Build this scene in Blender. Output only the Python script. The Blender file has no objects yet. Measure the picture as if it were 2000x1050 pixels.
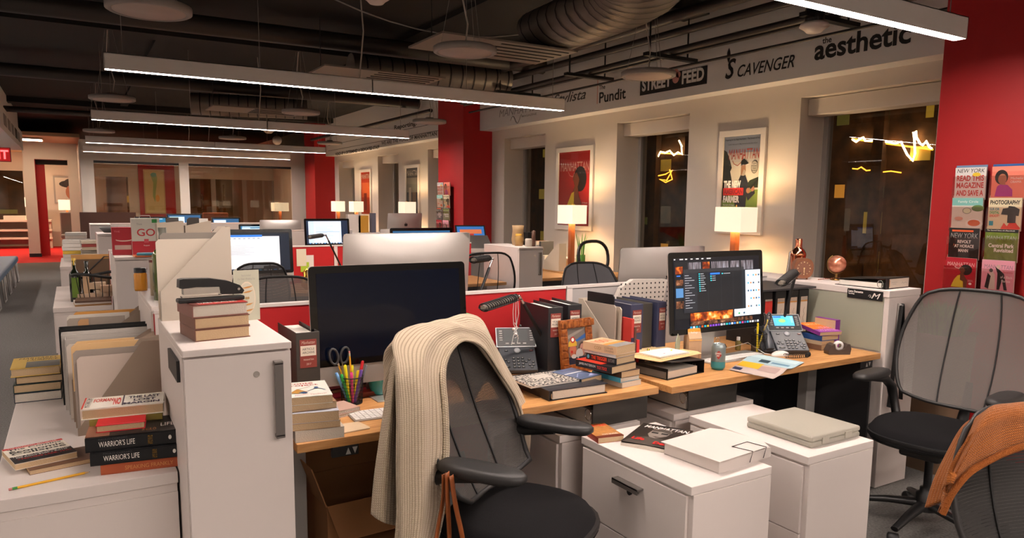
import bpy, math, random
from mathutils import Vector, Matrix, noise
random.seed(7)
S = bpy.context.scene
COL = S.collection
PI = math.pi

# ---------------------------------------------------------------- camera
F, YAW, PITCH, ROLL, PCX, PCY, CAMZ = 1416.7, .5436, .1278, .0108, 1000.0, 579.4, 1.5
_fw = Vector((math.sin(YAW)*math.cos(PITCH), math.cos(YAW)*math.cos(PITCH), -math.sin(PITCH)))
_r0 = Vector((math.cos(YAW), -math.sin(YAW), 0)); _u0 = _r0.cross(_fw)
_r = math.cos(ROLL)*_r0 + math.sin(ROLL)*_u0
_u = math.cos(ROLL)*_u0 - math.sin(ROLL)*_r0
CAM = Vector((0, 0, CAMZ))
cam_d = bpy.data.cameras.new('camera'); cam = bpy.data.objects.new('camera', cam_d); COL.objects.link(cam)
R3 = Matrix((_r, _u, -_fw)).transposed()
cam.matrix_world = Matrix.Translation(CAM) @ R3.to_4x4()
cam_d.sensor_width = 36; cam_d.sensor_fit = 'HORIZONTAL'
cam_d.lens = F*36/2000; cam_d.shift_y = (PCY-525)/2000; cam_d.clip_start = .05; cam_d.clip_end = 300
S.camera = cam
S.view_settings.view_transform = 'Standard'; S.view_settings.look = 'None'
S.view_settings.gamma = 1; S.view_settings.use_curve_mapping = False
S.view_settings.exposure = 0.8

# world: a dark night sky with a little town glow
W = bpy.data.worlds.new('night'); S.world = W; W.use_nodes = True
W.node_tree.nodes['Background'].inputs[0].default_value = (.05, .035, .025, 1)
W.node_tree.nodes['Background'].inputs[1].default_value = .4

PENDANT_E = 62.0      # strength of the linear pendants
LAMP_W = 13.0          # watts of a table lamp bulb

# points on real planes seen along a line of sight
def _ray(x, y): return _fw + _r*((x-PCX)/F) - _u*((y-PCY)/F)
def Zp(x, y, z): d = _ray(x, y); return CAM + d*((z-CAMZ)/d.z)
def Xp(x, y, X): d = _ray(x, y); return CAM + d*(X/d.x)
def Yp(x, y, Y): d = _ray(x, y); return CAM + d*(Y/d.y)
def Pp(x, y, p, n):
    d = _ray(x, y); n = Vector(n); return CAM + d*(((Vector(p)-CAM).dot(n))/d.dot(n))

# ---------------------------------------------------------------- materials
def lin(c):
    if isinstance(c, str):
        c = [int(c[i:i+2], 16)/255 for i in (0, 2, 4)]
    return tuple(x/12.92 if x <= .04045 else ((x+.055)/1.055)**2.4 for x in c) + (1,)
MC = {}
def mat(c, rough=.55, metal=0, emit=0, spec=.5, bump=0, bscale=40, alpha=1, trans=0, coat=0, noisec=0, nscale=8, sheen=0):
    key = (c, rough, metal, emit, spec, bump, bscale, alpha, trans, coat, noisec, nscale, sheen)
    if key in MC: return MC[key]
    m = bpy.data.materials.new('paint_'+str(c)); m.use_nodes = True
    nt = m.node_tree; b = nt.nodes['Principled BSDF']; L = nt.links
    col = lin(c)
    b.inputs['Base Color'].default_value = col; b.inputs['Roughness'].default_value = rough
    b.inputs['Metallic'].default_value = metal; b.inputs['Specular IOR Level'].default_value = spec
    b.inputs['Alpha'].default_value = alpha; b.inputs['Transmission Weight'].default_value = trans
    b.inputs['Coat Weight'].default_value = coat; b.inputs['Coat Roughness'].default_value = .06
    b.inputs['Sheen Weight'].default_value = sheen
    if emit:
        b.inputs['Emission Color'].default_value = col; b.inputs['Emission Strength'].default_value = emit
    tc = nt.nodes.new('ShaderNodeTexCoord')
    n = nt.nodes.new('ShaderNodeTexNoise'); n.inputs['Scale'].default_value = bscale if bump else nscale
    n.inputs['Detail'].default_value = 4
    L.new(tc.outputs['Object'], n.inputs['Vector'])
    if bump:
        bp = nt.nodes.new('ShaderNodeBump'); bp.inputs['Strength'].default_value = bump; bp.inputs['Distance'].default_value = .01
        L.new(n.outputs['Fac'], bp.inputs['Height']); L.new(bp.outputs['Normal'], b.inputs['Normal'])
    if noisec:
        mx = nt.nodes.new('ShaderNodeMix'); mx.data_type = 'RGBA'
        mx.inputs[6].default_value = tuple(v*(1-noisec) for v in col[:3])+(1,)
        mx.inputs[7].default_value = tuple(min(1, v*(1+noisec)) for v in col[:3])+(1,)
        L.new(n.outputs['Fac'], mx.inputs[0]); L.new(mx.outputs[2], b.inputs['Base Color'])
    MC[key] = m
    return m
def ramp_mat(name, stops, tex='noise', scale=5, stretch=(1, 1, 1), rough=.5, emit=0, bump=0, detail=5, metal=0, contrast=None):
    m = bpy.data.materials.new(name); m.use_nodes = True; nt = m.node_tree; b = nt.nodes['Principled BSDF']; L = nt.links
    tc = nt.nodes.new('ShaderNodeTexCoord'); mp = nt.nodes.new('ShaderNodeMapping'); mp.inputs['Scale'].default_value = stretch
    L.new(tc.outputs['Object'], mp.inputs[0])
    if tex == 'wave':
        n = nt.nodes.new('ShaderNodeTexWave'); n.inputs['Scale'].default_value = scale; n.inputs['Distortion'].default_value = 6
        n.inputs['Detail'].default_value = detail
    elif tex == 'voronoi':
        n = nt.nodes.new('ShaderNodeTexVoronoi'); n.inputs['Scale'].default_value = scale
    else:
        n = nt.nodes.new('ShaderNodeTexNoise'); n.inputs['Scale'].default_value = scale; n.inputs['Detail'].default_value = detail
    L.new(mp.outputs[0], n.inputs['Vector'])
    cr = nt.nodes.new('ShaderNodeValToRGB'); e = cr.color_ramp.elements
    e[0].position, e[0].color = stops[0][0], lin(stops[0][1]); e[1].position, e[1].color = stops[-1][0], lin(stops[-1][1])
    for p, c in stops[1:-1]:
        k = e.new(p); k.color = lin(c)
    out = n.outputs['Distance'] if tex == 'voronoi' else n.outputs['Fac']
    L.new(out, cr.inputs[0]); L.new(cr.outputs[0], b.inputs['Base Color'])
    b.inputs['Roughness'].default_value = rough; b.inputs['Metallic'].default_value = metal
    if emit:
        L.new(cr.outputs[0], b.inputs['Emission Color']); b.inputs['Emission Strength'].default_value = emit
    if bump:
        bp = nt.nodes.new('ShaderNodeBump'); bp.inputs['Strength'].default_value = bump; bp.inputs['Distance'].default_value = .01
        L.new(out, bp.inputs['Height']); L.new(bp.outputs['Normal'], b.inputs['Normal'])
    return m
def stripe_alpha(name, c, period, duty, axis='Z', rough=.6):
    """woven mesh: fine threads with real gaps between them"""
    m = bpy.data.materials.new(name); m.use_nodes = True; nt = m.node_tree; b = nt.nodes['Principled BSDF']; L = nt.links
    b.inputs['Base Color'].default_value = lin(c); b.inputs['Roughness'].default_value = rough
    tc = nt.nodes.new('ShaderNodeTexCoord'); sp = nt.nodes.new('ShaderNodeSeparateXYZ'); L.new(tc.outputs['Object'], sp.inputs[0])
    a = nt.nodes.new('ShaderNodeMath'); a.operation = 'MULTIPLY'; a.inputs[1].default_value = 1/period; L.new(sp.outputs[axis], a.inputs[0])
    f = nt.nodes.new('ShaderNodeMath'); f.operation = 'FRACT'; L.new(a.outputs[0], f.inputs[0])
    g = nt.nodes.new('ShaderNodeMath'); g.operation = 'LESS_THAN'; g.inputs[1].default_value = duty; L.new(f.outputs[0], g.inputs[0])
    L.new(g.outputs[0], b.inputs['Alpha'])
    return m
def glass_mat(name, c='FFFFFF', rough=0.0, ior=1.45, mixt=.045):
    """thin pane: mostly see-through with a sharp reflection"""
    m = bpy.data.materials.new(name); m.use_nodes = True; nt = m.node_tree; L = nt.links
    for n in list(nt.nodes):
        if n.type == 'BSDF_PRINCIPLED': nt.nodes.remove(n)
    out = [n for n in nt.nodes if n.type == 'OUTPUT_MATERIAL'][0]
    t = nt.nodes.new('ShaderNodeBsdfTransparent'); t.inputs[0].default_value = lin(c)
    g = nt.nodes.new('ShaderNodeBsdfGlossy'); g.inputs['Roughness'].default_value = rough
    lw = nt.nodes.new('ShaderNodeLayerWeight'); lw.inputs[0].default_value = .5
    pw = nt.nodes.new('ShaderNodeMath'); pw.operation = 'POWER'; pw.inputs[1].default_value = 4; L.new(lw.outputs['Facing'], pw.inputs[0])
    fr = nt.nodes.new('ShaderNodeMath'); fr.operation = 'MULTIPLY_ADD'; fr.inputs[1].default_value = .9; fr.inputs[2].default_value = mixt; L.new(pw.outputs[0], fr.inputs[0])
    mx = nt.nodes.new('ShaderNodeMixShader')
    L.new(fr.outputs[0], mx.inputs[0]); L.new(t.outputs[0], mx.inputs[1]); L.new(g.outputs[0], mx.inputs[2]); L.new(mx.outputs[0], out.inputs[0])
    return m

WHITE = mat('D6CDC8', .45)            # painted cabinet steel
WALLW = mat('CDC5BB', .8, noisec=.02, nscale=3)
WALLG = mat('DAD9D8', .8)
RED = mat('B01218', .7, noisec=.05, nscale=30)
REDW = mat('A80F14', .6, noisec=.03, nscale=3)
BLACK = mat('0B0B0C', .5)
BLK2 = mat('161618', .45)
DGREY = mat('2A2A2C', .55)
GREY = mat('6E6C6A', .5)
LGREY = mat('9C9995', .5)
ALU = mat('C4BFBA', .38, metal=.75)
CHROME = mat('D8D4D0', .18, metal=1)
PAPER = mat('E8E2D8', .8)
PAGES = mat('C9AE8A', .85, bump=.4, bscale=300)
PAGEW = mat('D8CFC2', .85, bump=.4, bscale=300)
BEIGE = mat('B3A796', .75)
CARD = mat('9A6B42', .8, noisec=.08)
MANILA = mat('DDB783', .75)
INK = mat('141212', .7)
WINK = mat('EDE8E0', .7)
COPPER = mat('D08060', .16, metal=1)
GOLD = mat('D9A648', .2, metal=1)
BRASS = mat('8A6A3C', .35, metal=1)
CLEAR = glass_mat('clear_plastic', 'F2F2F2', .05)
GLASS = glass_mat('window_glass', 'E8E4DC', 0.0, 1.5)
WOOD = ramp_mat('oak_top', [(.25, 'A9743F'), (.5, 'C48F57'), (.8, 'D6A670')], 'noise', 9, (1, 14, 8), .42, bump=.08)
WOODD = ramp_mat('walnut', [(.3, '7A3D1C'), (.7, 'A25A30')], 'noise', 12, (1, 1, .1), .5)
CARPETG = ramp_mat('grey_carpet', [(.3, '4A4947'), (.7, '6A6865')], 'noise', 90, (1, 1, 1), .95, bump=.5)
CARPETR = ramp_mat('red_carpet', [(.3, 'B00A10'), (.7, 'D01A1E')], 'noise', 60, (1, 1, 1), .95, bump=.4)
CEIL = mat('0A0C0D', .85, noisec=.25, nscale=3)
DUCT = mat('6E6862', .45, metal=.35)
DUCTD = mat('121314', .5, metal=.2)

# ---------------------------------------------------------------- mesh building
def T4(x=0, y=0, z=0, rz=0, rx=0, ry=0):
    return Matrix.Translation((x, y, z)) @ Matrix.Rotation(rz, 4, 'Z') @ Matrix.Rotation(rx, 4, 'X') @ Matrix.Rotation(ry, 4, 'Y')
TXT = {}
def text_mesh(s, shear=0, bold=0):
    k = (s, shear, bold)
    if k not in TXT:
        cu = bpy.data.curves.new('t', 'FONT'); cu.body = s; cu.shear = shear; cu.offset = bold; cu.resolution_u = 3
        o = bpy.data.objects.new('t', cu)
        me = bpy.data.meshes.new_from_object(o)
        vs = [v.co.to_2d() for v in me.vertices]; fs = [list(p.vertices) for p in me.polygons]
        if vs:
            x0 = min(v.x for v in vs); x1 = max(v.x for v in vs); y0 = min(v.y for v in vs); y1 = max(v.y for v in vs)
            vs = [((v.x-x0)/(x1-x0), (v.y-y0)/(y1-y0)) for v in vs]
        TXT[k] = (vs, fs)
        bpy.data.objects.remove(o); bpy.data.curves.remove(cu); bpy.data.meshes.remove(me)
    return TXT[k]
class MB:
    def __init__(s, T=None):
        s.V = []; s.F = []; s.MI = []; s.SM = []; s.mats = []; s.T = T or Matrix.Identity(4)
    def mi(s, m):
        if m not in s.mats: s.mats.append(m)
        return s.mats.index(m)
    def add(s, vs, fs, m, smooth=False):
        o = len(s.V); s.V += [tuple(s.T @ Vector(v)) for v in vs]
        k = s.mi(m)
        for f in fs: s.F.append([i+o for i in f]); s.MI.append(k); s.SM.append(smooth)
        return s
    def box(s, a, b, m, T=None):
        x0, y0, z0 = a; x1, y1, z1 = b
        vs = [Vector(v) for v in ((x0, y0, z0), (x1, y0, z0), (x1, y1, z0), (x0, y1, z0), (x0, y0, z1), (x1, y0, z1), (x1, y1, z1), (x0, y1, z1))]
        if T: vs = [T @ v for v in vs]
        return s.add(vs, [(0, 3, 2, 1), (4, 5, 6, 7), (0, 1, 5, 4), (1, 2, 6, 5), (2, 3, 7, 6), (3, 0, 4, 7)], m)
    def bc(s, c, d, m, T=None):
        return s.box((c[0]-d[0]/2, c[1]-d[1]/2, c[2]-d[2]/2), (c[0]+d[0]/2, c[1]+d[1]/2, c[2]+d[2]/2), m, T)
    def poly(s, pts, m): return s.add(pts, [list(range(len(pts)))], m)
    def prism(s, pts, a, b, m, axis='z', smooth=False):
        n = len(pts)
        def mk(p, h):
            return (p[0], p[1], h) if axis == 'z' else ((p[0], h, p[1]) if axis == 'y' else (h, p[0], p[1]))
        vs = [mk(p, a) for p in pts]+[mk(p, b) for p in pts]
        fs = [list(range(n))[::-1], [i+n for i in range(n)]]
        s.add(vs, fs, m)
        s.add(vs, [(i, (i+1) % n, (i+1) % n+n, i+n) for i in range(n)], m, smooth)
        return s
    def tube(s, path, r, m, n=8, closed=False, caps=True, flat=1.0):
        path = [Vector(p) for p in path]; N = len(path); vs = []; up = None
        for i, p in enumerate(path):
            if closed: t = path[(i+1) % N]-path[i-1]
            else: t = path[min(i+1, N-1)]-path[max(i-1, 0)]
            t.normalize()
            if up is None:
                up = Vector((0, 0, 1)) if abs(t.z) < .9 else Vector((1, 0, 0))
            x = t.cross(up)
            if x.length < 1e-6: x = t.orthogonal()
            x.normalize(); y = x.cross(t).normalized(); up = y
            rr = r[i] if isinstance(r, (list, tuple)) else r
            for k in range(n):
                a = 2*PI*k/n; vs.append(p+x*math.cos(a)*rr+y*math.sin(a)*rr*flat)
        fs = []
        for i in range(N if closed else N-1):
            for k in range(n):
                a, b = i*n+k, i*n+(k+1) % n; j = (i+1) % N
                fs.append((a, b, j*n+(k+1) % n, j*n+k))
        s.add(vs, fs, m, True)
        if caps and not closed: s.add(vs, [list(range(n))[::-1], [(N-1)*n+k for k in range(n)]], m)
        return s
    def lathe(s, prof, m, n=24, c=(0, 0, 0), smooth=True, sx=1, sy=1, caps=True, power=None):
        vs = []
        for r, z in prof:
            for k in range(n):
                a = 2*PI*k/n; cx, cy = math.cos(a), math.sin(a)
                if power: q = (abs(cx)**power+abs(cy)**power)**(-1/power); cx *= q; cy *= q
                vs.append((c[0]+r*cx*sx, c[1]+r*cy*sy, c[2]+z))
        fs = [(i*n+k, i*n+(k+1) % n, (i+1)*n+(k+1) % n, (i+1)*n+k) for i in range(len(prof)-1) for k in range(n)]
        s.add(vs, fs, m, smooth)
        if caps: s.add(vs, [list(range(n))[::-1], [(len(prof)-1)*n+k for k in range(n)]], m)
        return s
    def ball(s, c, r, m, n=16, k=10):
        rx, ry, rz = (r, r, r) if isinstance(r, (int, float)) else r
        prof = [(max(1e-4, math.sin(PI*i/k)), -math.cos(PI*i/k)*rz) for i in range(k+1)]
        return s.lathe(prof, m, n, c, True, rx, ry, caps=False)
    def grid(s, fn, nu, nv, m, smooth=True):
        vs = [fn(i/nu, j/nv) for i in range(nu+1) for j in range(nv+1)]
        fs = [(i*(nv+1)+j, (i+1)*(nv+1)+j, (i+1)*(nv+1)+j+1, i*(nv+1)+j+1) for i in range(nu) for j in range(nv)]
        return s.add(vs, fs, m, smooth)
    def text(s, t, o, x, y, w, h, m, shear=0, bold=0):
        vs, fs = text_mesh(t, shear, bold); o = Vector(o); x = Vector(x).normalized(); y = Vector(y).normalized()
        if vs: s.add([o+x*(a*w)+y*(b*h) for a, b in vs], fs, m)
        return s
    def build(s, name, parent=None, bevel=0, seg=2, loc=None, rz=0, subd=0, solid=0, auto=False):
        me = bpy.data.meshes.new(name); me.from_pydata(s.V, [], s.F)
        for m in s.mats: me.materials.append(m)
        me.polygons.foreach_set('material_index', s.MI); me.polygons.foreach_set('use_smooth', s.SM); me.update()
        o = bpy.data.objects.new(name, me); COL.objects.link(o)
        if parent: o.parent = parent
        if loc is not None: o.location = loc
        if rz: o.rotation_euler.z = rz
        if solid: md = o.modifiers.new('s', 'SOLIDIFY'); md.thickness = solid; md.offset = 0
        if bevel: md = o.modifiers.new('b', 'BEVEL'); md.width = bevel; md.segments = seg; md.limit_method = 'ANGLE'; md.angle_limit = .7
        if subd: md = o.modifiers.new('u', 'SUBSURF'); md.levels = subd; md.render_levels = subd
        return o
class Face:
    """a flat printed face: draws shapes and letters in its own w x h plane, origin bottom left"""
    def __init__(s, mb, o, x, y, w, h, gap=.0006):
        s.mb = mb; s.o = Vector(o); s.x = Vector(x).normalized(); s.y = Vector(y).normalized(); s.w = w; s.h = h; s.n = s.x.cross(s.y); s.gap = gap; s.k = 0
    def P(s, u, v): return s.o+s.x*(u*s.w)+s.y*(v*s.h)+s.n*(s.gap*(1+s.k*.5))
    def rect(s, u0, v0, u1, v1, m): s.k += 1; s.mb.poly([s.P(u0, v0), s.P(u1, v0), s.P(u1, v1), s.P(u0, v1)], m); return s
    def poly(s, pts, m): s.k += 1; s.mb.poly([s.P(*p) for p in pts], m); return s
    def oval(s, cu, cv, ru, rv, m, n=18): s.k += 1; s.mb.poly([s.P(cu+ru*math.cos(2*PI*i/n), cv+rv*math.sin(2*PI*i/n)) for i in range(n)], m); return s
    def line(s, pts, t, m):
        s.k += 1
        for a, b in zip(pts, pts[1:]):
            A, B = s.P(*a), s.P(*b); d = (B-A)
            if d.length < 1e-6: continue
            q = d.normalized().cross(s.n)*t/2; s.mb.poly([A-q, B-q, B+q, A+q], m)
        return s
    def text(s, t, u0, v0, u1, v1, m, shear=0, bold=0):
        s.k += 1; s.mb.text(t, s.P(u0, v0), s.x, s.y, (u1-u0)*s.w, (v1-v0)*s.h, m, shear, bold); return s

def tag(o, label=None, cat=None, group=None, kind=None):
    if label: o['label'] = label
    if cat: o['category'] = cat
    if group: o['group'] = group
    if kind: o['kind'] = kind
    return o
def thing(name, label, cat, loc=(0, 0, 0), rz=0, group=None):
    o = bpy.data.objects.new(name, None); COL.objects.link(o); o.location = loc; o.rotation_euler = (0, 0, rz)
    o.empty_display_size = .05
    return tag(o, label, cat, group)
def kids(o): return [c for c in list(o.children)]
def dup(o, loc=None, rz=None, label=None, group=None, parent=None):
    c = o.copy(); COL.objects.link(c); c.parent = parent
    if loc is not None: c.location = loc
    if rz is not None: c.rotation_euler.z = rz
    if label: c['label'] = label
    if group: c['group'] = group
    for ch in list(KID.get(o.name, [])) or kids(o): dup(ch, parent=c)
    return c
KID = {}
def struct(o): o['kind'] = 'structure'; return o
def span(p1, p2, z):
    a, b = Zp(*p1, z), Zp(*p2, z); d = b-a
    return a, math.atan2(d.y, d.x), d.length

# ================================================================ SETTING
XW, XF, XC, XG = 5.2, 5.0, 4.74, 5.54     # window wall face, fascia face, column face, glass plane
ZC = 3.3
m = MB(); m.box((-3.7, -4.2, -.1), (7.2, 20.4, 0), CARPETG); struct(m.build('floor'))
m = MB(); m.box((-4.5, 20.4, -.1), (7.2, 29, 0), CARPETR); struct(m.build('floor_red'))
m = MB(); m.box((-4.5, -4.2, ZC), (7.2, 29, ZC+.1), CEIL)
for y in (1.2, 4.9, 8.6, 12.3, 15.9): m.box((-2.6, y, ZC-.1), (5.2, y+.32, ZC), CEIL)
for x in (.9, 3.2): m.box((x, -4.2, ZC-.05), (x+.12, 17.5, ZC), CEIL)
struct(m.build('ceiling'))
m = MB(); m.box((-3.7, -4.2, 0), (-3.6, 20, ZC), WALLW); struct(m.build('wall_left'))
m = MB(); m.box((-3.7, -4.3, 0), (7.2, -4.2, ZC), WALLW); struct(m.build('wall_back'))
# window wall with real openings
WIN = [(2.9, 4.03), (5.30, 6.40), (7.83, 8.85), (10.3, 11.4), (12.7, 13.75), (15.15, 16.2)]
ZS, ZT = .72, 2.39
m = MB(); ys = -4.2
for a, b in WIN+[(17.6, 17.6)]:
    m.box((XW, ys, 0), (XG+.1, a, ZC), WALLW)
    if b > a: m.box((XW, a, 0), (XG+.1, b, ZS), WALLW); m.box((XW, a, ZT), (XG+.1, b, ZC), WALLW)
    ys = b
m.box((XW, 17.6, 0), (XG+.1, 29, ZC), WALLW)
struct(m.build('wall_right'))
for i, (a, b) in enumerate(WIN):
    m = MB(); f = .045
    for bx in (((XG-.03, a, ZS), (XG+.03, a+f, ZT)), ((XG-.03, b-f, ZS), (XG+.03, b, ZT)), ((XG-.03, a+f, ZS), (XG+.03, b-f, ZS+f)), ((XG-.03, a+f, ZT-f), (XG+.03, b-f, ZT))):
        m.box(*bx, LGREY)
    w = struct(m.build('window_%d' % (i+1)))
    MB().poly([(XG, a+f, ZS+f), (XG, a+f, ZT-f), (XG, b-f, ZT-f), (XG, b-f, ZS+f)], GLASS).build('window_pane', w)
    MB().box((XW+.09, a+.003, ZT-.14), (XG-.07, b-.003, ZT-.003), WALLW).build('roller_blind', w, bevel=.006)
    MB().box((XW-.0, a+.004, ZS), (XG-.04, b-.004, ZS+.02), WALLW).build('window_sill', w)
# red structural columns
def column(y0, y1, n):
    m = MB(); m.box((XC, y0, 0), (XW, y1, ZC), REDW); struct(m.build('wall_column_%d' % n))
column(1.75, 2.64, 1); column(9.2, 10.02, 2); column(16.5, 17.3, 3)
# fascia beam above the windows: one length per bay
def fascia(y0, y1, n):
    m = MB(); m.box((XF, y0, 2.515), (XW, y1, ZC), WALLG); o = m.build('trim_%d' % n); struct(o); return o
fa = fascia(2.64, 9.2, 1); fb = fascia(10.02, 16.5, 2); fascia(-4.2, 1.75, 3)
fmb = MB()
def ftext(t, pl, pr, hpx, mt, shear=0, bold=.02, X=XF-.002, name=None):
    """lettering on the fascia between two points of its baseline, cap height in pixels at the left end"""
    a, b = Xp(*pl, X), Xp(*pr, X); a2 = Xp(pl[0], pl[1]-hpx, X)
    z = (a.z+b.z)/2
    fmb.text(t, (X, a.y, z), (0, -1, 0), (0, 0, 1), a.y-b.y, a2.z-a.z, mt, shear, bold)
GR = mat('4A4A4A', .7); LG = mat('8C8A88', .7)
ftext('the', (1606, 86), (1624, 82), 12, BLK2)
ftext('aesthetic', (1590, 117), (1778, 86), 40, BLK2, 0, .025)
ftext('CAVENGER', (1440, 151), (1551, 131), 23, BLK2, .3, .01)
ftext('S', (1416, 155), (1436, 152), 38, BLK2, .3, .02)
f = Xp(1474, 0, XF)
fmb.grid(lambda u, v: (XF-.004, Xp(1423, 130, XF).y-.02*math.sin(u*PI)*(v-.5)*2-.0, 2.74+.13*u), 8, 2, BLK2)
c = Xp(1250, 187, XF); d = Xp(1381, 161, XF); t = Xp(1250, 159, XF)
fmb.poly([(XF-.002, c.y, c.z), (XF-.002, d.y, c.z), (XF-.002, d.y, t.z+.02), (XF-.002, c.y, t.z+.02)], BLK2)
h = (t.z-c.z)
fmb.text('STREET', (XF-.004, c.y-.03, c.z+.035), (0, -1, 0), (0, 0, 1), (c.y-d.y)*.46, h*.85, WALLG, 0, .04)
fmb.text('FEED', (XF-.004, c.y-(c.y-d.y)*.65, c.z+.035), (0, -1, 0), (0, 0, 1), (c.y-d.y)*.31, h*.85, WALLG, 0, .04)
pk = mat('C98A80', .7)
cy_, cz_ = c.y-(c.y-d.y)*.56, c.z+.1
for dx, dz, rr in ((-.035, .03, .03), (.035, .03, .03), (0, .055, .035), (0, .0, .045)):
    fmb.poly([(XF-.005, cy_-dx+rr*math.cos(q*PI/8), cz_+dz+rr*math.sin(q*PI/8)) for q in range(16)], pk)
ftext('The', (1170, 176), (1182, 173), 9, BLK2)
ftext('Pundit', (1170, 202), (1222, 192), 21, BLK2, 0, .02)
p = Xp(1166, 203, XF); fmb.poly([(XF-.002, p.y, p.z), (XF-.002, p.y-.012, p.z), (XF-.002, p.y-.012, p.z+.33), (XF-.002, p.y, p.z+.33)], pk)
ftext('Stylista', (1080, 210), (1144, 200), 25, GR, .35, .01)
ftext('MANHATTAN', (975, 228), (1062, 214), 14, LG, .2, 0)
ftext('MAGAZINE', (1019, 229), (1048, 224), 4, LG)
fmb.tube([(XF-.003, Xp(1000+q*2, 0, XF).y, 2.58+.05*math.sin(q*.7)) for q in range(12)], .006, LG, 5)
fmb.build('logo_lettering', fa)
fmb = MB()
ftext('Reporting.  Since', (770, 256), (845, 240), 11, BLK2, 0, .03)
ftext('WE ARE THE VOICE OF MANHATTAN', (745, 281), (853, 267), 7, BLK2, 0, .02)
ftext('VOICE OF A DETERMINED & DEDICATED STAFF', (655, 304), (741, 290), 6, BLK2, 0, .04)
for z in (2.74, 2.62): fmb.poly([(XF-.002, 16.3, z), (XF-.002, 10.1, z), (XF-.002, 10.1, z+.008), (XF-.002, 16.3, z+.008)], BLK2)
fmb.build('slogan_lettering', fb)

# far glass fronted office, its side wall, back wall with an opening
ZH = 2.30
m = MB(); yf = 17.6
m.box((.2, yf, ZH), (XW, yf+.12, 2.62), WALLW)                       # header
m.box((.2, yf, 0), (.44, yf+.12, ZH), WALLW)
m.box((2.07, yf, 0), (2.26, yf+.12, ZH), WALLW)
m.box((4.5, yf, 0), (XW, yf+.12, ZH), WALLW)
m.box((.2, yf+.12, 0), (.3, 22.4, 2.62), WALLW)
m.box((.44, yf+.02, 0), (2.07, yf+.1, .45), WALLW); m.box((2.26, yf+.02, 0), (4.5, yf+.1, .45), WALLW)
m.box((.2, yf, 2.62), (XW, 22.6, 2.72), WALLW)
struct(m.build('wall_far'))
for i, (a, b) in enumerate(((.44, 2.07), (2.26, 4.5))):
    m = MB()
    m.box((a, yf+.03, ZH-.05), (b, yf+.09, ZH), DGREY); m.box((a, yf+.03, .45), (b, yf+.09, .49), DGREY)
    o = struct(m.build('window_%d' % (i+8)))
    MB().box((a, yf+.055, .49), (b, yf+.062, ZH-.05), GLASS).build('window_pane', o)
# far office: back wall with windows and a red panel
m = MB(); yb = 22.4
m.box((.3, yb, 0), (1.35, yb+.1, .8), WALLW); m.box((.3, yb, 2.1), (XW+1.5, yb+.1, 2.62), WALLW); m.box((.3, yb, .8), (.5, yb+.1, 2.1), WALLW)
m.box((1.35, yb, 0), (1.6, yb+.1, 2.1), WALLW); m.box((1.6, yb-.05, 0), (2.5, yb+.1, 2.62), REDW); m.box((2.5, yb, 0), (2.75, yb+.1, 2.1), WALLW)
m.box((2.75, yb, 0), (6.2, yb+.1, .5), WALLW)
for x in (3.45, 4.3, 5.15): m.box((x, yb, .5), (x+.12, yb+.1, 2.1), LGREY)
struct(m.build('wall_office'))
for i, (a, b, z) in enumerate(((.5, 1.35, .8), (2.75, 3.45, .5), (3.57, 4.3, .5), (4.42, 5.15, .5), (5.27, 6.2, .5))):
    struct(MB().box((a, yb+.045, z), (b, yb+.055, 2.1), GLASS).build('window_%d' % (i+10)))
# wall at the end of the aisle with an opening, and the lounge beyond it
m = MB()
m.box((-1.0, yb, 0), (-.75, yb+.45, 2.92), WALLW); m.box((-.75, yb, 2.5), (.2, yb+.45, 2.92), WALLW); m.box((-.03, yb, 0), (.2, yb+.45, 2.5), WALLW)
m.box((-.75, yb+.005, 0), (-.745, yb+.45, 2.5), REDW)
m.box((-1.0, yb-.01, 0), (-.73, yb, .09), BLK2); m.box((-.745, yb+.4, 2.38), (-.03, yb+.42, 2.5), BLACK)
m.box((-.745, yb+.45, 0), (-.55, yb+.6, 2.5), REDW)
struct(m.build('wall_aisle'))
m = MB(); yl = 27.6
m.box((-4.4, yl, 0), (1.6, yl+.1, .82), WALLW); m.box((-4.4, yl, 2.35), (1.6, yl+.1, 3.3), WALLW); m.box((-1.25, yl, .82), (1.6, yl+.1, 2.35), WALLW)
struct(m.build('wall_lounge'))
struct(MB().box((-4.4, yl+.04, .82), (-1.25, yl+.05, 2.35), GLASS).build('window_15'))
m = MB(); m.box((-4.5, 20, 2.92), (.25, 27.6, 3.0), mat('C8A585', .8)); m.box((-2.6, 20, 2.75), (-1.2, 22, 2.92), WALLW); struct(m.build('ceiling_lounge'))
m = MB(); m.box((.3, 20.5, 2.62), (.35, 22.4, 2.65), WALLW); m.box((-4.6, 20, 0), (-4.5, 28, 3), WALLW); struct(m.build('wall_lounge_side'))
# white bulkhead on the left of the aisle, with its own lettering
m = MB()
m.prism([(-3, 2.52), (-.82, 2.52), (-.82, 2.9), (-.88, 3.0), (-.88, ZC), (-3, ZC)], 13.0, 19.0, WALLG, 'y')
o = struct(m.build('trim_4'))
m = MB()
for i in range(5): m.box((-.818, 13.8+i*.9, 2.62), (-.815, 14.4+i*.9, 2.8), INK if i == 3 else LG)
m.build('wall_lettering', o)
ex = thing('exit_sign', 'red glowing EXIT sign hanging under the white bulkhead at the far left', 'sign', (-.97, 14, 2.165))
m = MB(); m.box((-.19, -.03, -.1), (.2, .03, .12), mat('7A1414', .4), None); m.build('sign_body', ex, bevel=.006)
m = MB(); m.box((-.18, -.031, -.09), (.19, -.03, .11), mat('A01818', .5, emit=.5)); m.text('EXIT', (-.16, -.034, -.06), (1, 0, 0), (0, 0, 1), .33, .14, mat('FF3A3A', .5, emit=4), 0, .03); m.build('sign_letters', ex)
MB().box((-.02, -.02, .12), (.02, .02, .36), DGREY).build('sign_mount', ex)

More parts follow.
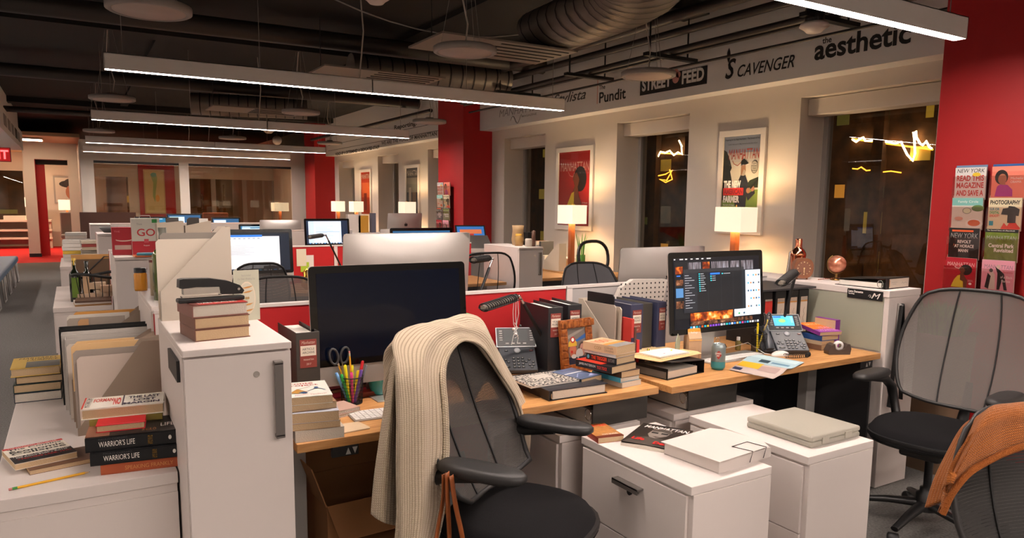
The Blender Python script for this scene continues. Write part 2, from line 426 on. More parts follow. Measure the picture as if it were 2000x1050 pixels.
# ---------------------------------------------------------------- outside: dark city block across the street
BRK = ramp_mat('brown_facade', [(.3, '2A1C10'), (.7, '56381E')], 'noise', 3, (1, 1, 1), .9)
m = MB(); m.box((16, -12, -12), (18, 45, 22), BRK)
bd = m.build('street_building'); tag(bd, 'dark brown office block across the street seen through the windows', 'building')
LW1 = mat('B59A3C', .6, emit=.13); LW2 = mat('6A6A34', .6, emit=.1); LW3 = mat('E0A040', .6, emit=.2)
m = MB(); rnd = random.Random(5)
for zi in range(-4, 10):
    for yi in range(33):
        q = rnd.random()
        if q < .34:
            y = 4+yi*1.0; z = zi*.85+rnd.uniform(-.1, .1); mt = LW1 if q < .12 else (LW2 if q < .32 else LW3)
            m.box((15.96, y, z), (15.98, y+rnd.uniform(.15, .45), z+rnd.uniform(.2, .5)), mt)
o = m.build('lit_window', bd); tag(o, 'scattered yellow lit office windows', kind='stuff')
for k in range(26):
    y = 4+k*1.5; MB().box((15.8, y, -8), (16, y+.25, 12), BRK).build('facade_pier', bd)
m = MB(); m.box((12, 30, -12), (17, 34, 30), BRK)
m = MB(); m.box((-9, 34, -6), (9, 35, 14), BRK)
bd2 = m.build('street_building'); tag(bd2, 'dark block of the city seen through the far end windows', 'building')
m = MB()
for k in range(50):
    x = rnd.uniform(-7, 8); z = rnd.uniform(-1, 3.2); m.box((x, 33.96, z), (x+rnd.uniform(.2, .7), 33.98, z+rnd.uniform(.15, .5)), rnd.choice([LW1, LW2, LW2, LW3]))
o = m.build('lit_window', bd2); tag(o, 'small yellow lit windows', kind='stuff')
# wavy glowing tubes set in front of the facade
STR = mat('FFD9A0', .5, emit=9); STR2 = mat('E89A30', .5, emit=2.2)
def glow_line(px, X, r, mt, label):
    m = MB(); m.tube([Xp(x, y, X) for x, y in px], r, mt, 6); tag(m.build('glow_line'), label, 'light string')
z1 = [(1665, 272), (1672, 277), (1680, 271), (1686, 268), (1690, 275), (1700, 275), (1712, 272), (1720, 276), (1735, 277), (1748, 280), (1760, 277), (1765, 288), (1772, 302), (1783, 314), (1787, 300), (1786, 272), (1784, 258), (1789, 256), (1790, 268), (1797, 280), (1802, 284), (1809, 275), (1815, 287), (1820, 290)]
glow_line(z1, 15.9, .022, STR, 'bright wavy white glowing line outside the nearest window')
glow_line([(1664, 271), (1700, 276), (1760, 284), (1822, 292)], 15.93, .022, STR2, 'straight amber glowing line behind the wavy one outside the nearest window')
glow_line([(1665, 329), (1675, 330), (1682, 326), (1692, 333), (1710, 331), (1722, 336), (1740, 334), (1760, 337)], 15.9, .016, STR2, 'faint lower amber glowing line outside the nearest window')
glow_line([(1285, 306), (1290, 296), (1300, 298), (1308, 294), (1316, 303), (1324, 297), (1332, 301), (1331, 285), (1326, 274), (1332, 286)], 15.9, .022, STR, 'zigzag white glowing line outside the middle window')
glow_line([(1290, 299), (1333, 301)], 15.93, .022, STR2, 'short amber glowing line outside the middle window')
glow_line([(1286, 343), (1300, 340), (1313, 332), (1302, 352), (1288, 350), (1300, 356), (1313, 350), (1308, 331)], 15.9, .02, STR2, 'tangled amber glowing line low outside the middle window')
fl = bpy.data.lights.new('facade_fill', 'AREA'); fl.energy = 420; fl.size = 6; fl.color = (1, .62, .3)  # warm area lights added to brighten the facades, no visible fixture
fo = bpy.data.objects.new('facade_fill', fl); COL.objects.link(fo); fo.location = (11, 4, -4); fo.rotation_euler = (Vector((0, 0, -1)).rotation_difference(Vector((1, .3, .5)))).to_euler()
fo2 = fo.copy(); fo2.data = fl.copy(); fo2.data.energy = 600; COL.objects.link(fo2); fo2.location = (2, 28.5, -3); fo2.rotation_euler = (Vector((0, 0, -1)).rotation_difference(Vector((0, 1, .5)))).to_euler()

# ---------------------------------------------------------------- ceiling services
def duct(name, label, path, w, h, mt, seams=.14, cat='duct'):
    """flat oval spiral duct swept along a path, ring seams included"""
    path = [Vector(p) for p in path]; m = MB(); N = len(path)
    m.tube(path, w/2, mt, 20, flat=h/w)
    L = 0; nxt = seams
    for a, b in zip(path, path[1:]):
        d = (b-a).length
        while nxt < L+d:
            p = a+(b-a)*((nxt-L)/d); t = (b-a).normalized()
            m.tube([p-t*.008, p+t*.008], w/2+.008, DUCTD, 20, flat=h/w, caps=False); nxt += seams
        L += d
    return tag(m.build(name), label, cat)
def el(p0, p1, p2, n=8): return [tuple((1-t)**2*a+2*t*(1-t)*b+t*t*c for a, b, c in zip(p0, p1, p2)) for t in [i/n for i in range(n+1)]]
duct('spiral_duct', 'large flat oval spiral duct bending towards the window wall', [(1.0, 3.45, 2.97), (2.3, 3.5, 2.97)]+el((2.6, 3.55, 2.97), (3.5, 3.65, 2.97), (3.55, 4.5, 2.97))+[(3.6, 5.4, 2.97)], .62, .36, DUCT)
duct('spiral_duct', 'shorter flat oval duct above the second row of lamps', [(2.75, 8.1, 2.97), (3.6, 8.0, 2.97), (4.6, 7.8, 2.97)], .5, .34, DUCT)
duct('spiral_duct', 'distant oval duct over the far desks', [(1.7, 12.6, 3.0), (2.6, 12.4, 3.0), (3.4, 12.2, 3.0)], .5, .34, DUCT)
PLT = mat('7C746C', .6)
for i, (x, y, lab) in enumerate(((2.95, 5.4, 'flat grey metal panel with slots beside the large oval duct'), (2.6, 7.2, 'flat grey metal panel above the second pendant'), (2.2, 10.9, 'flat grey metal panel over the third pendant'))):
    m = MB(); m.box((x-.5, y-.3, 2.76), (x+.75, y+.35, 2.775), PLT)
    for k in range(5): m.box((x+.05, y-.24+k*.11, 2.754), (x+.7, y-.225+k*.11, 2.761), DUCTD)
    for sx in (-.45, .7): m.tube([(x+sx, y, 2.77), (x+sx, y, ZC)], .005, DGREY, 5)
    tag(m.build('metal_panel'), lab, 'ceiling panel')
def pipe(name, label, pts, r, mt, cat='pipe'): return tag(MB().tube(pts, r, mt, 12).build(name), label, cat)
PIPEM = mat('2E2A28', .5)
pipe('ceiling_pipe', 'thick dark pipe crossing the ceiling behind the nearest round lamps', [(-2.5, 7.6, 3.12), (4.9, 7.45, 3.12)], .09, PIPEM)
pipe('ceiling_pipe', 'thick dark pipe crossing the ceiling above the second pendant', [(-2.5, 11.2, 3.08), (4.9, 11.1, 3.08)], .08, PIPEM)
pipe('ceiling_pipe', 'thin pipe crossing the ceiling over the far desks', [(-2.5, 15.0, 2.98), (4.9, 15.0, 2.98)], .05, PIPEM)
pipe('ceiling_pipe', 'sprinkler pipe crossing the ceiling nearest to the viewer', [(-2.5, 4.4, 3.15), (2.6, 4.4, 3.15)], .035, PIPEM)
for i, (x, z, r, lab) in enumerate(((4.62, 3.0, .035, 'upper conduit along the lettered fascia'), (4.66, 2.86, .028, 'double conduit along the lettered fascia'), (4.7, 2.83, .014, 'thin cable below the double conduit of the fascia'), (4.78, 2.74, .012, 'lowest thin rod along the lettered fascia'), (4.45, 3.08, .05, 'thick pipe high beside the lettered fascia'))):
    pipe('conduit', lab, [(x, 1.5, z), (x, 9.1, z)], r, PIPEM, 'conduit')
pipe('conduit', 'conduit along the far lettered fascia', [(4.66, 10.1, 2.86), (4.66, 16.4, 2.86)], .03, PIPEM, 'conduit')
for y, lab in ((3.4, 'nearest black strut hanger on the conduits'), (5.0, 'black strut hanger on the conduits above the round lamp'), (6.2, 'black strut hanger on the conduits left of the round lamp'), (7.6, 'farthest black strut hanger on the conduits')):
    m = MB(); m.box((4.35, y-.03, 2.79), (4.95, y+.03, 2.82), DUCTD)
    for x in (4.4, 4.85): m.tube([(x, y, 2.8), (x, y, ZC)], .008, DUCTD, 6)
    tag(m.build('strut_hanger'), lab, 'hanger')
pipe('ceiling_cable', 'thin slack cable looping under the ceiling', [(1.6+.25*i, 5.9, 2.95+.0+.028*(i-5)**2*.35) for i in range(11)], .006, LGREY, 'cable')
def heat_lamp(px, z, lab):
    p = Zp(*px, z); t = thing('smoke_detector', lab, 'detector', (p.x, p.y, z))
    m = MB(); m.lathe([(.05, .05), (.09, .045), (.1, .02), (.07, 0), (.05, -.02), (.001, -.022)], WHITE, 20); m.build('detector_head', t)
    m = MB(); m.lathe([(.06, .05), (.065, .06), (.065, .14), (.03, .15)], BLK2, 16); m.tube([(0, 0, .14), (0, 0, ZC-z)], .008, DUCTD, 6); m.build('detector_mount', t)
heat_lamp((1590, 58), 2.72, 'white round detector hanging on a black mount near the nearest fascia lettering')
heat_lamp((525, 258), 2.75, 'small white detector under the far ceiling')
heat_lamp((735, 2), 2.95, 'small white detector at the top edge of the picture')

# ---------------------------------------------------------------- linear pendants and round panels
PEND = mat('EFEAE4', .5); LED = mat('FFEDE2', .5, emit=PENDANT_E); SUSP = mat('8A8580', .5)
def pendant(x0, x1, y, z, label, side=None):
    t = thing('linear_pendant', label, 'ceiling lamp', (0, y, z), 0, 'linear pendants over the desk rows')
    if side is not None: t.location = (side, 0, z); t.rotation_euler.z = PI/2
    xm = (x0+x1)/2
    for a, b in ((x0, xm-.002), (xm+.002, x1)):
        m = MB(); m.box((a, -.035, .004), (b, -.031, .115), PEND); m.box((a, .031, .004), (b, .035, .115), PEND); m.box((a, -.035, .111), (b, .035, .115), PEND)
        m.box((a, -.035, .004), (a+.004, .035, .115), PEND); m.box((b-.004, -.035, .004), (b, .035, .115), PEND); m.build('housing', t)
        MB().box((a+.006, -.03, .008), (b-.006, .03, .014), LED).build('diffuser', t)
    for x in (x0+.12, xm-.9, xm+.9, x1-.12): MB().tube([(x, 0, .112), (x, 0, ZC-z)], .0025, SUSP, 5).build('suspension_wire', t)
    MB().tube([(xm-.1, 0, .112), (xm-.06, 0, .5), (xm-.09, .0, ZC-z)], .006, mat('B8AFA6', .5), 6).build('power_cord', t)
PY = ((2.24, 'nearest'), (5.98, 'second nearest'), (9.8, 'third nearest'), (13.8, 'fourth nearest'), (16.4, 'farthest'))
for (y, w), lab in zip(PY, ('long white pendant with a bright strip, cut by the top right edge', 'long white pendant with a bright strip, second from the front', 'long white pendant with a bright strip, third from the front', 'long white pendant with a bright strip, fourth from the front', 'long white pendant with a bright strip, the farthest one')):
    pendant(.25, 4.17, y, 2.4, lab)
pendant(.25, 4.17, -1.5, 2.4, 'unseen pendant added behind the viewer for fill light')  # pendants behind the viewer are added out of view for fill
pendant(-1.6, 2.3, -3.0, 2.4, 'unseen pendant added farthest behind the viewer for fill light')
pendant(.25, 4.17, -.2, 2.4, 'unseen pendant added just behind the viewer for fill light')
for a, lab in ((-1.5, 'nearest'), (3.5, 'second'), (8.5, 'third'), (13.5, 'farthest')):  # added out of view to raise the bounce light from the left
    pendant(a, a+3.9, 0, 2.4, 'unseen pendant added for fill light left of the aisle, the %s one outside the picture' % lab, side=-2.4)
DISC = mat('B3A39B', .55); DRIM = mat('8C8682', .5)
def disc(x, y, z, label):
    t = thing('round_panel_light', label, 'ceiling lamp', (x, y, z), 0, 'unlit round panel lights')
    MB().lathe([(.001, .045), (.205, .045), (.215, .04), (.215, .01), (.205, .004), (.185, .004), (.183, .01), (.001, .01)], DRIM, 40).build('rim', t)
    MB().lathe([(.001, .006), (.182, .006), (.182, .009), (.001, .009)], DISC, 40).build('diffuser', t)
    for k in range(3):
        a = k*2*PI/3+.4; MB().tube([(.17*math.cos(a), .17*math.sin(a), .044), (.02*math.cos(a), .02*math.sin(a), ZC-z)], .0018, SUSP, 5).build('suspension_wire', t)
    MB().tube([(0, 0, .044), (.03, .02, .2), (-.03, .02, .45), (0, 0, ZC-z)], .006, mat('B8AFA6', .5), 6).build('power_cord', t)
    MB().lathe([(.001, 0), (.05, 0), (.05, .03), (.001, .03)], DRIM, 16, (0, 0, .045)).build('driver_cap', t)
names = {(0, 0): 'at the top left corner', (0, 1): 'above the nearest pendant, in the centre', (0, 2): 'in front of the black boxed lettering',
         (1, 0): 'at left between the second and third pendants', (1, 1): 'in the middle behind the second pendant', (1, 2): 'by the red column beyond the second pendant',
         (2, 0): 'at left above the fourth pendant', (2, 1): 'in the middle above the third pendant', (2, 2): 'by the far lettered fascia'}
for j, y in enumerate((4.52, 8.65, 12.85)):
    for i, x in enumerate((.42, 2.34, 3.97)):
        disc(x, y, 2.5, 'unlit round white panel light '+names[(j, i)])

# fill lights added to brighten the far rooms
FILL_M = mat('FFDDB8', .5, emit=22)
for i, (x, y, z, s, lab) in enumerate(((1.2, 19.5, 2.6, .3, 'square fill light added in the far glass office, left'), (3.4, 19.5, 2.6, .3, 'square fill light added in the far glass office, right'), (-2.0, 24.6, 2.9, .5, 'square fill light added in the far lounge'), (-.3, 24.6, 2.9, .3, 'square fill light added beyond the far opening'), (-.8, 21.0, 2.9, .3, 'square fill light added over the end of the aisle'))):
    t = thing('fill_panel', lab, 'ceiling lamp', (x, y, z)); MB().box((-s, -s, -.02), (s, s, 0), PEND).build('housing', t); MB().box((-s+.02, -s+.02, -.026), (s-.02, s-.02, -.021), FILL_M).build('diffuser', t)

# ================================================================ FURNITURE
HAND = mat('77726E', .35, metal=.5)
def tall_cab(x0, x1, y0, y1, z, label, front=-1, handle=True, group=None):
    t = thing('tall_cabinet', label, 'cabinet', ((x0+x1)/2, (y0+y1)/2, 0), 0, group)
    w, d = (x1-x0)/2, (y1-y0)/2
    m = MB(); m.box((-w, -d+.02, .0), (w, d, z-.02), WHITE); m.box((-w, -d, z-.02), (w, d, z), WHITE); m.build('body', t, bevel=.002)
    yf = -d if front < 0 else d
    m = MB(); m.box((-w+.003, -d+.001, .06), (w-.003, -d+.0195, z-.026), WHITE); dr = m.build('door', t, bevel=.0015)
    if handle:
        hx = w-.042
        m = MB(); m.box((hx-.012, -d-.022, z-.27), (hx+.012, -d-.012, z-.055), HAND); m.box((hx-.012, -d-.022, z-.06), (hx+.012, -d, z-.05), HAND); m.box((hx-.012, -d-.022, z-.275), (hx+.012, -d, z-.265), HAND)
        m.build('handle', dr, bevel=.001)
        MB().prism([(hx-.058+.009*math.cos(a*PI/8), z-.085+.009*math.sin(a*PI/8)) for a in range(16)], -d-.002, -d+.001, CHROME, 'y').build('lock', dr)
    return t
def low_cab(x0, x1, y0, y1, z, label, group=None):
    t = thing('low_cabinet', label, 'cabinet', ((x0+x1)/2, (y0+y1)/2, 0), 0, group)
    w, d = (x1-x0)/2, (y1-y0)/2
    m = MB(); m.box((-w, -d, z-.036), (w, d, z), WHITE); m.build('top', t, bevel=.002)
    m = MB(); m.box((-w+.012, -d+.006, .0), (w-.002, d-.002, z-.037), WHITE); m.build('body', t, bevel=.002)
    m = MB(); m.box((-w+.012, -d+.001, .02), (w-.002, -d+.005, z-.062), WHITE); m.build('end_panel', t)
    for k in range(2):
        a = -d+.01+k*d; m = MB(); m.box((-w+.002, a+.004, .36), (-w+.0115, a+d-.01, z-.04), WHITE); m.box((-w-.004, a+.25*d, .6), (-w+.002, a+.7*d, .612), HAND); m.build('drawer', t)
    return t
def pedestal(x0, x1, y0, y1, z, label, drawers=True):
    t = thing('pedestal', label, 'cabinet', ((x0+x1)/2, (y0+y1)/2, 0))
    w, d = (x1-x0)/2, (y1-y0)/2
    MB().box((-w, -d, z-.03), (w, d, z), WHITE).build('top', t, bevel=.002)
    MB().box((-w+.012, -d, .03), (w, d, z-.031), WHITE).build('body', t, bevel=.002)
    zs = [.04, .30, z-.036]
    for a, b in zip(zs, zs[1:]):
        q = MB().box((-w, -d+.022, a), (-w+.0115, d-.012, b-.004), WHITE).build('drawer', t, bevel=.0015)
        m = MB(); zc = b-.055
        m.box((-w-.03, -.07, zc), (-w-.0, .07, zc+.006), HAND); m.box((-w-.03, -.07, zc-.014), (-w-.026, .07, zc+.006), HAND); m.build('handle', q, bevel=.0008)
        m = MB(); m.prism([(.012*math.cos(k*PI/8), zc-.03+.012*math.sin(k*PI/8)) for k in range(16)], -w-.006, -w, BLK2, 'x'); m.build('lock', q)
    m = MB()
    for sx in (-w+.05, w-.05):
        for sy in (-d+.05, d-.05): m.prism([(sx+.022*math.cos(k*PI/6), sy+.022*math.sin(k*PI/6)) for k in range(12)], 0, .03, BLACK)
    m.build('casters', t)
    return t
def desk(x0, x1, y0, y1, z, label, legs=((.05, .09), (.95, .09)), ctrl=None, fs=-1):
    t = thing('desk', label, 'desk', ((x0+x1)/2, (y0+y1)/2, 0)); w, d = (x1-x0)/2, (y1-y0)/2
    MB().box((-w, -d, z-.03), (w, d, z), WOOD).build('desktop', t, bevel=.002)
    for s in (-1, 1):
        lx = s*(w-.075)
        m = MB(); m.box((lx-.04, -.03, .03), (lx+.04, .03, z-.031), LGREY); m.build('leg', t, bevel=.003)
        m = MB(); m.box((lx-.035, -d+.05, 0), (lx+.035, d-.05, .03), LGREY); m.build('foot', t, bevel=.003)
    m = MB(); m.box((-w+.12, d-.14, z-.14), (w-.12, d-.1, z-.032), DGREY); m.build('crossbeam', t)
    m = MB(); m.box((-w+.02, fs*(d-.44)-.008, z-.16), (w-.02, fs*(d-.44)+.008, z-.031), DGREY); m.build('modesty_rail', t)
    if ctrl is not None:
        m = MB(); m.box((ctrl-.045, -d+.004, z-.066), (ctrl+.045, -d+.022, z-.031), BLACK); f = Face(m, (ctrl-.045, -d+.004, z-.066), (1, 0, 0), (0, 0, 1), .09, .035)
        f.poly([(.5, .15), (.7, .15), (.6, .8)], LGREY); f.poly([(.75, .8), (.95, .8), (.85, .15)], LGREY); m.build('height_switch', t, bevel=.002)
    return t
def divider(x0, x1, y, z, mt, label, t=.03, zb=.15):
    o = thing('desk_divider', label, 'divider', ((x0+x1)/2, y, 0)); w = (x1-x0)/2
    MB().box((-w, -t/2, zb), (w, t/2, z-.012), mt).build('panel', o)
    MB().box((-w, -t/2-.004, z-.012), (w, t/2+.004, z), WHITE).build('cap_rail', o)
    MB().box((-w+.002, -t/2-.003, 0), (-w+.035, t/2+.003, z-.013), WHITE).build('post', o)
    return o

# --- nearest workstation
desk(.566, 2.08, 2.235, 2.96, .74, 'nearest oak desk under the big dark monitor and the paperback stacks', ctrl=-.6)
desk(2.125, 3.605, 2.205, 2.96, .74, 'oak desk at the right under the lit monitor and the soda can', ctrl=.62)
divider(.24, 2.115, 2.99, 1.09, RED, 'red fabric desk divider behind the big dark monitor')
divider(2.12, 3.62, 2.99, 1.09, mat('A9A5A3', .7), 'grey fabric desk divider behind the lit monitor')
tall_cab(.231, .52, 2.085, 2.72, 1.1, 'tall white cabinet in the foreground with the stapler on top')
m = MB(); m.box((.222, 2.15, 1.0), (.2305, 2.36, 1.06), BLK2); tag(m.build('label_holder'), 'dark empty label holder on the side of the foreground tall cabinet', 'label holder')
low_cab(-.232, .226, 2.287, 3.9, .7, 'long low white cabinet in the left foreground with pencil and books on top')
tall_cab(.235, .525, 3.02, 3.66, 1.1, 'tall white cabinet with the mustard jar and wine bottle on top', handle=False)
pedestal(1.66, 2.045, 1.615, 2.21, .6, 'white drawer pedestal under the magazine and white folder')
pedestal(2.235, 2.63, 1.61, 2.21, .6, 'white drawer pedestal under the clear plastic case')
pedestal(1.62, 2.04, 2.3, 2.9, .58, 'shadowed pedestal beneath the nearest desk carrying a black binder')
pedestal(2.235, 2.75, 2.3, 2.9, .58, 'shadowed pedestal beneath the right desk carrying a black binder')
m = MB(); m.box((3.05, 2.93, .05), (3.6, 2.95, .7), DGREY); m.box((3.595, 2.25, .02), (3.61, 2.95, .70), DGREY); tag(m.build('modesty_panel'), 'dark panel closing the leg space at the right end of the right desk', 'panel')

# hutch at the right end
HX0, HX1, HY0, HY1, HZ = 3.62, 3.905, 2.19, 2.93, 1.07
t = thing('side_cabinet', 'tall white end cabinet with a grey green side, clock and copper shaker on top', 'cabinet', (0, 0, 0))
MB().box((HX0-.003, HY0, HZ-.035), (HX1+.0, HY1+.75, HZ), WHITE).build('top', t, bevel=.002)
MB().box((HX0+.004, HY0+.003, 0), (HX1-.002, HY1, HZ-.036), WHITE).build('body', t, bevel=.002)
MB().box((HX0-.002, HY0+.03, .745), (HX0+.003, HY1-.18, HZ-.04), mat('9A9C8C', .7)).build('side_panel', t)
MB().box((HX0+.02, HY1+.1, 0), (HX1-.002, HY1+.74, HZ-.036), WHITE).build('rear_body', t, bevel=.002)
t = thing('name_plate', 'black name plate with white lettering on the end cabinet', 'name plate', (0, 0, 0))
a, b = Xp(1657, 557, HX0-.004), Xp(1725, 577, HX0-.004)
m = MB(); y0, y1 = b.y, a.y; zt = 1.062; zb = 1.012
m.box((HX0-.010, y0, zb), (HX0-.0035, y1, zt), BLACK); m.build('plate', t, bevel=.001)
m = MB(); f = Face(m, (HX0-.0102, y1, zb), (0, -1, 0), (0, 0, 1), y1-y0, zt-zb)
f.text('Lena Danaette', .04, .62, .46, .86, WINK, 0, .03); f.text('Tech Writer', .04, .4, .22, .54, WINK, 0, .03)
m.build('name_lettering', t); m = MB(); f = Face(m, (HX0-.0102, y1, zb), (0, -1, 0), (0, 0, 1), y1-y0, zt-zb); f.text('M', .7, .18, .95, .78, WINK, .35, 0); f.line([(.62, .35), (.63, .5), (.67, .55), (.69, .42), (.65, .3), (.74, .3), (.8, .7)], .0018, WINK); m.build('plate_emblem', t)

# --- generic rows behind
GREYP = mat('A9A5A3', .7)
RP = 3.83
def back_side(k, y, names, dd=0):
    dd = .75 if k == 3 else 0
    desk(.566, 2.08, y+.03, y+.76+dd, .74 if k else .835, names[0], fs=1); desk(2.125, 3.6, y+.03, y+.76+dd, .74 if k else .74, names[1], fs=1)
back_side(0, 2.99, ('oak desk on the far side of the red divider', 'oak desk on the far side of the grey divider'))
for k, nm in ((1, 'second'), (2, 'third'), (3, 'fourth')):
    y = 2.99+RP*k
    desk(.566, 2.08, y-.76, y-.03, .74, 'left near side desk of the %s desk row' % nm)
    desk(2.125, 3.6, y-.76, y-.03, .74, 'right near side desk of the %s desk row' % nm)
    back_side(k, y, ('left far side desk of the %s desk row' % nm, 'right far side desk of the %s desk row' % nm))
    divider(.24, 2.115, y, 1.09, GREYP if k == 3 else RED, 'divider on the left half of the %s desk row' % nm)
    divider(2.12, 3.6, y, 1.09, RED if k == 1 else GREYP, 'divider on the right half of the %s desk row' % nm)
    tall_cab(.235, .525, y-1.1, y-.4, 1.1, 'tall white end cabinet on the near side of the %s desk row' % nm, handle=(k == 1))
    low_cab(-.16, .226, y-.55, y+1.0, .7, 'low white cabinet by the aisle at the %s desk row' % nm)
# row 2 right: cabinets near the window wall
tall_cab(3.67, 3.95, 5.95, 6.65, 1.08, 'tall white cabinet with a long grey handle beside the black mesh chair in mid room', handle=True)

# ---------------------------------------------------------------- iMac style monitors
BEZ = mat('040405', .15); OFF = mat('050B1A', .12, spec=.35)
def logo(m, x, y, z, s, mt, ny):
    """bitten fruit emblem"""
    for dx in (-.22, .22):
        m.prism([(x+dx*s+.36*s*math.cos(a*PI/10), z+.5*s*math.sin(a*PI/10)) for a in range(20)], y, y+ny*.0012, mt, 'y')
    m.prism([(x+.02*s, z+.55*s), (x+.2*s, z+.62*s), (x+.24*s, z+.9*s), (x+.06*s, z+.8*s)], y, y+ny*.0012, mt, 'y')
def monitor(loc, rz, label, screen=None, w=.65, tilt=.09, group=None, lift=0, nochin=False):
    t = thing('monitor', label, 'monitor', loc, rz, group)
    H, chin, zb = .5, .075, .062+lift
    H = .455*w/.65
    if nochin: H, chin, zb = .395, .001, .14
    Tm = Matrix.Translation((0, .05, zb+H/2)) @ Matrix.Rotation(-tilt, 4, 'X') @ Matrix.Translation((0, -.05, -H/2))
    def rr(hw, z0, z1, r, n=5):
        pts = []
        for cx, cz, a0 in ((hw-r, z1-r, 0), (-hw+r, z1-r, PI/2), (-hw+r, z0+r, PI), (hw-r, z0+r, 1.5*PI)):
            for i in range(n+1): a = a0+PI/2*i/n; pts.append((cx+r*math.cos(a), cz+r*math.sin(a)))
        return pts
    m = MB(Tm); hw = w/2
    front = rr(hw, 0, H, .018)
    m.prism(front, 0, .006, ALU, 'y')
    def back(u, v):
        x = (u*2-1); z = v*2-1
        bul = (1-abs(x)**3)*(1-abs(z)**3)
        return (x*(hw-.002), .006+.045*bul, H/2+z*(H/2-.002))
    m.grid(back, 16, 12, ALU); hs = m.build('housing', t)
    m = MB(Tm); m.prism(rr(hw-.0005, chin, H-.0005, .016), -.003, -.0003, BEZ, 'y'); m.build('bezel', t)
    m = MB(Tm); b = .028; sx0, sx1, sz0, sz1 = -hw+b, hw-b, chin+b*.9, H-b
    f = Face(m, (sx0, -.0034, sz0), (1, 0, 0), (0, 0, 1), sx1-sx0, sz1-sz0, .0004)
    if screen: screen(f)
    else: f.rect(0, 0, 1, 1, OFF)
    m.build('screen', t)
    m = MB(Tm); logo(m, 0, .0515, H*.56, .045, BLACK, 1); 
    if not nochin: logo(m, 0, -.0005, chin/2, .018, DGREY, -1)
    m.build('emblem', t)
    m = MB(); st = [(-.0, .0)]
    path = [(-.095, .004), (.07, .004), (.085, .02), (.062, zb+H*.35)]
    m.box((-.1, -.09, 0), (.1, .085, .004), ALU); m.box((-.085, .078, 0), (.085, .084, .05), ALU)
    m.prism([(.079, .03), (.085, .03), (.066, zb+H*.4), (.058, zb+H*.4)], -.07, .07, ALU, 'x'); m.build('stand', t, bevel=.0015)
    return t
def em(c, s=1.0): return mat(c, .4, emit=round(s*.48, 3))
FIRE = ramp_mat('campfire', [(.35, '120804'), (.5, '7A2C0A'), (.6, 'E87A20'), (.75, 'FFE0A0')], 'noise', 22, (1, 1, 1.2), .5, emit=.45)
TREES = ramp_mat('winter_trees', [(.35, '1A1C22'), (.55, '6E6A72'), (.7, '9CA6B6')], 'noise', 30, (4, 1, .4), .5, emit=.3)
TWIG = ramp_mat('twigs', [(.35, '1A0E08'), (.6, '7A4E34'), (.75, 'B49070')], 'noise', 60, (1, 1, 1), .5, emit=.3)
def scr_desktop(f):
    f.rect(0, 0, 1, 1, em('0A0E18', .6)); f.rect(0, .965, 1, 1, em('121318', 1))
    for i, w in enumerate((.02, .05, .03, .03, .04, .03, .06)): f.rect(.01+i*.06, .975, .01+i*.06+w*.8, .99, em('C8C8CC', .8))
    f.rect(.01, .15, .93, .955, em('15181C', 1))
    f.rect(.02, .78, .1, .88, FIRE); f.rect(.16, .8, .3, .935, TREES); f.rect(.32, .8, .4, .935, FIRE); f.rect(.42, .8, .62, .935, TREES); f.rect(.64, .8, .75, .935, TREES); f.rect(.77, .8, .92, .935, TREES)
    f.rect(.02, .62, .1, .7, TWIG); f.rect(.02, .45, .1, .58, em('4A7CB0', .8)); f.rect(.02, .3, .1, .4, TWIG)
    f.rect(.03, .745, .07, .76, em('2A6CE0', 1))
    f.rect(.17, .045, .66, .22, FIRE); f.rect(.17, .045, .9, .1, TWIG)
    f.rect(.1, .23, .8, .84, em('1A1C20', .9)); f.rect(.1, .79, .8, .84, em('2A2C30', .9)); f.rect(.1, .23, .25, .79, em('22252C', .9))
    for i in range(14): f.rect(.115, .75-i*.035, .16+.03*((i*7) % 3), .757-i*.035, em('AAB2BC', .7))
    for i in range(9): f.rect(.265, .76-i*.03, .28, .775-i*.03, em('30C8D8', 1)); f.rect(.285, .764-i*.03, .32+.01*(i % 3), .772-i*.03, em('AAB2BC', .7))
    f.rect(.39, .75, .5, .775, em('2A6CE0', 1.1))
    for i in range(3): f.rect(.39, .72-i*.03, .405, .735-i*.03, em('30C8D8', 1)); f.rect(.41, .724-i*.03, .45, .732-i*.03, em('AAB2BC', .7))
    f.rect(.52, .75, .535, .765, em('30C8D8', 1)); f.rect(.54, .754, .62, .762, em('AAB2BC', .7)); f.rect(.36, .24, .362, .78, em('33363C', .8)); f.rect(.51, .24, .512, .78, em('33363C', .8)); f.rect(.65, .24, .652, .78, em('33363C', .8))
    f.rect(.66, .12, .985, .225, em('D8E6F0', .8)); f.rect(.8, .12, .985, .79, em('D8E6F0', .8))
    cols = ('3A8ACC', '444850', '40A0C0', 'D08040', '30506A')
    for i in range(5):
        for j in range(5):
            if (i*3+j) % 7 != 3: f.rect(.825+i*.031, .7-j*.115, .842+i*.031, .725-j*.115, em(cols[(i+j*2) % 5], .8))
    f.rect(.7, .15, .72, .175, em('2A9A50', .8)); f.rect(.76, .15, .78, .175, em('30506A', .8))
    dock = ('2090D0', 'D8D8E0', '18A0B0', '205A80', 'C05020', '20A0B0', 'D0A030', '7A40C0', '7A40C0', '8050C8', '7040B0', 'E8E8F0', 'A0A8B0', '20B0A8', '2080D0', 'E0E0E8', '3070C8', 'D8B070', '30A0E0', 'C04080', '4060A0', '20A8E8', 'B0B4B8', 'D8DCE0', '70747A', 'E0E4E8')
    for i, c in enumerate(dock): f.rect(.14+i*.031, .012, .162+i*.031, .04, em(c, .9))
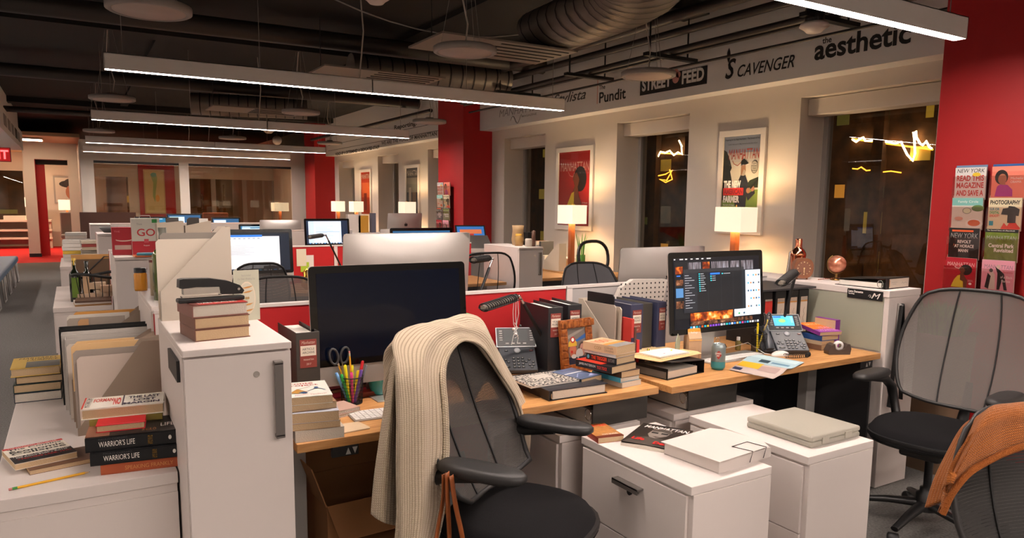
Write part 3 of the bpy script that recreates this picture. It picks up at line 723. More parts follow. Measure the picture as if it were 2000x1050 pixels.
def scr_doc(f):
    f.rect(0, 0, 1, 1, em('0C1A2C', .6)); f.rect(0, .96, 1, 1, em('181C22', .9))
    f.rect(0, .06, .62, .94, em('D8DCE2', .95)); f.rect(0, .88, .62, .94, em('2A6CC0', 1)); f.rect(0, .8, .62, .88, em('E4E6EA', .9)); f.rect(.62, .12, .86, .9, em('CDD2DA', .9))
    for i in range(9): f.rect(.03+i*.065, .83, .065+i*.065, .86, em('8A98A8', .8))
    for i in range(13): f.rect(.05, .66-i*.02, .5-.06*((i*5) % 3), .666-i*.02, em('8A9098', .8))
    for i in range(12): f.rect(.06+i*.07, .01, .1+i*.07, .04, em(dock2[i % 5], .9))
dock2 = ('2A8AD8', 'D0D4D8', '4AB0E0', 'B0B4B8', 'E0E4E8')
def scr_mail(f):
    f.rect(0, 0, 1, 1, em('16253C', .8)); f.rect(.05, .04, .84, .97, em('C8E0F0', 1.0)); f.rect(.05, .04, .18, .97, em('B4CCE0', .95)); f.rect(.22, .5, .8, .52, em('90A8BC', .8))
    for i in range(11): f.rect(.22, .9-i*.07, .5+.07*(i % 3), .91-i*.07, em('88A0B4', .8))
    for i in range(12): f.rect(.06+i*.07, .005, .1+i*.07, .03, em(dock2[i % 5], .9))
def scr_blue(f):
    f.rect(0, 0, 1, 1, em('1C6C98', .8)); f.rect(.04, .1, .3, .9, em('BFE0F2', .9)); f.rect(.1, .2, .75, .85, em('CDEAF8', .95)); f.rect(.05, .93, .9, .97, em('D8F0FA', .9))
def scr_blue2(f):
    f.rect(0, 0, 1, 1, em('20507A', .8)); f.rect(.04, .2, .5, .9, em('BFE0F2', .9)); f.rect(.55, .1, .95, .7, em('3A90C0', .95)); f.rect(.35, .1, .7, .5, em('A8D4EC', .95))

monitor((1.06, 2.66, .74), .0, 'large monitor with a dark blank screen on the nearest desk behind the sweater')
monitor((2.71, 2.52, .74), 0, 'lit monitor showing a desktop full of windows on the right desk', scr_desktop, nochin=True)
monitor((1.375, 3.25, .835), PI, 'silver monitor seen from behind above the big dark monitor')
monitor((2.94, 3.18, .74), PI, 'silver monitor seen from behind left of the lit monitor')
p = Zp(1610, 492, 1.2); monitor((4.22, 3.27, .69), PI+.55, 'silver monitor seen from behind, behind the copper shaker and globe')
monitor((1.31, 6.42, .74), 0, 'monitor with an open text document in the second desk row', scr_doc)
monitor((3.09, 10.2, .74), 0, 'monitor with a pale mail window in the third desk row', scr_mail)
def far_mon(a, b, back, label, scr=None, z=1.257, dz=0):
    p, q = Zp(*a, z), Zp(*b, z); c = (p+q)/2
    monitor((c.x, c.y, z-.517+dz), PI if back else 0, label, scr, w=max(.5, min(.66, abs(q.x-p.x))))
far_mon((265, 416), (322, 415), 0, 'lit blue monitor farthest to the left in the far desk row', scr_blue)
far_mon((322, 415), (398, 416), 0, 'lit blue monitor second from left in the far desk row', scr_blue2)
far_mon((413, 416), (468, 416), 0, 'monitor with a small white window in the far desk row', scr_blue2)
monitor((2.33, 11.2, .74), 0, 'monitor with a blue desktop left of the silver monitor with emblem', scr_blue, w=.5)
monitor((2.62, 10.95, .74), PI, 'silver monitor back with black emblem in the third desk row', w=.6)
monitor((3.0, 7.12, .74), PI, 'low silver monitor back beyond the red divider', w=.6)
monitor((2.86, 6.40, .74), 0, 'black topped monitor facing forward in the second desk row at right', scr_blue2)
monitor((4.35, 10.4, .88), PI, 'silver monitor back in front of the far table lamp', w=.56)
m = MB(); m.box((3.95, 10.1, .84), (4.6, 10.75, .88), WHITE); m.box((3.97, 10.12, 0), (4.58, 10.73, .84), WHITE); tag(m.build('storage_cabinet'), 'white cabinet carrying the silver monitor before the far table lamp', 'cabinet')
m = MB(); m.box((3.6, 10.75, 1.0), (4.2, 11.05, 1.03), WHITE); m.box((3.62, 10.77, 0), (4.18, 11.03, 1.0), WHITE); tag(m.build('storage_cabinet'), 'white cabinet carrying the tumbler and file holders in mid room', 'cabinet')
# desks behind the right rows
m = MB(); m.box((3.95, 3.05, .66), (5.1, 3.75, .69), WOOD); m.box((3.98, 3.1, 0), (4.03, 3.7, .66), WHITE); m.box((5.0, 3.1, 0), (5.05, 3.7, .66), WHITE); tag(m.build('window_desk'), 'desk by the near window behind the end cabinet', 'desk')

# ---------------------------------------------------------------- task chairs
MESHF = stripe_alpha('chair_mesh', '3E3A37', .0042, .9)
MESHG = stripe_alpha('chair_mesh_grey', '6E6A68', .0042, .85)
MESHD = stripe_alpha('chair_mesh_dark', '171615', .009, .93)
SEATM = mat('121113', .95, spec=.2, bump=.3, bscale=500)
PLAS = mat('141415', .42); PLG = mat('201F1F', .5)
def rbox(m, c, d, r, mt, k=.35):
    """soft pad: superellipse slab"""
    m.lathe([(.02, -d[2]/2), (.46*1.0, -d[2]/2), (.5, -d[2]*.2), (.5, d[2]*.2), (.46, d[2]/2), (.3, d[2]/2+.002), (.02, d[2]/2+.003)], mt, 32, c, True, d[0], d[1], power=r)
def chair(loc, fwd, label, mesh=None, name='office_chair', bw=.5, zb=.6, zt=1.07, rec=.18, by=-.2, bar=False, frame=PLG, arms=True, group=None, armz=.66, aw=.57, seatz=.46, seat=True):
    """local +Y is where the sitter looks; back stands at y = -.2"""
    mesh = mesh or MESHF
    t = thing(name, label, 'chair', loc, fwd-PI/2, group)
    for k in range(5):
        a = k*2*PI/5+.3; c, s = math.cos(a), math.sin(a)
        m = MB(); m.tube([(.03*c, .03*s, .12), (.16*c, .16*s, .105), (.3*c, .3*s, .075)], [.03, .024, .018], PLAS, 8, flat=.7); lg = m.build('leg', t)
        m = MB(T4(.31*c, .31*s, .03, a+.5)); m.lathe([(.03, -.012), (.03, .012)], BLACK, 14, (0, 0, 0)); m.T = T4(.31*c, .31*s, .03, a+.5) @ Matrix.Rotation(PI/2, 4, 'X')
        m = MB(T4(.31*c, .31*s, .03, a+.5) @ Matrix.Rotation(PI/2, 4, 'X')); m.lathe([(.022, -.024), (.03, -.02), (.03, .02), (.022, .024)], BLACK, 14); m.build('caster', lg)
    MB().lathe([(.045, .09), (.045, .17), (.03, .18), (.03, .2), (.018, .2), (.018, seatz-.08)], PLAS, 18).build('column', t)
    m = MB()
    def st(u, v):
        a = 2*PI*u; c, s = math.cos(a), math.sin(a); q = (abs(c)**2.6+abs(s)**2.6)**(-1/2.6); r = min(1, v*1.0)
        z = .03*(1-r**4)+(-.028 if v > .999 else 0)
        return (.25*c*q*r, .02+.245*s*q*r, seatz-.03+z-.02*max(0, s*q*r)**2*(1 if s > 0 else 0))
    m.grid(st, 36, 10, SEATM)
    m.lathe([(.5, 0), (.505, -.012), (.47, -.04), (.02, -.05)], PLAS, 36, (0, .02, seatz-.055), True, .5, .49, power=2.6)
    m.build('seat', t)
    MB().box((-.09, -.16, seatz-.16), (.09, .13, seatz-.1), PLAS).build('tilt_mechanism', t, bevel=.015)
    # backrest
    H = zt-zb
    def hw(v): # half width by height
        return bw/2*(.80+.36*math.sin(PI*min(1, (v*.92+.10)))**1.0) if v < .55 else bw/2*(1.14-.34*((v-.55)/.45)**1.5)
    def bp(u, v, off=0):
        x = (u*2-1)
        w = hw(v); e = 1-abs(x)**5*.0
        z = zb+H*v
        cz = .035*(1-abs(x)**3)*0
        y = by-rec*(v)-.04*math.sin(PI*v)*-1*0 + .05*(x*x) - .02*math.sin(v*PI)+off
        zz = z - (.03*abs(x)**4 if v > .9 else 0)*((v-.9)/.1 if v > .9 else 1) + (.04*abs(x)**3*(1-v/.12) if v < .12 else 0)
        return (x*w, y, zz)
    m = MB(); m.grid(lambda u, v: bp(u, v), 16, 16, mesh); m.build('back_mesh', t)
    m = MB(); rim = [bp(0, i/12) for i in range(13)]+[bp(i/10, 1) for i in range(1, 11)]+[bp(1, 1-i/12) for i in range(1, 13)]+[bp(1-i/10, 0) for i in range(1, 10)]
    m.tube(rim, .009, frame, 8, closed=True); m.build('back_frame', t)
    for u in (.3, .7):
        m = MB(); m.tube([bp(u+.03*math.sin(v/8*PI)*(1 if u < .5 else -1), v/8, .003) for v in range(9)], .0035, BLACK, 6); m.build('back_seam', t)
    m = MB(); m.tube([(0, -.05, seatz-.12), (0, by-.03, seatz-.1), (0, by-.07, zb-.02), (0, by-.07-rec*.2, zb+H*.2)], [.03, .03, .024, .016], PLAS, 10, flat=.6)
    if bar: m.tube([(-hw(.4)*.98, -.17-rec*.4, zb+H*.4), (-.12, -.27-rec*.4, zb+H*.36), (.12, -.27-rec*.4, zb+H*.36), (hw(.4)*.98, -.17-rec*.4, zb+H*.4)], .014, PLAS, 8)
    m.build('back_support', t)
    if arms:
        for s in (-1, 1):
            m = MB(); m.tube([(s*.12, -.16, seatz-.12), (s*.25, -.2, seatz-.06), (s*(aw/2), -.2, armz-.1), (s*(aw/2), -.12, armz-.05), (s*aw/2, .02, armz-.03)], [.02, .022, .024, .022, .015], PLAS, 10); ap = m.build('arm_post', t)
            m = MB(); rbox(m, (s*aw/2, 0.02, armz-.01), (.1, .29, .03), 2.8, PLG); m.build('arm_pad', ap)
    return t
FW1 = math.atan2(-.854, .52)
CH1 = chair((1.19, 1.935, 0), FW1, 'black mesh office chair in the foreground with the cream sweater over it', bw=.46, by=-.1, zb=.56, rec=.2, zt=1.08, armz=.735, seatz=.53, aw=.52)
CH2 = chair((3.37, 1.785, 0), math.radians(187), 'grey mesh office chair at the right beside the pedestals', mesh=stripe_alpha('chair_mesh_pale', '645E5A', .0042, .9), bw=.56, zb=.53, zt=1.1, rec=.14, by=-.3, armz=.70, seatz=.52)
chair((2.19, .70, 0), math.radians(-108), 'dark mesh office chair cut by the bottom right corner under the orange knit', mesh=MESHD, bw=.44, zb=.5, zt=.935, rec=.12, arms=False)
chair((1.08, 4.35, 0), math.radians(-95), 'grey mesh chair whose back shows left of the big dark monitor', mesh=MESHG, bw=.48, zt=1.02)
chair((1.17, 5.72, 0), math.radians(88), 'dark framed mesh chair in front of the text document monitor', mesh=MESHF, bw=.36, zt=1.05, rec=.08, frame=PLAS)
chair((2.93, 5.45, 0), math.radians(84), 'black framed see through mesh chair in front of the white cabinet in mid room', mesh=stripe_alpha('chair_mesh_thin', '4A4A4A', .0042, .35), bw=.46, zt=1.1, rec=.1, frame=PLAS)
chair((3.37, 4.2, 0), math.radians(-104), 'grey fabric backed chair tilted behind the grey divider', mesh=mat('6A6A6E', .8), bw=.42, zt=1.04, rec=.26)
chair((4.62, 2.66, 0), math.radians(-75), 'grey mesh chair behind the end cabinet by the near window', mesh=MESHG, bw=.42, zt=.99)
# black ring backed chair by the window
t = thing('office_chair', 'black chair with an open ring shaped back below the middle table lamp', 'chair', (4.25, 5.6, 0), .35)
m = MB(); m.tube([(.26*math.copysign(abs(math.cos(a))**.75, math.cos(a)), -.05+.03*math.sin(a), 1.0+.15*math.copysign(abs(math.sin(a))**.8, math.sin(a))) for a in [k*2*PI/28 for k in range(28)]], .016, PLAS, 8, closed=True); m.build('back_ring', t)
m = MB(); rbox(m, (0, -.27, .47), (.48, .46, .07), 2.8, SEATM); m.build('seat', t)
MB().lathe([(.03, .05), (.02, .2), (.02, .44)], PLAS, 14, (0, -.27, 0)).build('column', t)
m = MB(); m.tube([(0, -.27, .42), (0, -.0, .46), (0, -.05, .87)], .02, PLAS, 8); m.build('back_support', t)
for k in range(5):
    a = k*2*PI/5; m = MB(); m.tube([(0, -.27, .1), (.28*math.cos(a), -.27+.28*math.sin(a), .05)], .018, PLAS, 8); m.build('leg', t)
for s in (-1, 1):
    m = MB(); m.tube([(s*.18, -.22, .43), (s*.29, -.22, .5), (s*.29, -.22, .68)], .016, PLAS, 8); m.bc((s*.29, -.24, .69), (.08, .24, .03), PLAS); m.build('armrest', t)
# blue bench in the aisle
t = thing('bench', 'blue padded bench with thin metal legs at the left edge', 'bench', (-1.3, 13.6, 0))
m = MB(); m.box((-.5, -2.2, .36), (.42, 2.2, .47), mat('27506C', .5)); m.build('cushion', t, bevel=.03, seg=3)
for y in (-2, -1, 0, 1, 2):
    m = MB(); m.tube([(.38, y, .36), (.4, y, .01), (.4, y+.35, .01), (.38, y+.35, .36)], .012, LGREY, 6); m.build('leg', t)

# ================================================================ BOOKS AND PAPER
def book(o, rz, L, W, T, cov, label, pages=PAGES, spine='right', hard=True, front=None, spt=None, group=None, cat='book', name='book'):
    """o = near left bottom corner; local x runs along the near edge, y away, z up"""
    t = thing(name, label, cat, o, rz, group)
    e = .003 if hard else 0.0008; th = .0028 if hard else .0012
    m = MB(); m.box((0, 0, 0), (L, W, th), cov); m.box((0, 0, T-th), (L, W, T), cov)
    if spine == 'front': m.box((0, 0, th), (L, th, T-th), cov)
    elif spine == 'back': m.box((0, W-th, th), (L, W, T-th), cov)
    elif spine == 'left': m.box((0, 0, th), (th, W, T-th), cov)
    else: m.box((L-th, 0, th), (L, W, T-th), cov)
    f = Face(m, (0, 0, T), (1, 0, 0), (0, 1, 0), L, W)
    if front: front(f)
    if spt:
        f2 = Face(m, (0, 0, 0), (1, 0, 0), (0, 0, 1), L, T); spt(f2)
    m.build('cover', t, bevel=.0008 if hard else 0, seg=1)
    i = [e, L-e, e, W-e]
    if spine == 'front': i[2] = th
    if spine == 'back': i[3] = W-th
    if spine == 'left': i[0] = th
    if spine == 'right': i[1] = L-th
    MB().box((i[0], i[2], th), (i[1], i[3], T-th), pages).build('pages', t)
    return t
def on(px, z, up=0): p = Zp(*px, z); p.z += up; return p
C = lambda h, r=.5: mat(h, r)
def tx(*a): return lambda f: [f.text(*q) for q in a]

# --- left cabinet, stack with the two thick black spines
p, rz, L = span((197, 928), (363, 908), .7)
z = .7
def st_sp(title, col=WINK):
    def g(f):
        f.text(title, .14, .3, .52, .7, col); f.text('PAULO COELHO', .14, .78, .44, .92, C('4A4A4E')); f.text('PAULO', .66, .15, .68+.03, .45, GOLD); f.text('COELHO', .66, .5, .71, .8, GOLD); f.oval(.9, .5, .018, .16, WINK)
    return g
book((p.x, p.y, z), rz, L, .16, .03, C('A4502E', .8), 'faded orange hardback at the bottom of the stack with the two black books', spine='front', spt=tx(('SPEAKING FRANKLY', .28, .3, .85, .7, C('C98A50')), ))
z += .031
book((p.x-.025, p.y, z), rz, L+.02, .17, .04, C('101114', .35), 'thick black hardback with WARRIOR\'S LIFE on its spine, the lower of two', spine='front', spt=st_sp("WARRIOR'S LIFE"))
z += .041
def war(f):
    f.rect(0, .05, .25, .9, mat('8A5A44', .5, noisec=.4)); f.rect(.25, 0, .8, .95, BLK2); f.text('LIFE', .8, .3, .95, .5, WINK); f.text("PAULO", .6, .1, .75, .25, GOLD)
book((p.x-.035, p.y+.003, z), rz+.03, L+.02, .17, .042, C('101114', .35), 'thick black hardback with WARRIOR\'S LIFE on its spine, the upper of two', spine='front', spt=st_sp("WARRIOR'S LIFE"), front=war)
z += .043
book((p.x-.005, p.y+.045, z), rz+.02, .13, .08, .022, C('C8202A'), 'small bright red notebook lying on the black books', pages=PAGES, spine='back')
book((p.x-.02, p.y+.128, z), rz+.02, .2, .11, .02, C('8C7A34'), 'gold patterned book under the white hardback with red title', spine='front')
def clinc(f):
    f.rect(.0, .0, 1, 1, C('E6E0D2')); f.text('FORMAN', .12, .55, .36, .85, C('D03020'), 0, .03); f.text('NO', .37, .2, .46, .8, C('D03020'), 0, .04); f.text('THE LAST', .55, .62, .95, .85, C('30203A'), 0, .03); f.text('LOST', .62, .35, .9, .55, C('30203A'), 0, .03); f.text('MARGIN', .5, .1, .95, .28, C('30203A'), 0, .03); f.line([(.49, .05), (.49, .95)], .004, C('30203A')); f.rect(0, 0, .02, 1, C('D03020')); f.text('KERRY', .03, .1, .1, .9, INK)
book((p.x-.04, p.y+.13, z+.021), rz+.03, .225, .14, .032, C('E6E0D2'), 'cream hardback with red and purple title lettering, topmost of its stack', pages=PAGES, spine='back', front=clinc)
# --- the coming economic collapse
p, rz, L = span((58, 930), (180, 905), .7)
book((p.x, p.y+.01, .7), rz, L+.03, .14, .014, C('6A4A38'), 'thin paperback under the white and black paperback at far left', hard=False, spine='back')
def coll(f):
    f.rect(0, .0, 1, 1, C('E8E0D0')); f.rect(0, 0, 1, .42, BLK2); f.rect(0, .9, 1, 1, C('C02020')); f.text('THE NATIONAL BESTSELLER', .08, .92, .9, .98, WINK)
    f.text('The Coming', .06, .76, .95, .88, INK, 0, .02); f.text('Economic', .06, .61, .95, .74, INK, 0, .02); f.text('Collapse', .06, .45, .95, .59, INK, 0, .02)
    f.text('How You Can Thrive When', .05, .33, .97, .4, WINK); f.text('Oil Costs $200 a Barrel', .08, .24, .9, .31, WINK); f.text('STEPHEN LEEB, PHD', .08, .13, .95, .2, C('D02020'))
book((p.x-.035, p.y+.03, .7145), rz+.06, L-.0, .17, .018, C('E8E0D0'), 'white and black paperback with the title The Coming Economic Collapse', hard=False, spine='back', front=coll)
# --- yellow hardback stack further back
p = Zp(28, 788, .7); z = .7
for i, (T, c, pg, dx, lab) in enumerate(((.038, '1C2A3A', PAGEW, 0, 'dark blue hardback at the bottom of the stack by the aisle'), (.034, '1E3A34', PAGES, 0, 'dark green hardback second from the bottom of the aisle stack'), (.03, '141414', PAGES, .01, 'black hardback under the yellow one in the aisle stack'))):
    book((p.x+dx, p.y, z), -.02, .16, .22, T, C(c), lab, pages=pg, spine='left'); z += T+.001
def marg(f): f.rect(.0, 0, 1, 1, C('D2AE52')); f.rect(.3, 0, 1, .55, mat('6A6862', .6, noisec=.4)); f.text('MARGARET', .12, .8, .95, .93, INK, .2); f.text('LAURENCE', .3, .62, .95, .75, INK, .2)
book((p.x-.005, p.y-.005, z), 0, .165, .22, .034, C('D2AE52'), 'yellow hardback with a grey photo on its cover, on top of the aisle stack', spine='back', front=marg)
z_ = z
# pencil
t = thing('pencil', 'yellow pencil with a pink eraser lying on the left low cabinet', 'pencil')
a, b = Zp(17, 956, .703), Zp(176, 921, .703); a.z = b.z = .7036; d = (b-a)
m = MB(); m.tube([a+d*.1, a+d*.93], .0036, C('E0A820'), 6); m.build('pencil_body', t)
MB().tube([a+d*.04, a+d*.1], .0038, C('3A8A3A', .3), 10).build('ferrule', t); MB().tube([a, a+d*.04], .0034, C('C07070'), 10).build('eraser', t)
m = MB(); m.tube([a+d*.93, a+d*.985], [.0036, .001], C('C8A070'), 8); m.tube([a+d*.985, b], [.001, .0003], BLK2, 6); m.build('pencil_tip', t)

# --- magazine files and binders
def mag_file(o, rz, L, D, H, low, mt, label, fill=None, flip=False, top=.12):
    """L = long side along local x, high back at +x end unless flipped"""
    t = thing('magazine_file', label, 'magazine file', o, rz)
    pr = [(0, 0), (L, 0), (L, H), (L*(1-top), H), (0, low)] if not flip else [(0, 0), (L, 0), (L, low), (L*top, H), (0, H)]
    w = .002
    m = MB(); m.prism(pr, 0, w, mt, 'y'); m.prism(pr, D-w, D, mt, 'y'); m.box((0, w, 0), (L, D-w, w), mt)
    hi, lo = (L-w, 0) if not flip else (0, L-w)
    m.box((hi, w, w), (hi+w, D-w, H), mt); m.box((lo, w, w), (lo+w, D-w, low), mt)
    m.build('file_body', t)
    for i, (c, x0, x1, h, yy) in enumerate(fill or []):
        m = MB(); pts = [(x0, .004), (x1, .004), (x1, h+.0), (x0+.01, h*1.0), (x0, h-.01)]
        m.prism(pts, D*yy, D*yy+.006, c, 'y'); m.build('filed_paper', t)
    return t
GRY = mat('8E867E', .7)
# on the foreground tall cabinet
p = Zp(313, 624, 1.1)
mag_file((.236, 2.635, 1.1), 0, .225, .085, .31, .10, mat('C2B8AA', .7), 'large beige magazine file on the foreground tall cabinet, slanted side to the viewer',
         [(mat('D8CCBC', .8), -.005, .18, .27, .35), (GRY, .01, .2, .29, .6)])
mag_file((.305, 3.42, 1.1), 0, .105, .08, .31, .30, BEIGE, 'beige magazine file behind the large slanted one, left of a pair', [(C('4A4440'), .04, .09, .325, .5)])
mag_file((.415, 3.42, 1.1), 0, .105, .08, .31, .29, BEIGE, 'beige magazine file behind the large slanted one, right of a pair', [(C('3A342E'), .01, .06, .325, .3), (PAPER, .05, .1, .32, .6)])
# on the low cabinet
MF = mat('9A8878', .75)
mag_file((-.025, 2.80, .7), 0, .29, .08, .31, .02, MF, top=.28, label='nearest grey brown magazine file on the left low cabinet', fill=[(C('A89C92'), 0, .24, .29, .3), (C('D8C8BC'), .01, .2, .27, .15)])
mag_file((-.03, 2.905, .7), 0, .295, .075, .31, .13, MF, 'second magazine file from the front on the left low cabinet', [(MANILA, -.0, .26, .295, .2), (MANILA, .01, .2, .3, .6)])
mag_file((-.035, 2.99, .7), 0, .3, .075, .31, .15, MF, 'third magazine file from the front on the left low cabinet', [(C('C8C0B6'), -.01, .26, .28, .4)])
mag_file((-.045, 3.60, .7), 0, .31, .085, .31, .11, MF, 'magazine file with a peach folder, behind the black binder on the left low cabinet', [(C('B4A89C'), -.0, .22, .29, .12), (C('D8A878'), .04, .08, .285, .02), (PAPER, 0, .24, .3, .5)])
mag_file((0.0, 3.70, .7), 0, .28, .085, .31, .14, MF, 'rearmost magazine file with an orange folder on the left low cabinet', [(C('DDA050'), -.02, .24, .3, .4)])
def binder_up(o, rz, W, H, D, mt, label, tagc=None, text=(), sheets=True, name='binder', open_top=True):
    """standing ring binder, spine toward local -y; W spine width, D depth"""
    t = thing(name, label, 'binder', o, rz)
    e = .003
    m = MB(); m.box((0, 0, 0), (W, e, H), mt); m.box((0, e, 0), (e, D, H), mt); m.box((W-e, e, 0), (W, D, H), mt)
    m.build('binder_cover', t, bevel=.001, seg=1)
    if sheets: MB().box((e+.003, .02, .006), (W-e-.008, D-.02, H-.012), PAPER).build('sheets', t)
    if tagc:
        m = MB(); f = Face(m, (W*.14, 0, H*.55), (1, 0, 0), (0, 0, 1), W*.72, H*.36, .001)
        f.rect(0, 0, 1, 1, tagc); f.rect(.04, .42, .96, .78, C('E4DACA')); f.text('Manhattan', .1, .84, .9, .95, C('D8B8A8'), .3)
        f.text(text[0], .14, .62, .86, .7, INK); f.text(text[1], .14, .5, .86, .58, INK); f.text(text[2], .2, .26, .8, .32, C('E0C8B8')); f.text(text[3], .36, .1, .64, .17, C('E0C8B8')); m.build('spine_label', t)
    return t
TAG = C('8A3A32', .6)
m0 = binder_up((-.07, 3.33, .7), PI/2*0-PI/2, .07, .30, .32, BLACK, 'black binder standing on the left low cabinet beside the yellow book')
binder_up((-.062, 3.255, .7), -PI/2, .075, .29, .31, C('B9B4AE', .35), 'white binder standing in front of the black binder on the left low cabinet')
binder_up((-.05, 3.175, .7), -PI/2, .075, .285, .3, C('B0AAA4', .35), 'second white binder, nearer, standing on the left low cabinet')
# desk one: article archive binder and white files
binder_up((.665, 2.60, .74), .0, .085, .29, .27, C('3C3834', .5), 'dark grey binder labelled ARTICLE ARCHIVE left of the big dark monitor', TAG, ('ARTICLE', 'ARCHIVE', 'MANHATTAN', '2017'))
mag_file((.57, 2.62, .74), PI/2, .27, .07, .30, .22, C('CFC6BA', .7), 'white magazine file beside the article archive binder', [(PAPER, .02, .22, .32, .3), (C('A02828'), .05, .2, .3, .7)])
binder_up((1.80, 2.66, .74), -.06, .075, .30, .27, C('26282C', .4), 'dark binder labelled VIDEO RELEASES left of its twin behind the desk lamp', TAG, ('VIDEO', 'RELEASES', 'MANHATTAN', '2017'))
binder_up((1.935, 2.70, .74), -.06, .075, .30, .27, C('26282C', .4), 'dark binder labelled VIDEO RELEASES behind the picture frame', TAG, ('VIDEO', 'RELEASES', 'MANHATTAN', '2017'))
binder_up((2.20, 2.57, .74), .0, .075, .30, .27, C('3A3E58', .35), 'slate blue binder with a label left of the lit monitor, left one', TAG, ('VIDEO', 'RELEASES', 'MANHATTAN', '2017'))
binder_up((2.285, 2.60, .74), .0, .075, .295, .27, C('45423E', .35), 'grey unlabelled binder between two slate blue binders')
binder_up((2.372, 2.575, .74), .0, .055, .30, .27, C('3A3E58', .35), 'slate blue binder right behind the lit monitor edge', TAG, ('ARTICLE', 'ARCHIVE', 'MANHATTAN', '2017'))
mag_file((2.19, 2.56, .74), PI*.5+.1, .26, .09, .31, .10, C('CFC2B0', .7), 'cream magazine file with notebooks left of the slate blue binders', [(C('A79C90'), .03, .24, .3, .7), (C('B4A898'), .02, .22, .29, .4), (BLK2, .06, .24, .345, .5)])
for i, (c, dx, h, w, lab) in enumerate((('C03A34', .0, .24, .014, 'rainbow striped notebook standing in the cream file'), ('5A3A30', .018, .2, .012, 'dark plaid notebook standing right of the rainbow one'), ('B8201E', .034, .14, .016, 'small red notebook standing at the right of the cream file'))):
    m = MB(); x = 2.165+dx; m.box((x, 2.52, .742), (x+w, 2.6, .742+h), C(c))
    if i == 0:
        for j, cc in enumerate(('E0A020', 'D86020', '208090', '202040')): m.box((x-.001, 2.518, .80+j*.025), (x+w+.001, 2.521, .82+j*.025), C(cc))
    tag(m.build('notebook'), lab, 'notebook')
# hutch binders
for i, (x, c, lab) in enumerate(((3.17, 'B03028', 'binder with a red label under the hutch behind the second desk lamp'), (3.27, '2A2A2C', 'grey binder with pale label left of the grey green panel, left one'), (3.375, '2A2A2C', 'grey binder with pale label left of the grey green panel, middle one'), (3.465, '2A2A2C', 'grey binder with pale label next to the grey green panel'))):
    o = binder_up((x, 2.62, .74), 0, .082 if i else .07, .30, .25, BLK2, lab)
    m = MB(); f = Face(m, (.012, 0, .06), (1, 0, 0), (0, 0, 1), .058, .2, .001); f.rect(0, .0, 1, 1, C('C4B6A6')); f.rect(0, .86, 1, .9, C('C08A4A'))
    if i == 0: f.rect(0, .6, 1, .95, C('C03028')); f.rect(0, .2, 1, .38, C('C03028'))
    f.line([(.4, .2), (.55, .3), (.4, .4), (.6, .5), (.45, .6), (.6, .7)], .003, C('8A7A70')); m.build('spine_label', o)
m = MB(); m.box((3.12, 2.6, 1.045), (3.58, 2.95, 1.055), DGREY); tag(m.build('shelf'), 'dark shelf lying over the hutch binders', 'shelf')

# ---------------------------------------------------------------- three books, stapler, card on the tall cabinet
p, rz, L = span((380, 668), (488, 657), 1.1); z = 1.1
for T, lab in ((.034, 'tan hardback at the bottom under the stapler'), (.033, 'tan hardback in the middle under the stapler')):
    book((p.x+.002, p.y, z), rz, L, .17, T, C('7A5040'), lab, spine='left'); z += T+.001
def boys(f): f.rect(.0, 0, 1, 1, C('B02A24')); f.text('BOYS', .2, .6, .9, .8, WINK, 0, .03); f.text('DAN SLATER', .15, .12, .85, .28, WINK, 0, .02); f.rect(0, .0, .12, 1, mat('6A3A30', .6, noisec=.4)); f.line([(.2, .5), (.85, .5)], .004, C('D8B0A0')); f.line([(.3, .42), (.75, .42)], .004, C('D8B0A0'))
book((p.x-.003, p.y-.003, z), rz, L, .17, .036, C('8A5A50'), 'red covered hardback directly beneath the black stapler', pages=PAGEW, spine='left', front=boys); z += .0365
t = thing('stapler', 'black and chrome stapler resting on the red book', 'stapler', (p.x-.035, p.y+.05, z), rz-.02)
m = MB(); m.box((0, -.019, .002), (.185, .019, .015), PLAS); m.build('stapler_base', t, bevel=.004)
m = MB(); m.prism([(.016, .072), (.006, .07), (.004, .046), (.014, .044), (.05, .047), (.115, .045), (.118, .022), (.178, .02), (.184, .03), (.172, .046), (.14, .06), (.09, .07)], -.017, .017, PLAS, 'y'); m.build('stapler_arm', t, bevel=.003)
m = MB(); m.box((.012, -.013, .017), (.12, .013, .021), CHROME); m.box((.016, -.012, .026), (.116, .012, .044), CHROME); m.prism([(.168+.004*math.cos(a), .035+.004*math.sin(a)) for a in [k*PI/5 for k in range(10)]], -.0185, .0185, CHROME, 'y'); m.build('stapler_magazine', t)
a = Zp(447, 614, 1.1); t = thing('greeting_card', 'pale green folded card with a wedding design standing on the tall cabinet', 'card', (.445, 2.52, 1.1), .15)
m = MB(); m.box((0, 0, 0), (.085, .0008, .17), C('B9B9A6', .7)); f = Face(m, (0, 0, 0), (1, 0, 0), (0, 0, 1), .085, .17)
f.text("You're Invited", .3, .88, .68, .92, LGREY, .3); f.text('Our Silver Wedding Day', .15, .8, .85, .85, LGREY, .3)
f.oval(.5, .45, .34, .33, C('D8CCB8')); f.oval(.5, .45, .3, .3, C('C8C4B2'))
for v in (.66, .57, .32, .2): f.poly([(.3, v-.01), (.55, v+.02), (.75, v+.03), (.6, v-.01), (.45, v-.02)], C('C08848'))
f.oval(.46, .45, .05, .025, C('A8885A')); f.oval(.54, .45, .05, .025, C('A8885A')); m.build('card_front', t)
m = MB(T4(0, 0, 0, 1.1)); m.box((0, 0, 0), (.085, .0008, .17), C('B9B9A6', .7)); m.build('card_back', t)
t = thing('acrylic_frame', 'small blank white frame behind the stapler', 'frame', (.335, 2.50, 1.1), 0.05)
MB().box((0, 0, 0), (.09, .004, .12), C('C8C0B6')).build('frame_body', t, bevel=.001)

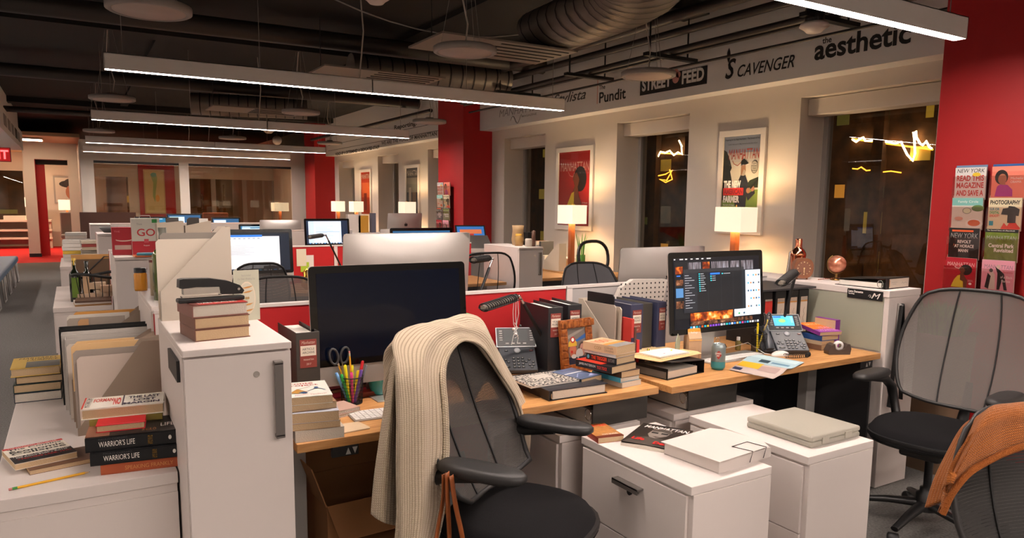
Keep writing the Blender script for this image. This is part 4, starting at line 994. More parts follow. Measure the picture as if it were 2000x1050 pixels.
# ---------------------------------------------------------------- desk one: stacks
p, rz, L = span((577, 865), (673, 853), .74)
z = .74
def bron(f): f.rect(0, 0, 1, 1, C('D8DAD0')); f.text('Bronte', .05, .82, .7, .95, C('A03030'), 0, .02); f.text('Project', .05, .66, .8, .8, C('A03030'), 0, .02); f.text('Jennifer Vandever', .2, .06, .9, .15, C('B04040')); f.poly([(.1, .25), (.3, .5), (.5, .28), (.3, .2)], C('B08030')); f.poly([(.3, .25), (.42, .32), (.5, .22), (.4, .18)], C('30507A')); f.line([(.5, .3), (.75, .5), (.9, .3)], .003, C('30507A')); f.line([(.3, .45), (.6, .6)], .003, C('6A5030')); f.oval(.72, .5, .05, .06, C('30507A'))
data = ((.036, 'B8B0A4', PAGEW, 0, 0, .0, 'thick pale paperback at the bottom of the desk edge stack'), (.022, 'A07A50', PAGES, -.01, .01, -.04, 'thin tan paperback low in the desk edge stack'), (.034, 'B0B4C0', PAGES, -.015, .012, -.09, 'grey topped paperback in the middle of the desk edge stack'), (.022, '8A6A50', PAGES, -.015, .025, .02, 'tan paperback just below the white kite drawing book'))
for T, c, pg, dx, dy, dr, lab in data:
    book((p.x+dx, p.y+dy, z), rz+dr, L+.0, .15, T, C(c), lab, pages=pg, spine='left', hard=False); z += T+.0005
book((p.x-.02, p.y+.025, z), rz-.06, L-.01, .2, .026, C('D8DAD0'), 'white paperback with a red title and kite drawing on top of the desk edge stack', spine='left', hard=False, front=bron)
q = Zp(600, 745, .74)
book((.60, 2.56, .74), 0, .12, .15, .05, C('C8962E'), 'yellow covered book behind the desk edge stack', hard=False)
# booklets
a, rz, L = span((640, 822), (705, 806), .74)
book((a.x, a.y, .74), rz, L, .11, .012, C('C8A898'), 'lower pink edged booklet by the pen cup', hard=False, pages=PAGEW)
book((a.x-.005, a.y+.008, .7525), rz-.05, L, .11, .012, C('C0A090'), 'upper pink edged booklet by the pen cup', hard=False, pages=PAGEW)
m = MB(T4(a.x-.012, a.y+.03, .766, rz+.35)); m.box((0, 0, 0), (.075, .12, .0015), C('D8C094')); f = Face(m, (0, 0, .0015), (1, 0, 0), (0, 1, 0), .075, .12, .0003)
m.mats and f.rect(.05, .8, .8, .92, C('A02828')); f.text('ABBOTT', .1, .83, .6, .89, WINK); f.line([(.2, .5), (.3, .4), (.4, .5)], .003, INK); f.text('Joseph Wyler', .1, .2, .8, .27, INK); f.text('Adams and Seymour', .1, .1, .85, .16, INK)
tag(m.build('booklet'), 'cream pamphlet with a red heading on the booklets', 'booklet')
a = Zp(668, 848, .74); m = MB(T4(a.x, a.y-.0, .7405, .1)); m.prism([(0, 0), (.1, 0), (.105, .01), (.1, .09), (0, .1)], 0, .004, C('D8C0A0')); tag(m.build('folded_card'), 'plain cream card beside the keyboard', 'card')
# keyboards
def keyboard(o, rz, label, W=.28, D=.115, full=False):
    t = thing('keyboard', label, 'keyboard', o, rz)
    MB().box((0, 0, 0), (W, D, .006), ALU).build('keyboard_base', t, bevel=.002)
    m = MB(); n = int(W/.0193)
    for r in range(5):
        for c in range(n): m.box((.004+c*(W-.008)/n+.001, .005+r*.0215, .006), (.004+(c+1)*(W-.008)/n-.001, .005+r*.0215+.0185, .0085), mat('D8D4D0', .5))
    tag(m.build('keys', t), kind='stuff'); return t
keyboard((.80, 2.37, .74), -.05, 'white keyboard half hidden by the sweater on the nearest desk')
a, rz, L = span((1400, 703), (1512, 684), .74)
keyboard((2.60, 2.43, .7402), .10, 'white full size keyboard in front of the lit monitor', W=.42)
# black notebook, tissue papers, red folder
m = MB(T4(.83, 2.76, .74, .25)); m.box((0, -.0, 0), (.2, .13, .022), C('1E1A1C')); m.box((.003, -.001, .004), (.197, .12, .018), PAGES); tag(m.build('notebook', bevel=.002), 'closed black notebook left of the pen cup', 'notebook')
m = MB(T4(.80, 2.70, .7405, .1)); m.box((0, 0, 0), (.2, .16, .006), C('C04060')); tag(m.build('folder', bevel=.001), 'pink folder beneath the black notebook', 'folder')
m = MB(T4(.88, 2.68, .7405, -.1)); m.box((0, 0, 0), (.13, .05, .018), C('8A3A20')); tag(m.build('box'), 'flat brown red box between the notebook and pen cup', 'box')
m = MB(T4(1.0, 2.78, .745, 0)); m.box((0, 0, 0), (.14, .1, .05), C('8A1C20')); tag(m.build('box', bevel=.002), 'dark red box behind the pen cup below the big dark monitor', 'box')
# pen cup with pens
def cup_rings(m, r, h, mt, n=20):
    for i in range(9): m.tube([(r*(.9+.1*i/8)*math.cos(a), r*(.9+.1*i/8)*math.sin(a), .004+h*i/8) for a in [k*2*PI/n for k in range(n)]], .0008 if i < 8 else .0022, mt, 4, closed=True)
    for k in range(n*2): a = k*PI/n; m.tube([(r*.9*math.cos(a), r*.9*math.sin(a), .003), (r*math.cos(a+.12), r*math.sin(a+.12), h)], .0006, mt, 4)
pc = Zp(692, 792, .74); pc = Vector((pc.x+.005, pc.y+.04, .74))
t = thing('pen_cup', 'black wire mesh pen cup on the nearest desk', 'pen cup', pc)
m = MB(); cup_rings(m, .043, .1, BLACK); m.lathe([(.001, .001), (.039, .001), (.039, .003), (.001, .003)], BLACK, 20); m.build('mesh_cup', t)
def pen(base, tip, r, c, label, capc=None, name='pen', cat='pen'):
    b, e = Vector(base), Vector(tip); d = e-b; t = thing(name, label, cat, (0, 0, 0)); MB().tube([b, b+d*.72], r, mat(c, .35), 8).build('pen_barrel', t); MB().tube([b+d*.72, e-d*.03, e], [r*1.15, r*1.15, r*.7], mat(capc or c, .35), 8).build('pen_cap', t)
pl = (('E84890', -.0, -.018, .125, -.012, 'pink highlighter'), ('F0E020', -.018, .004, .15, -.01, 'yellow highlighter leaning left'), ('E8DC20', .006, .01, .145, .0, 'yellow highlighter standing upright'), ('30B050', -.026, -.014, .12, -.03, 'green highlighter'), ('70A8E0', -.03, -.002, .125, -.05, 'light blue marker'), ('7050A8', .014, -.02, .13, .03, 'purple marker'), ('C02028', .024, .0, .16, .035, 'red pen'), ('707478', .03, .012, .14, .055, 'silver pen leaning right'), ('F0E020', .02, .016, .12, .02, 'short yellow highlighter at the back'))
for c, x, y, h, lean, lab in pl:
    pen((pc.x+x*.5, pc.y+y*.5, .746), (pc.x+x+lean*.6, pc.y+y, .74+h), .0055, c, lab+' in the wire pen cup')
for i, (x, ex, h, lab) in enumerate(((-.025, -.05, .165, 'yellow pencil leaning left in the wire pen cup'), (.012, -.004, .2, 'tall yellow pencil with pink eraser in the wire pen cup'))):
    t = thing('pencil', lab, 'pencil'); b, e = Vector((pc.x+x*.3, pc.y, .746)), Vector((pc.x+ex, pc.y+.01, .74+h)); d = e-b
    MB().tube([b, b+d*.9], .0035, C('E0A020'), 6).build('pencil_body', t); MB().tube([b+d*.9, b+d*.96], .0037, C('B8B8A0', .3), 8).build('ferrule', t); MB().tube([b+d*.96, e], .0034, C('D88888'), 8).build('eraser', t)
def scissors(c, h, label, lean=-.03):
    t = thing('scissors', label, 'scissors', c); m = MB()
    for s in (-1, 1):
        m = MB(); m.tube([(lean+s*.022+.016*math.cos(a)+s*.004*math.sin(a), 0.004*s, h-.03+.03*math.sin(a)) for a in [k*2*PI/18 for k in range(18)]], .0048, mat('3A3A3C', .4), 6, closed=True); m.build('handle', t)
        m = MB(); m.tube([(lean+s*.012, .004*s, h-.055), (lean*.6, 0, h-.09), (-s*.004, 0, .02)], [.005, .004, .002], CHROME, 6, flat=.4); m.build('blade', t)
scissors((pc.x-.012, pc.y+.012, .745), .21, 'grey handled scissors standing in the wire pen cup')
# mug
mg = Zp(748, 772, .74)
t = thing('mug', 'turquoise ceramic mug behind the sweater', 'mug', (mg.x+.0, mg.y+.03, .74))
MB().lathe([(.001, 0), (.03, 0), (.038, .01), (.046, .04), (.048, .075), (.046, .096), (.043, .097), (.042, .09), (.042, .03), (.03, .012), (.001, .012)], mat('3E9C98', .25, coat=.4), 32).build('mug_body', t)
MB().tube([(.045, 0, .075), (.07, 0, .07), (.075, 0, .05), (.065, 0, .03), (.044, 0, .025)], .005, mat('3E9C98', .25, coat=.4), 8).build('mug_handle', t)

# ---------------------------------------------------------------- desk phones
PHB = mat('3A3E44', .4); PHS = mat('A8ACB0', .35, metal=.3); KEY = mat('23262A', .4)
def phone(o, rz, label, lit=False):
    t = thing('desk_phone', label, 'telephone', o, rz)
    a = .62
    T_ = Matrix.Translation((0, .0, .012)) @ Matrix.Rotation(a, 4, 'X')
    m = MB(T_); W, H = .17, .145
    m.box((-.0, 0, -.012), (W, H, .012), PHB); m.box((-.075, .005, -.012), (-.002, H+.02, .006), PHB); m.build('phone_body', t, bevel=.004)
    m = MB(T_ @ T4(0, H, .012) @ Matrix.Rotation(.25, 4, 'X')); m.box((-.008, -.004, -.008), (W+.008, .1, .004), PHS); m.box((-.004, 0, .003), (W+.004, .096, .006), BLK2); sh = m.build('display_housing', t, bevel=.002)
    m = MB(T_ @ T4(0, H, .012) @ Matrix.Rotation(.25, 4, 'X')); f = Face(m, (.03, .025, .006), (1, 0, 0), (0, 1, 0), .11, .062)
    if lit:
        f.rect(0, 0, 1, 1, em('4AA8E0', 1.0)); f.oval(.45, .5, .3, .3, em('3AC0B0', 1)); f.oval(.42, .5, .17, .18, em('8AC86A', 1)); f.rect(.02, .8, .4, .95, em('1A60C0', 1)); f.rect(.85, .3, .96, .9, em('7AC0EC', 1))
    else: f.rect(0, 0, 1, 1, C('22292B', .5))
    m.build('display', sh)
    m = MB(T_)
    for i in range(5):
        for s in (-.003, W-.018+.003): pass
    def key(x, y, w=.013, h=.009, mt=KEY): m.box((x-w/2, y-h/2, .012), (x+w/2, y+h/2, .0155), mt); m.box((x-w*.2, y-h*.2, .0156), (x+w*.2, y+h*.25, .0159), LGREY)
    for r in range(4):
        for c in range(3): key(.065+c*.02, .018+r*.018)
    for x, y in ((.135, .062), (.152, .048), (.12, .048), (.135, .03), (.152, .03), (.143, .016), (.028, .062), (.018, .048), (.04, .048)): key(x, y, .012, .008)
    key(.03, .02, .03, .007)
    key(.15, .118, .016, .007, mat('6A2A2A', .4)); key(.035, .118, .016, .007)
    m.lathe([(.001, .004), (.014, .004), (.016, .0), (.001, 0)], PHS, 20, (.085, .118, .013)); kb = m.build('keypad', t)
    m = MB(T_ @ T4(0, H, .012) @ Matrix.Rotation(.25, 4, 'X'))
    for i in range(5):
        for x in (.008, W-.02): m.box((x, .028+i*.012, .006), (x+.014, .033+i*.012, .008), LGREY)
    for i in range(4): m.box((.035+i*.027, .01, .006), (.05+i*.027, .016, .008), LGREY)
    m.build('line_keys', t)
    m = MB(T_); m.tube([(-.04, -.0, .022), (-.04, .03, .034), (-.04, .09, .04), (-.04, .14, .034), (-.04, .165, .022)], [.022, .023, .017, .023, .022], PHB, 12, flat=.75); m.build('handset', t)
    m = MB(); m.box((-.03, .09, 0), (W-.02, .16, .012), PHB); m.box((.0, .12, .01), (W-.04, .14, .09), PHB); m.build('phone_stand', t)
    return t
def coil(path, r, mt, name, label, turns=40):
    pts = []; P = [Vector(p) for p in path]; n = turns*8
    for i in range(n):
        s = i/n*(len(P)-1); k = int(s); q = P[k].lerp(P[k+1], s-k); a = i/8*2*PI
        pts.append(q+Vector((0, math.cos(a)*r, math.sin(a)*r))+Vector((math.cos(a)*r*.3, 0, 0)))
    return tag(MB().tube(pts, .0016, mt, 5).build(name), label, 'cord')
a = Zp(990, 735, .74)
phone((1.60, 2.74, .74), -.42, 'dark desk phone with a blank display on the nearest desk below the desk lamp')
phone((3.09, 2.45, .74), -.5, 'desk phone with a lit blue display at the right end of the right desk', True)
coil([(3.05, 2.37, .752), (3.09, 2.34, .75), (3.16, 2.325, .75), (3.21, 2.345, .75)], .011, BLACK, 'phone_cord', 'coiled black cord in front of the lit desk phone', 18)
# ---------------------------------------------------------------- ribbed desk lamps
def desk_lamp(base, elbow, head_a, head_b, label, stem_top=None):
    t = thing('desk_lamp', label, 'desk lamp', (0, 0, 0))
    b = Vector(base); e = Vector(elbow); ha = Vector(head_a); hb = Vector(head_b)
    m = MB(); m.lathe([(.001, 0), (.085, 0), (.088, .004), (.084, .009), (.03, .013), (.001, .013)], BLK2, 40, b); m.build('base', t)
    k = b+Vector((0, 0, .1)); m = MB(); m.tube([b+Vector((0, 0, .01)), k], .007, BLK2, 10); m.tube([k-Vector((.0, .014, .03)), k-Vector((.012, .014, -.035))], .011, PLAS, 8, flat=.5); m.tube([k+Vector((.0, .014, -.03)), k+Vector((-.012, .014, .035))], .011, PLAS, 8, flat=.5); m.build('joint', t)
    m = MB(); m.tube([k, k+(e-k)*.86], .0078, BLK2, 10); m.tube([k+(e-k)*.86, e], .006, CHROME, 10); m.build('arm', t)
    m = MB(); d = (hb-ha); L = d.length; d.normalize(); s = d.cross(Vector((0, 0, 1))).normalized(); n = s.cross(d)
    m.tube([e, ha], .006, CHROME, 8)
    m.tube([ha, ha+d*L*.12], .016, PLAS, 10)
    for i in range(14):
        c = ha+d*(L*(.12+.8*i/13)); m.tube([c+s*.026*math.cos(q*PI/8)+n*.016*math.sin(q*PI/8) for q in range(16)], .0032, PLAS, 5, closed=True)
    m.tube([ha+d*L*.1, hb-d*.01], .012, mat('8A8378', .3), 8)
    m.tube([ha+s*.03-n*.006, ha+d*L*.9+s*.034-n*.006, hb-n*.006, ha+d*L*.9-s*.034-n*.006, ha-s*.03-n*.006], .0022, BLACK, 6); m.build('lamp_head', t)
    return t
lb = Zp(1077, 722, .74); bb = Vector((lb.x, lb.y+.03, .74))
yk = bb.y
el_ = Yp(1014, 577, yk-.05); ha = Yp(1008, 580, yk-.06); hb = Yp(940, 602, yk-.16)
desk_lamp(bb, el_, ha, hb, 'black ribbed desk lamp with a slanted arm and white earbuds hanging from it')
lb2 = Zp(1528, 668, .74); b2 = Vector((3.33, 2.62, .74)); 
desk_lamp((3.25, 2.56, .74), Yp(1556, 528, 2.5), Yp(1552, 530, 2.47), Yp(1524, 554, 2.25), 'black ribbed desk lamp whose head hangs before the grey hutch binders')
# second row lamps silhouette
p = Yp(638, 458, 6.3); q = Yp(602, 463, 6.25); e = Yp(636, 458, 6.3)
desk_lamp((2.08, 6.35, .74), Yp(636, 458, 6.3), Yp(630, 459, 6.3), Yp(603, 463, 6.2), 'thin black desk lamp before the pale mail window monitor')
desk_lamp((1.75, 3.35, .74), Yp(962, 504, 3.5), Yp(955, 503, 3.5), Yp(922, 508, 3.4), 'black ribbed desk lamp with a silver tip behind the red divider')
# earbuds
t = thing('earbuds', 'white tangled earbuds hanging from the desk lamp head', 'earbuds', (0, 0, 0))
WP = mat('DAD8D6', .4); hy = yk-.08
def hp(x, y): return Yp(x, y, hy)
for i, pts in enumerate(([(1004, 583), (1002, 610), (1003, 632), (1010, 650)], [(1008, 583), (1007, 615), (1009, 640)], [(1011, 583), (1013, 612), (1008, 638), (1003, 650)], [(1010, 640), (1003, 655), (1000, 668), (999, 673)], [(1008, 645), (1012, 660), (1010, 670)], [(1005, 630), (1012, 640), (1004, 648), (1012, 655), (1005, 660)])):
    MB().tube([hp(*q) for q in pts], .0014, WP, 6).build('wire', t)
for q, c in (((1003, 642), WP), ((1016, 636), PLG), ((1007, 652), WP)):
    MB().ball(hp(*q), .0065, c, 10, 6).build('earpiece', t)
# charger and cable
t = thing('power_adapter', 'black plug adapter on a socket behind the desk lamp', 'charger', (0, 0, 0)); c = Zp(1052, 700, .78)
m = MB(T4(1.80, 2.80, .75, .3)); m.box((-.0, -.02, .01), (.045, .03, .09), PLAS); m.build('adapter_body', t, bevel=.006); m = MB(); m.tube([(1.83, 2.79, .76), (1.84, 2.74, .745), (1.90, 2.72, .744), (1.97, 2.76, .744)], .0025, BLACK, 6); m.build('adapter_cable', t)
m = MB(T4(1.76, 2.83, .742, .2)); m.box((0, 0, 0), (.05, .06, .05), C('B8B0A6')); tag(m.build('power_block', bevel=.003), 'pale power socket block on the desk behind the phone', 'socket')
# ---------------------------------------------------------------- picture frame
a, b = Zp(1112, 732, .74), Zp(1190, 716, .74)
t = thing('picture_frame', 'brown leather look picture frame with a photo of two people', 'picture frame', (1.845, 2.60, .74), .10)
T_ = Matrix.Rotation(-.12, 4, 'X'); FW_, FH = .19, .245
LEA = ramp_mat('leather_frame', [(.3, '6E3412'), (.7, 'A8622A')], 'noise', 60, (1, 1, 1), .35, bump=.4)
m = MB(T_); w = .04
for x0, z0, x1, z1 in ((0, 0, FW_, w), (0, FH-w, FW_, FH), (0, w, w, FH-w), (FW_-w, w, FW_, FH-w)): m.box((x0, 0, z0), (x1, .018, z1), LEA)
for i in range(6):
    x = .012+i*.033; m.box((x, -.003, FH-w+.004), (x+.026, .001, FH-.006), LEA); 
for i in range(7):
    z = .01+i*.033; m.box((.005, -.003, z), (w-.006, .001, z+.026), LEA); m.box((FW_-w+.006, -.003, z), (FW_-.005, .001, z+.026), LEA)
m.build('frame_border', t, bevel=.002)
m = MB(T_); f = Face(m, (w, .006, w), (1, 0, 0), (0, 0, 1), FW_-2*w, FH-2*w, .0004)
f.rect(0, 0, 1, 1, C('6E6660')); f.poly([(.2, .55), (1, .7), (1, .82), (.3, .62)], C('2A5A98')); f.poly([(0, .8), (1, 1), (1, .95), (0, .7)], C('8A847C'))
f.rect(0, 0, .5, .2, C('1C2238')); f.oval(.27, .38, .2, .2, C('B86A50')); f.poly([(.02, .5), (.5, .5), (.48, .62), (.27, .72), (.06, .62)], C('C8A030')); f.oval(.28, .68, .13, .09, C('A83028')); f.oval(.28, .68, .07, .05, WINK); f.oval(.2, .35, .05, .04, C('C02020')); f.oval(.3, .22, .14, .06, C('C8C4C0'))
f.oval(.78, .4, .2, .2, C('4A3A34')); f.oval(.78, .38, .15, .17, C('B08070')); f.oval(.72, .41, .02, .015, INK); f.oval(.84, .41, .02, .015, INK); f.oval(.78, .3, .04, .02, C('7A3030')); f.oval(.6, .28, .2, .14, C('B0B0AE')); f.rect(.55, 0, 1, .2, C('1C2238')); m.build('photo', t)
MB().box((.06, .02, .002), (.13, .09, .006), BLK2).build('easel_foot', t)
m = MB(T4(1.90, 2.70, .74, .9)); m.box((0, 0, 0), (.003, .07, .11), mat('6A6A6C', .2, metal=.8)); tag(m.build('bookend'), 'small dark metal bookend beside the picture frame', 'bookend')

# ---------------------------------------------------------------- paperback stacks at the desk's right end
RT = lambda s, c: tx((s, .08, .25, .9, .75, c, 0, .02))
sx, sy = 1.925, 2.285
rr_ = .16
def pb(dx, dy, z, dr, L, W, T, c, lab, sp=None, fr=None, pg=PAGES):
    return book((sx+dx, sy+dy, z), rr_+dr, L, W, T, C(c, .35), lab, pages=pg, spine='left', hard=False, front=fr)
def spbook(x, y, z, rz, L, W, T, c, lab, spt=None, fr=None, pg=PAGES):
    """spine turned to the left of the picture (local -x face)"""
    t = book((x, y, z), rz, L, W, T, C(c, .35), lab, pages=pg, spine='left', hard=False, front=fr)
    if spt:
        m = MB(); f = Face(m, (0, W, 0), (0, -1, 0), (0, 0, 1), W, T, .0008); spt(f); m.build('spine_lettering', t)
    return t
z = .741
L0, W0 = .115, .185
spbook(1.925, 2.29, z, .1, .115, .17, .022, 'C8BCAE', 'pale paperback at the bottom of the tall paperback stack', pg=PAGEW); z += .0225
spbook(1.92, 2.295, z, .12, .115, .17, .02, '3AA0C8', 'paperback with a light blue spine low in the tall paperback stack', pg=PAGEW, spt=lambda f: f.rect(.6, 0, 1, 1, C('4AB0D8'))); z += .0205
spbook(1.92, 2.29, z, .1, .11, .17, .026, '4A3A34', 'dark photo spined paperback in the tall paperback stack'); z += .0265
spbook(1.86, 2.28, z, .2, .16, .2, .029, '1E1E20', 'black paperback with TICK TOCK in red on its spine', spt=lambda f: (f.text('JAMES PATTERSON', .1, .3, .56, .75, WINK), f.text('TICK TOCK', .6, .3, .88, .75, C('E0402A'), 0, .03)), fr=lambda f: f.rect(0, .3, .6, 1, C('D8402A'))); z += .0295
spbook(1.90, 2.30, z, .22, .125, .165, .028, '26282C', 'black paperback with THE TRIGGER in orange letters', spt=lambda f: (f.text('THE TRIGGER', .18, .2, .7, .8, C('D84A28'), 0, .03), f.text('BUTCHER', .74, .25, .94, .75, LGREY), f.oval(.08, .5, .04, .3, C('60B0C8')))); z += .0285
spbook(1.895, 2.30, z, .2, .13, .175, .014, 'D0CCC8', 'thin white paperback second from the top of the tall stack', spt=tx(('Colleen Hoover', .15, .3, .8, .7, LGREY))); z += .0145
spbook(1.895, 2.295, z, .24, .13, .18, .034, 'D8B48E', 'peach and orange paperback on top of the tall paperback stack', spt=lambda f: (f.text('CODI', .35, .3, .55, .7, C('A87A4A')), f.text('CORNER', .65, .55, .9, .8, C('8A6A5A')), f.text('CROSSING', .65, .2, .92, .45, C('8A6A5A'))), fr=lambda f: (f.text('1001', .1, .55, .8, .85, C('C8603A')), f.rect(0, .0, 1, .35, mat('8A8A88', .5, noisec=.4)), f.rect(.0, .28, 1, .42, C('D88A3A'))))
z = .741
spbook(1.745, 2.31, z, .25, .13, .17, .027, '20262C', 'dark spined paperback under the blue covered one beside the frame', spt=tx(('SOMETHING DRAGON', .2, .3, .8, .7, LGREY)), fr=lambda f: f.rect(0, .3, 1, 1, C('D8CAB0'))); z += .0275
spbook(1.74, 2.325, z, .22, .13, .17, .024, '1E2A30', 'blue and black covered paperback by the foot of the picture frame', spt=tx(('THE BIG NIGHT BEFORE', .3, .5, .75, .75, LGREY), ('Douglas Terry', .5, .15, .8, .4, WINK)), fr=lambda f: (f.rect(0, 0, 1, 1, mat('5A6A88', .4, noisec=.5)), f.rect(.05, .55, .95, .6, WINK), f.line([(.1, .2), (.5, .45), (.9, .15)], .004, C('B0B8D8')), f.poly([(.5, .1), (.9, .3), (.95, .05)], C('A8B0D8'))))
# composition book on the closed binder
a = Zp(1075, 786, .74); b_ = Zp(1165, 768, .74)
t = thing('binder', 'closed black binder lying at the desk edge under the composition book', 'binder', (1.545, 2.27, .74), -.03)
m = MB(); m.box((0, 0, 0), (.28, .29, .003), BLK2); m.box((0, 0, .038), (.28, .29, .041), mat('2E3036', .35)); m.box((0, 0, .003), (.003, .29, .038), BLK2); m.build('binder_cover', t); MB().box((.02, .006, .004), (.272, .28, .037), PAGEW).build('sheets', t); MB().tube([(.012, -.003, .01+.01*k) for k in range(3)], .004, CHROME, 8).build('ring', t)
COMP = ramp_mat('marbled_cover', [(.47, '0E0E0E'), (.53, 'CFC8BC')], 'noise', 95, (1, 1, 1), .5, detail=2)
t = thing('notebook', 'black and white marbled composition book on the closed binder', 'notebook', (1.50, 2.33, .7815), .02)
m = MB(); m.box((0, 0, 0), (.245, .19, .001), BLK2); m.box((0, 0, .009), (.245, .19, .0105), COMP); f = Face(m, (0, 0, .0105), (1, 0, 0), (0, 1, 0), .245, .19); f.rect(.0, .93, 1, 1, BLK2); f.rect(.32, .45, .68, .78, C('C8C2B8')); f.text('Composition', .38, .6, .6, .66, LGREY); m.build('cover', t); MB().box((.001, .002, .001), (.244, .188, .009), PAPER).build('pages', t)
# lipstick / gold sprayer
g = Zp(1241, 668, .74); t = thing('spray_bottle', 'small gold topped bottle in front of the slate blue binders', 'bottle', (2.27, 2.52, .74)); MB().lathe([(.001, 0), (.016, 0), (.016, .055), (.001, .055)], C('9A8A74'), 20).build('bottle_body', t); MB().lathe([(.011, .055), (.011, .07), (.009, .071), (.009, .083), (.006, .084), (.006, .095), (.001, .095)], GOLD, 20).build('nozzle', t)
# folder, notepad and open binder at the left of desk two
t = thing('binder', 'open black binder with paper lying on the left end of the right desk', 'binder', (2.19, 2.30, .74), .14)
m = MB(); m.box((0, 0, 0), (.26, .28, .003), BLACK); m.box((.257, 0, .003), (.26, .28, .06), BLACK); m.box((0, 0, 0), (.0, .28, .05), BLACK)
m.prism([(.26, .057), (.26, .06), (.02, .078), (.02, .075)], 0, .28, BLK2, 'y'); m.build('binder_cover', t)
MB().box((.0, .01, .004), (.22, .27, .035), PAGEW).build('sheets', t); m = MB(); m.tube([(.235+.014*math.cos(a), .04, .022+.02*math.sin(a)) for a in [k*PI/8 for k in range(16)]], .0016, CHROME, 6, closed=True); m.build('ring', t)
t = thing('folder', 'open manila folder lying on the black binder', 'folder', (2.17, 2.33, .818), .22); m = MB(); m.prism([(0, 0), (.3, -.02), (.33, .02), (.3, .25), (.08, .27), (-.02, .2)], 0, .002, MANILA); m.prism([(.05, .02), (.26, .0), (.3, .2), (.05, .24)], .003, .0045, C('D8C090')); m.build('folder_cover', t)
t = thing('notepad', 'spiral notepad with yellow and pink marks on the manila folder', 'notepad', (2.21, 2.37, .8235), .12)
m = MB(); m.box((0, 0, 0), (.2, .13, .006), PAPER); f = Face(m, (0, 0, .006), (1, 0, 0), (0, 1, 0), .2, .13, .0004)
for i in range(8): f.line([(.05, .85-i*.1), (.35+.5*((i*3) % 4)/4, .85-i*.1)], .001, C('8A8AA0'))
f.line([(.7, .45), (.85, .6)], .006, C('D8D820')); f.oval(.35, .3, .03, .03, C('D04080')); m.build('pages', t)
m = MB(); [m.tube([(.005+k*.0095, -.003, .001), (.005+k*.0095, -.003, .008), (.005+k*.0095, .004, .008)], .0008, LGREY, 4) for k in range(20)]; tag(m.build('spiral', t), kind='stuff')
# polka dot pouch on the far desk against the divider
t = thing('polka_dot_bag', 'white bag with black dots above the slate blue binders', 'bag', (2.42, 2.93, .9))
m = MB(); m.prism([(0, 0), (.3, 0), (.34, .2), (.1, .21), (.02, .17), (-.02, .1)], 0, .03, C('CFC8C0', .6), 'y'); m.prism([(.1, -.16), (.2, -.16), (.25, 0), (.05, 0)], 0, .03, C('CFC8C0', .6), 'y'); f = Face(m, (0, 0, 0), (1, 0, 0), (0, 0, 1), .34, .22); rnd = random.Random(3)
for i in range(12):
    for j in range(8): f.rect(.03+i*.08, .03+j*.115, .055+i*.08, .07+j*.115, INK)
m.build('bag_body', t, bevel=.004)
# tea box
tb = Zp(1362, 710, .74); t = thing('tea_box', 'cream and orange tea carton with a pointed top on the right desk', 'carton', (tb.x-.06, tb.y+.0, .74), -.25)
m = MB(); w, d, h = .068, .052, .128; K = C('C8A684', .6); O = C('E0922A', .5)
m.box((0, 0, 0), (w, d, h), K); m.prism([(0, h), (d, h), (d*.6, h+.045), (d*.4, h+.045)], 0, w, K, 'x')
f = Face(m, (0, 0, 0), (1, 0, 0), (0, 0, 1), w, h); f.text('Provence', .75, .1, .85, .6, C('8A6A4A')); 
for i in range(8): f.line([(.1, .65-i*.06), (.55, .65-i*.06)], .0007, C('A8825A'))
m.poly([(-.0005, -.001, h-.01), (w+.0005, -.001, h-.01), (w+.0005, d*.4-.001, h+.046), (-.0005, d*.4-.001, h+.046)], O)
f = Face(m, (-.0, -.0012, h-.01), (1, 0, 0), (0, .35, .936), w, .06); f.text('feelings', .2, .55, .75, .75, WINK, .2)
f = Face(m, (w, 0, 0), (0, 1, 0), (0, 0, 1), d, h); f.rect(.1, .6, .9, .98, O); m.build('carton_body', t)
m = MB(T4(2.40, 2.47, .74, .5)); m.prism([(0, 0), (.05, 0), (.055, .13), (.02, .16), (-.005, .13)], 0, .003, C('9AA08A'), 'y'); m.prism([(.0, 0), (.05, 0), (.05, .12), (0, .12)], .006, .008, C('A8A090'), 'y'); tag(m.build('paper_bag'), 'crumpled green grey packet behind the tea carton', 'packet')
# soda can
cn = Zp(1408, 722, .74); t = thing('soda_can', 'grey and turquoise soda can with an opened ring tab on the right desk', 'can', (cn.x, cn.y+.02, .74), -.75)
CANM = mat('8F9C9C', .28, metal=.6); CANB = mat('3C8E98', .3, metal=.3)
m = MB(); m.lathe([(.001, .002), (.025, 0), (.029, .006), (.033, .012)], CANB, 32, caps=False); m.lathe([(.033, .012), (.033, .04)], CANB, 32, caps=False); m.lathe([(.033, .04), (.033, .105), (.031, .112), (.027, .118), (.0265, .122), (.0245, .122), (.024, .119), (.001, .119)], CANM, 32, caps=False)
for k in range(9):
    a = -1.9+k*.075
    m.poly([(.0334*math.cos(a), .0334*math.sin(a), .068-.014*math.sin(PI*k/8)), (.0334*math.cos(a+.075), .0334*math.sin(a+.075), .068-.014*math.sin(PI*min(8, k+1)/8)), (.0334*math.cos(a+.075), .0334*math.sin(a+.075), .083+.01*math.sin(PI*min(8, k+1)/8)), (.0334*math.cos(a), .0334*math.sin(a), .083+.01*math.sin(PI*k/8))], C('A83A34'))
m.build('can_body', t)
a = -1.57; m = MB(); m.text('CANADA', (-.017, -.0345, .077), (1, 0, 0), (0, 0, 1), .028, .008, WINK, 0, .03); m.text('DRY', (-.010, -.0345, .066), (1, 0, 0), (0, 0, 1), .014, .008, WINK, 0, .03); m.text('seltzer', (-.016, -.0342, .04), (1, 0, 0), (0, 0, 1), .02, .006, C('2A6068')); m.build('can_lettering', t)
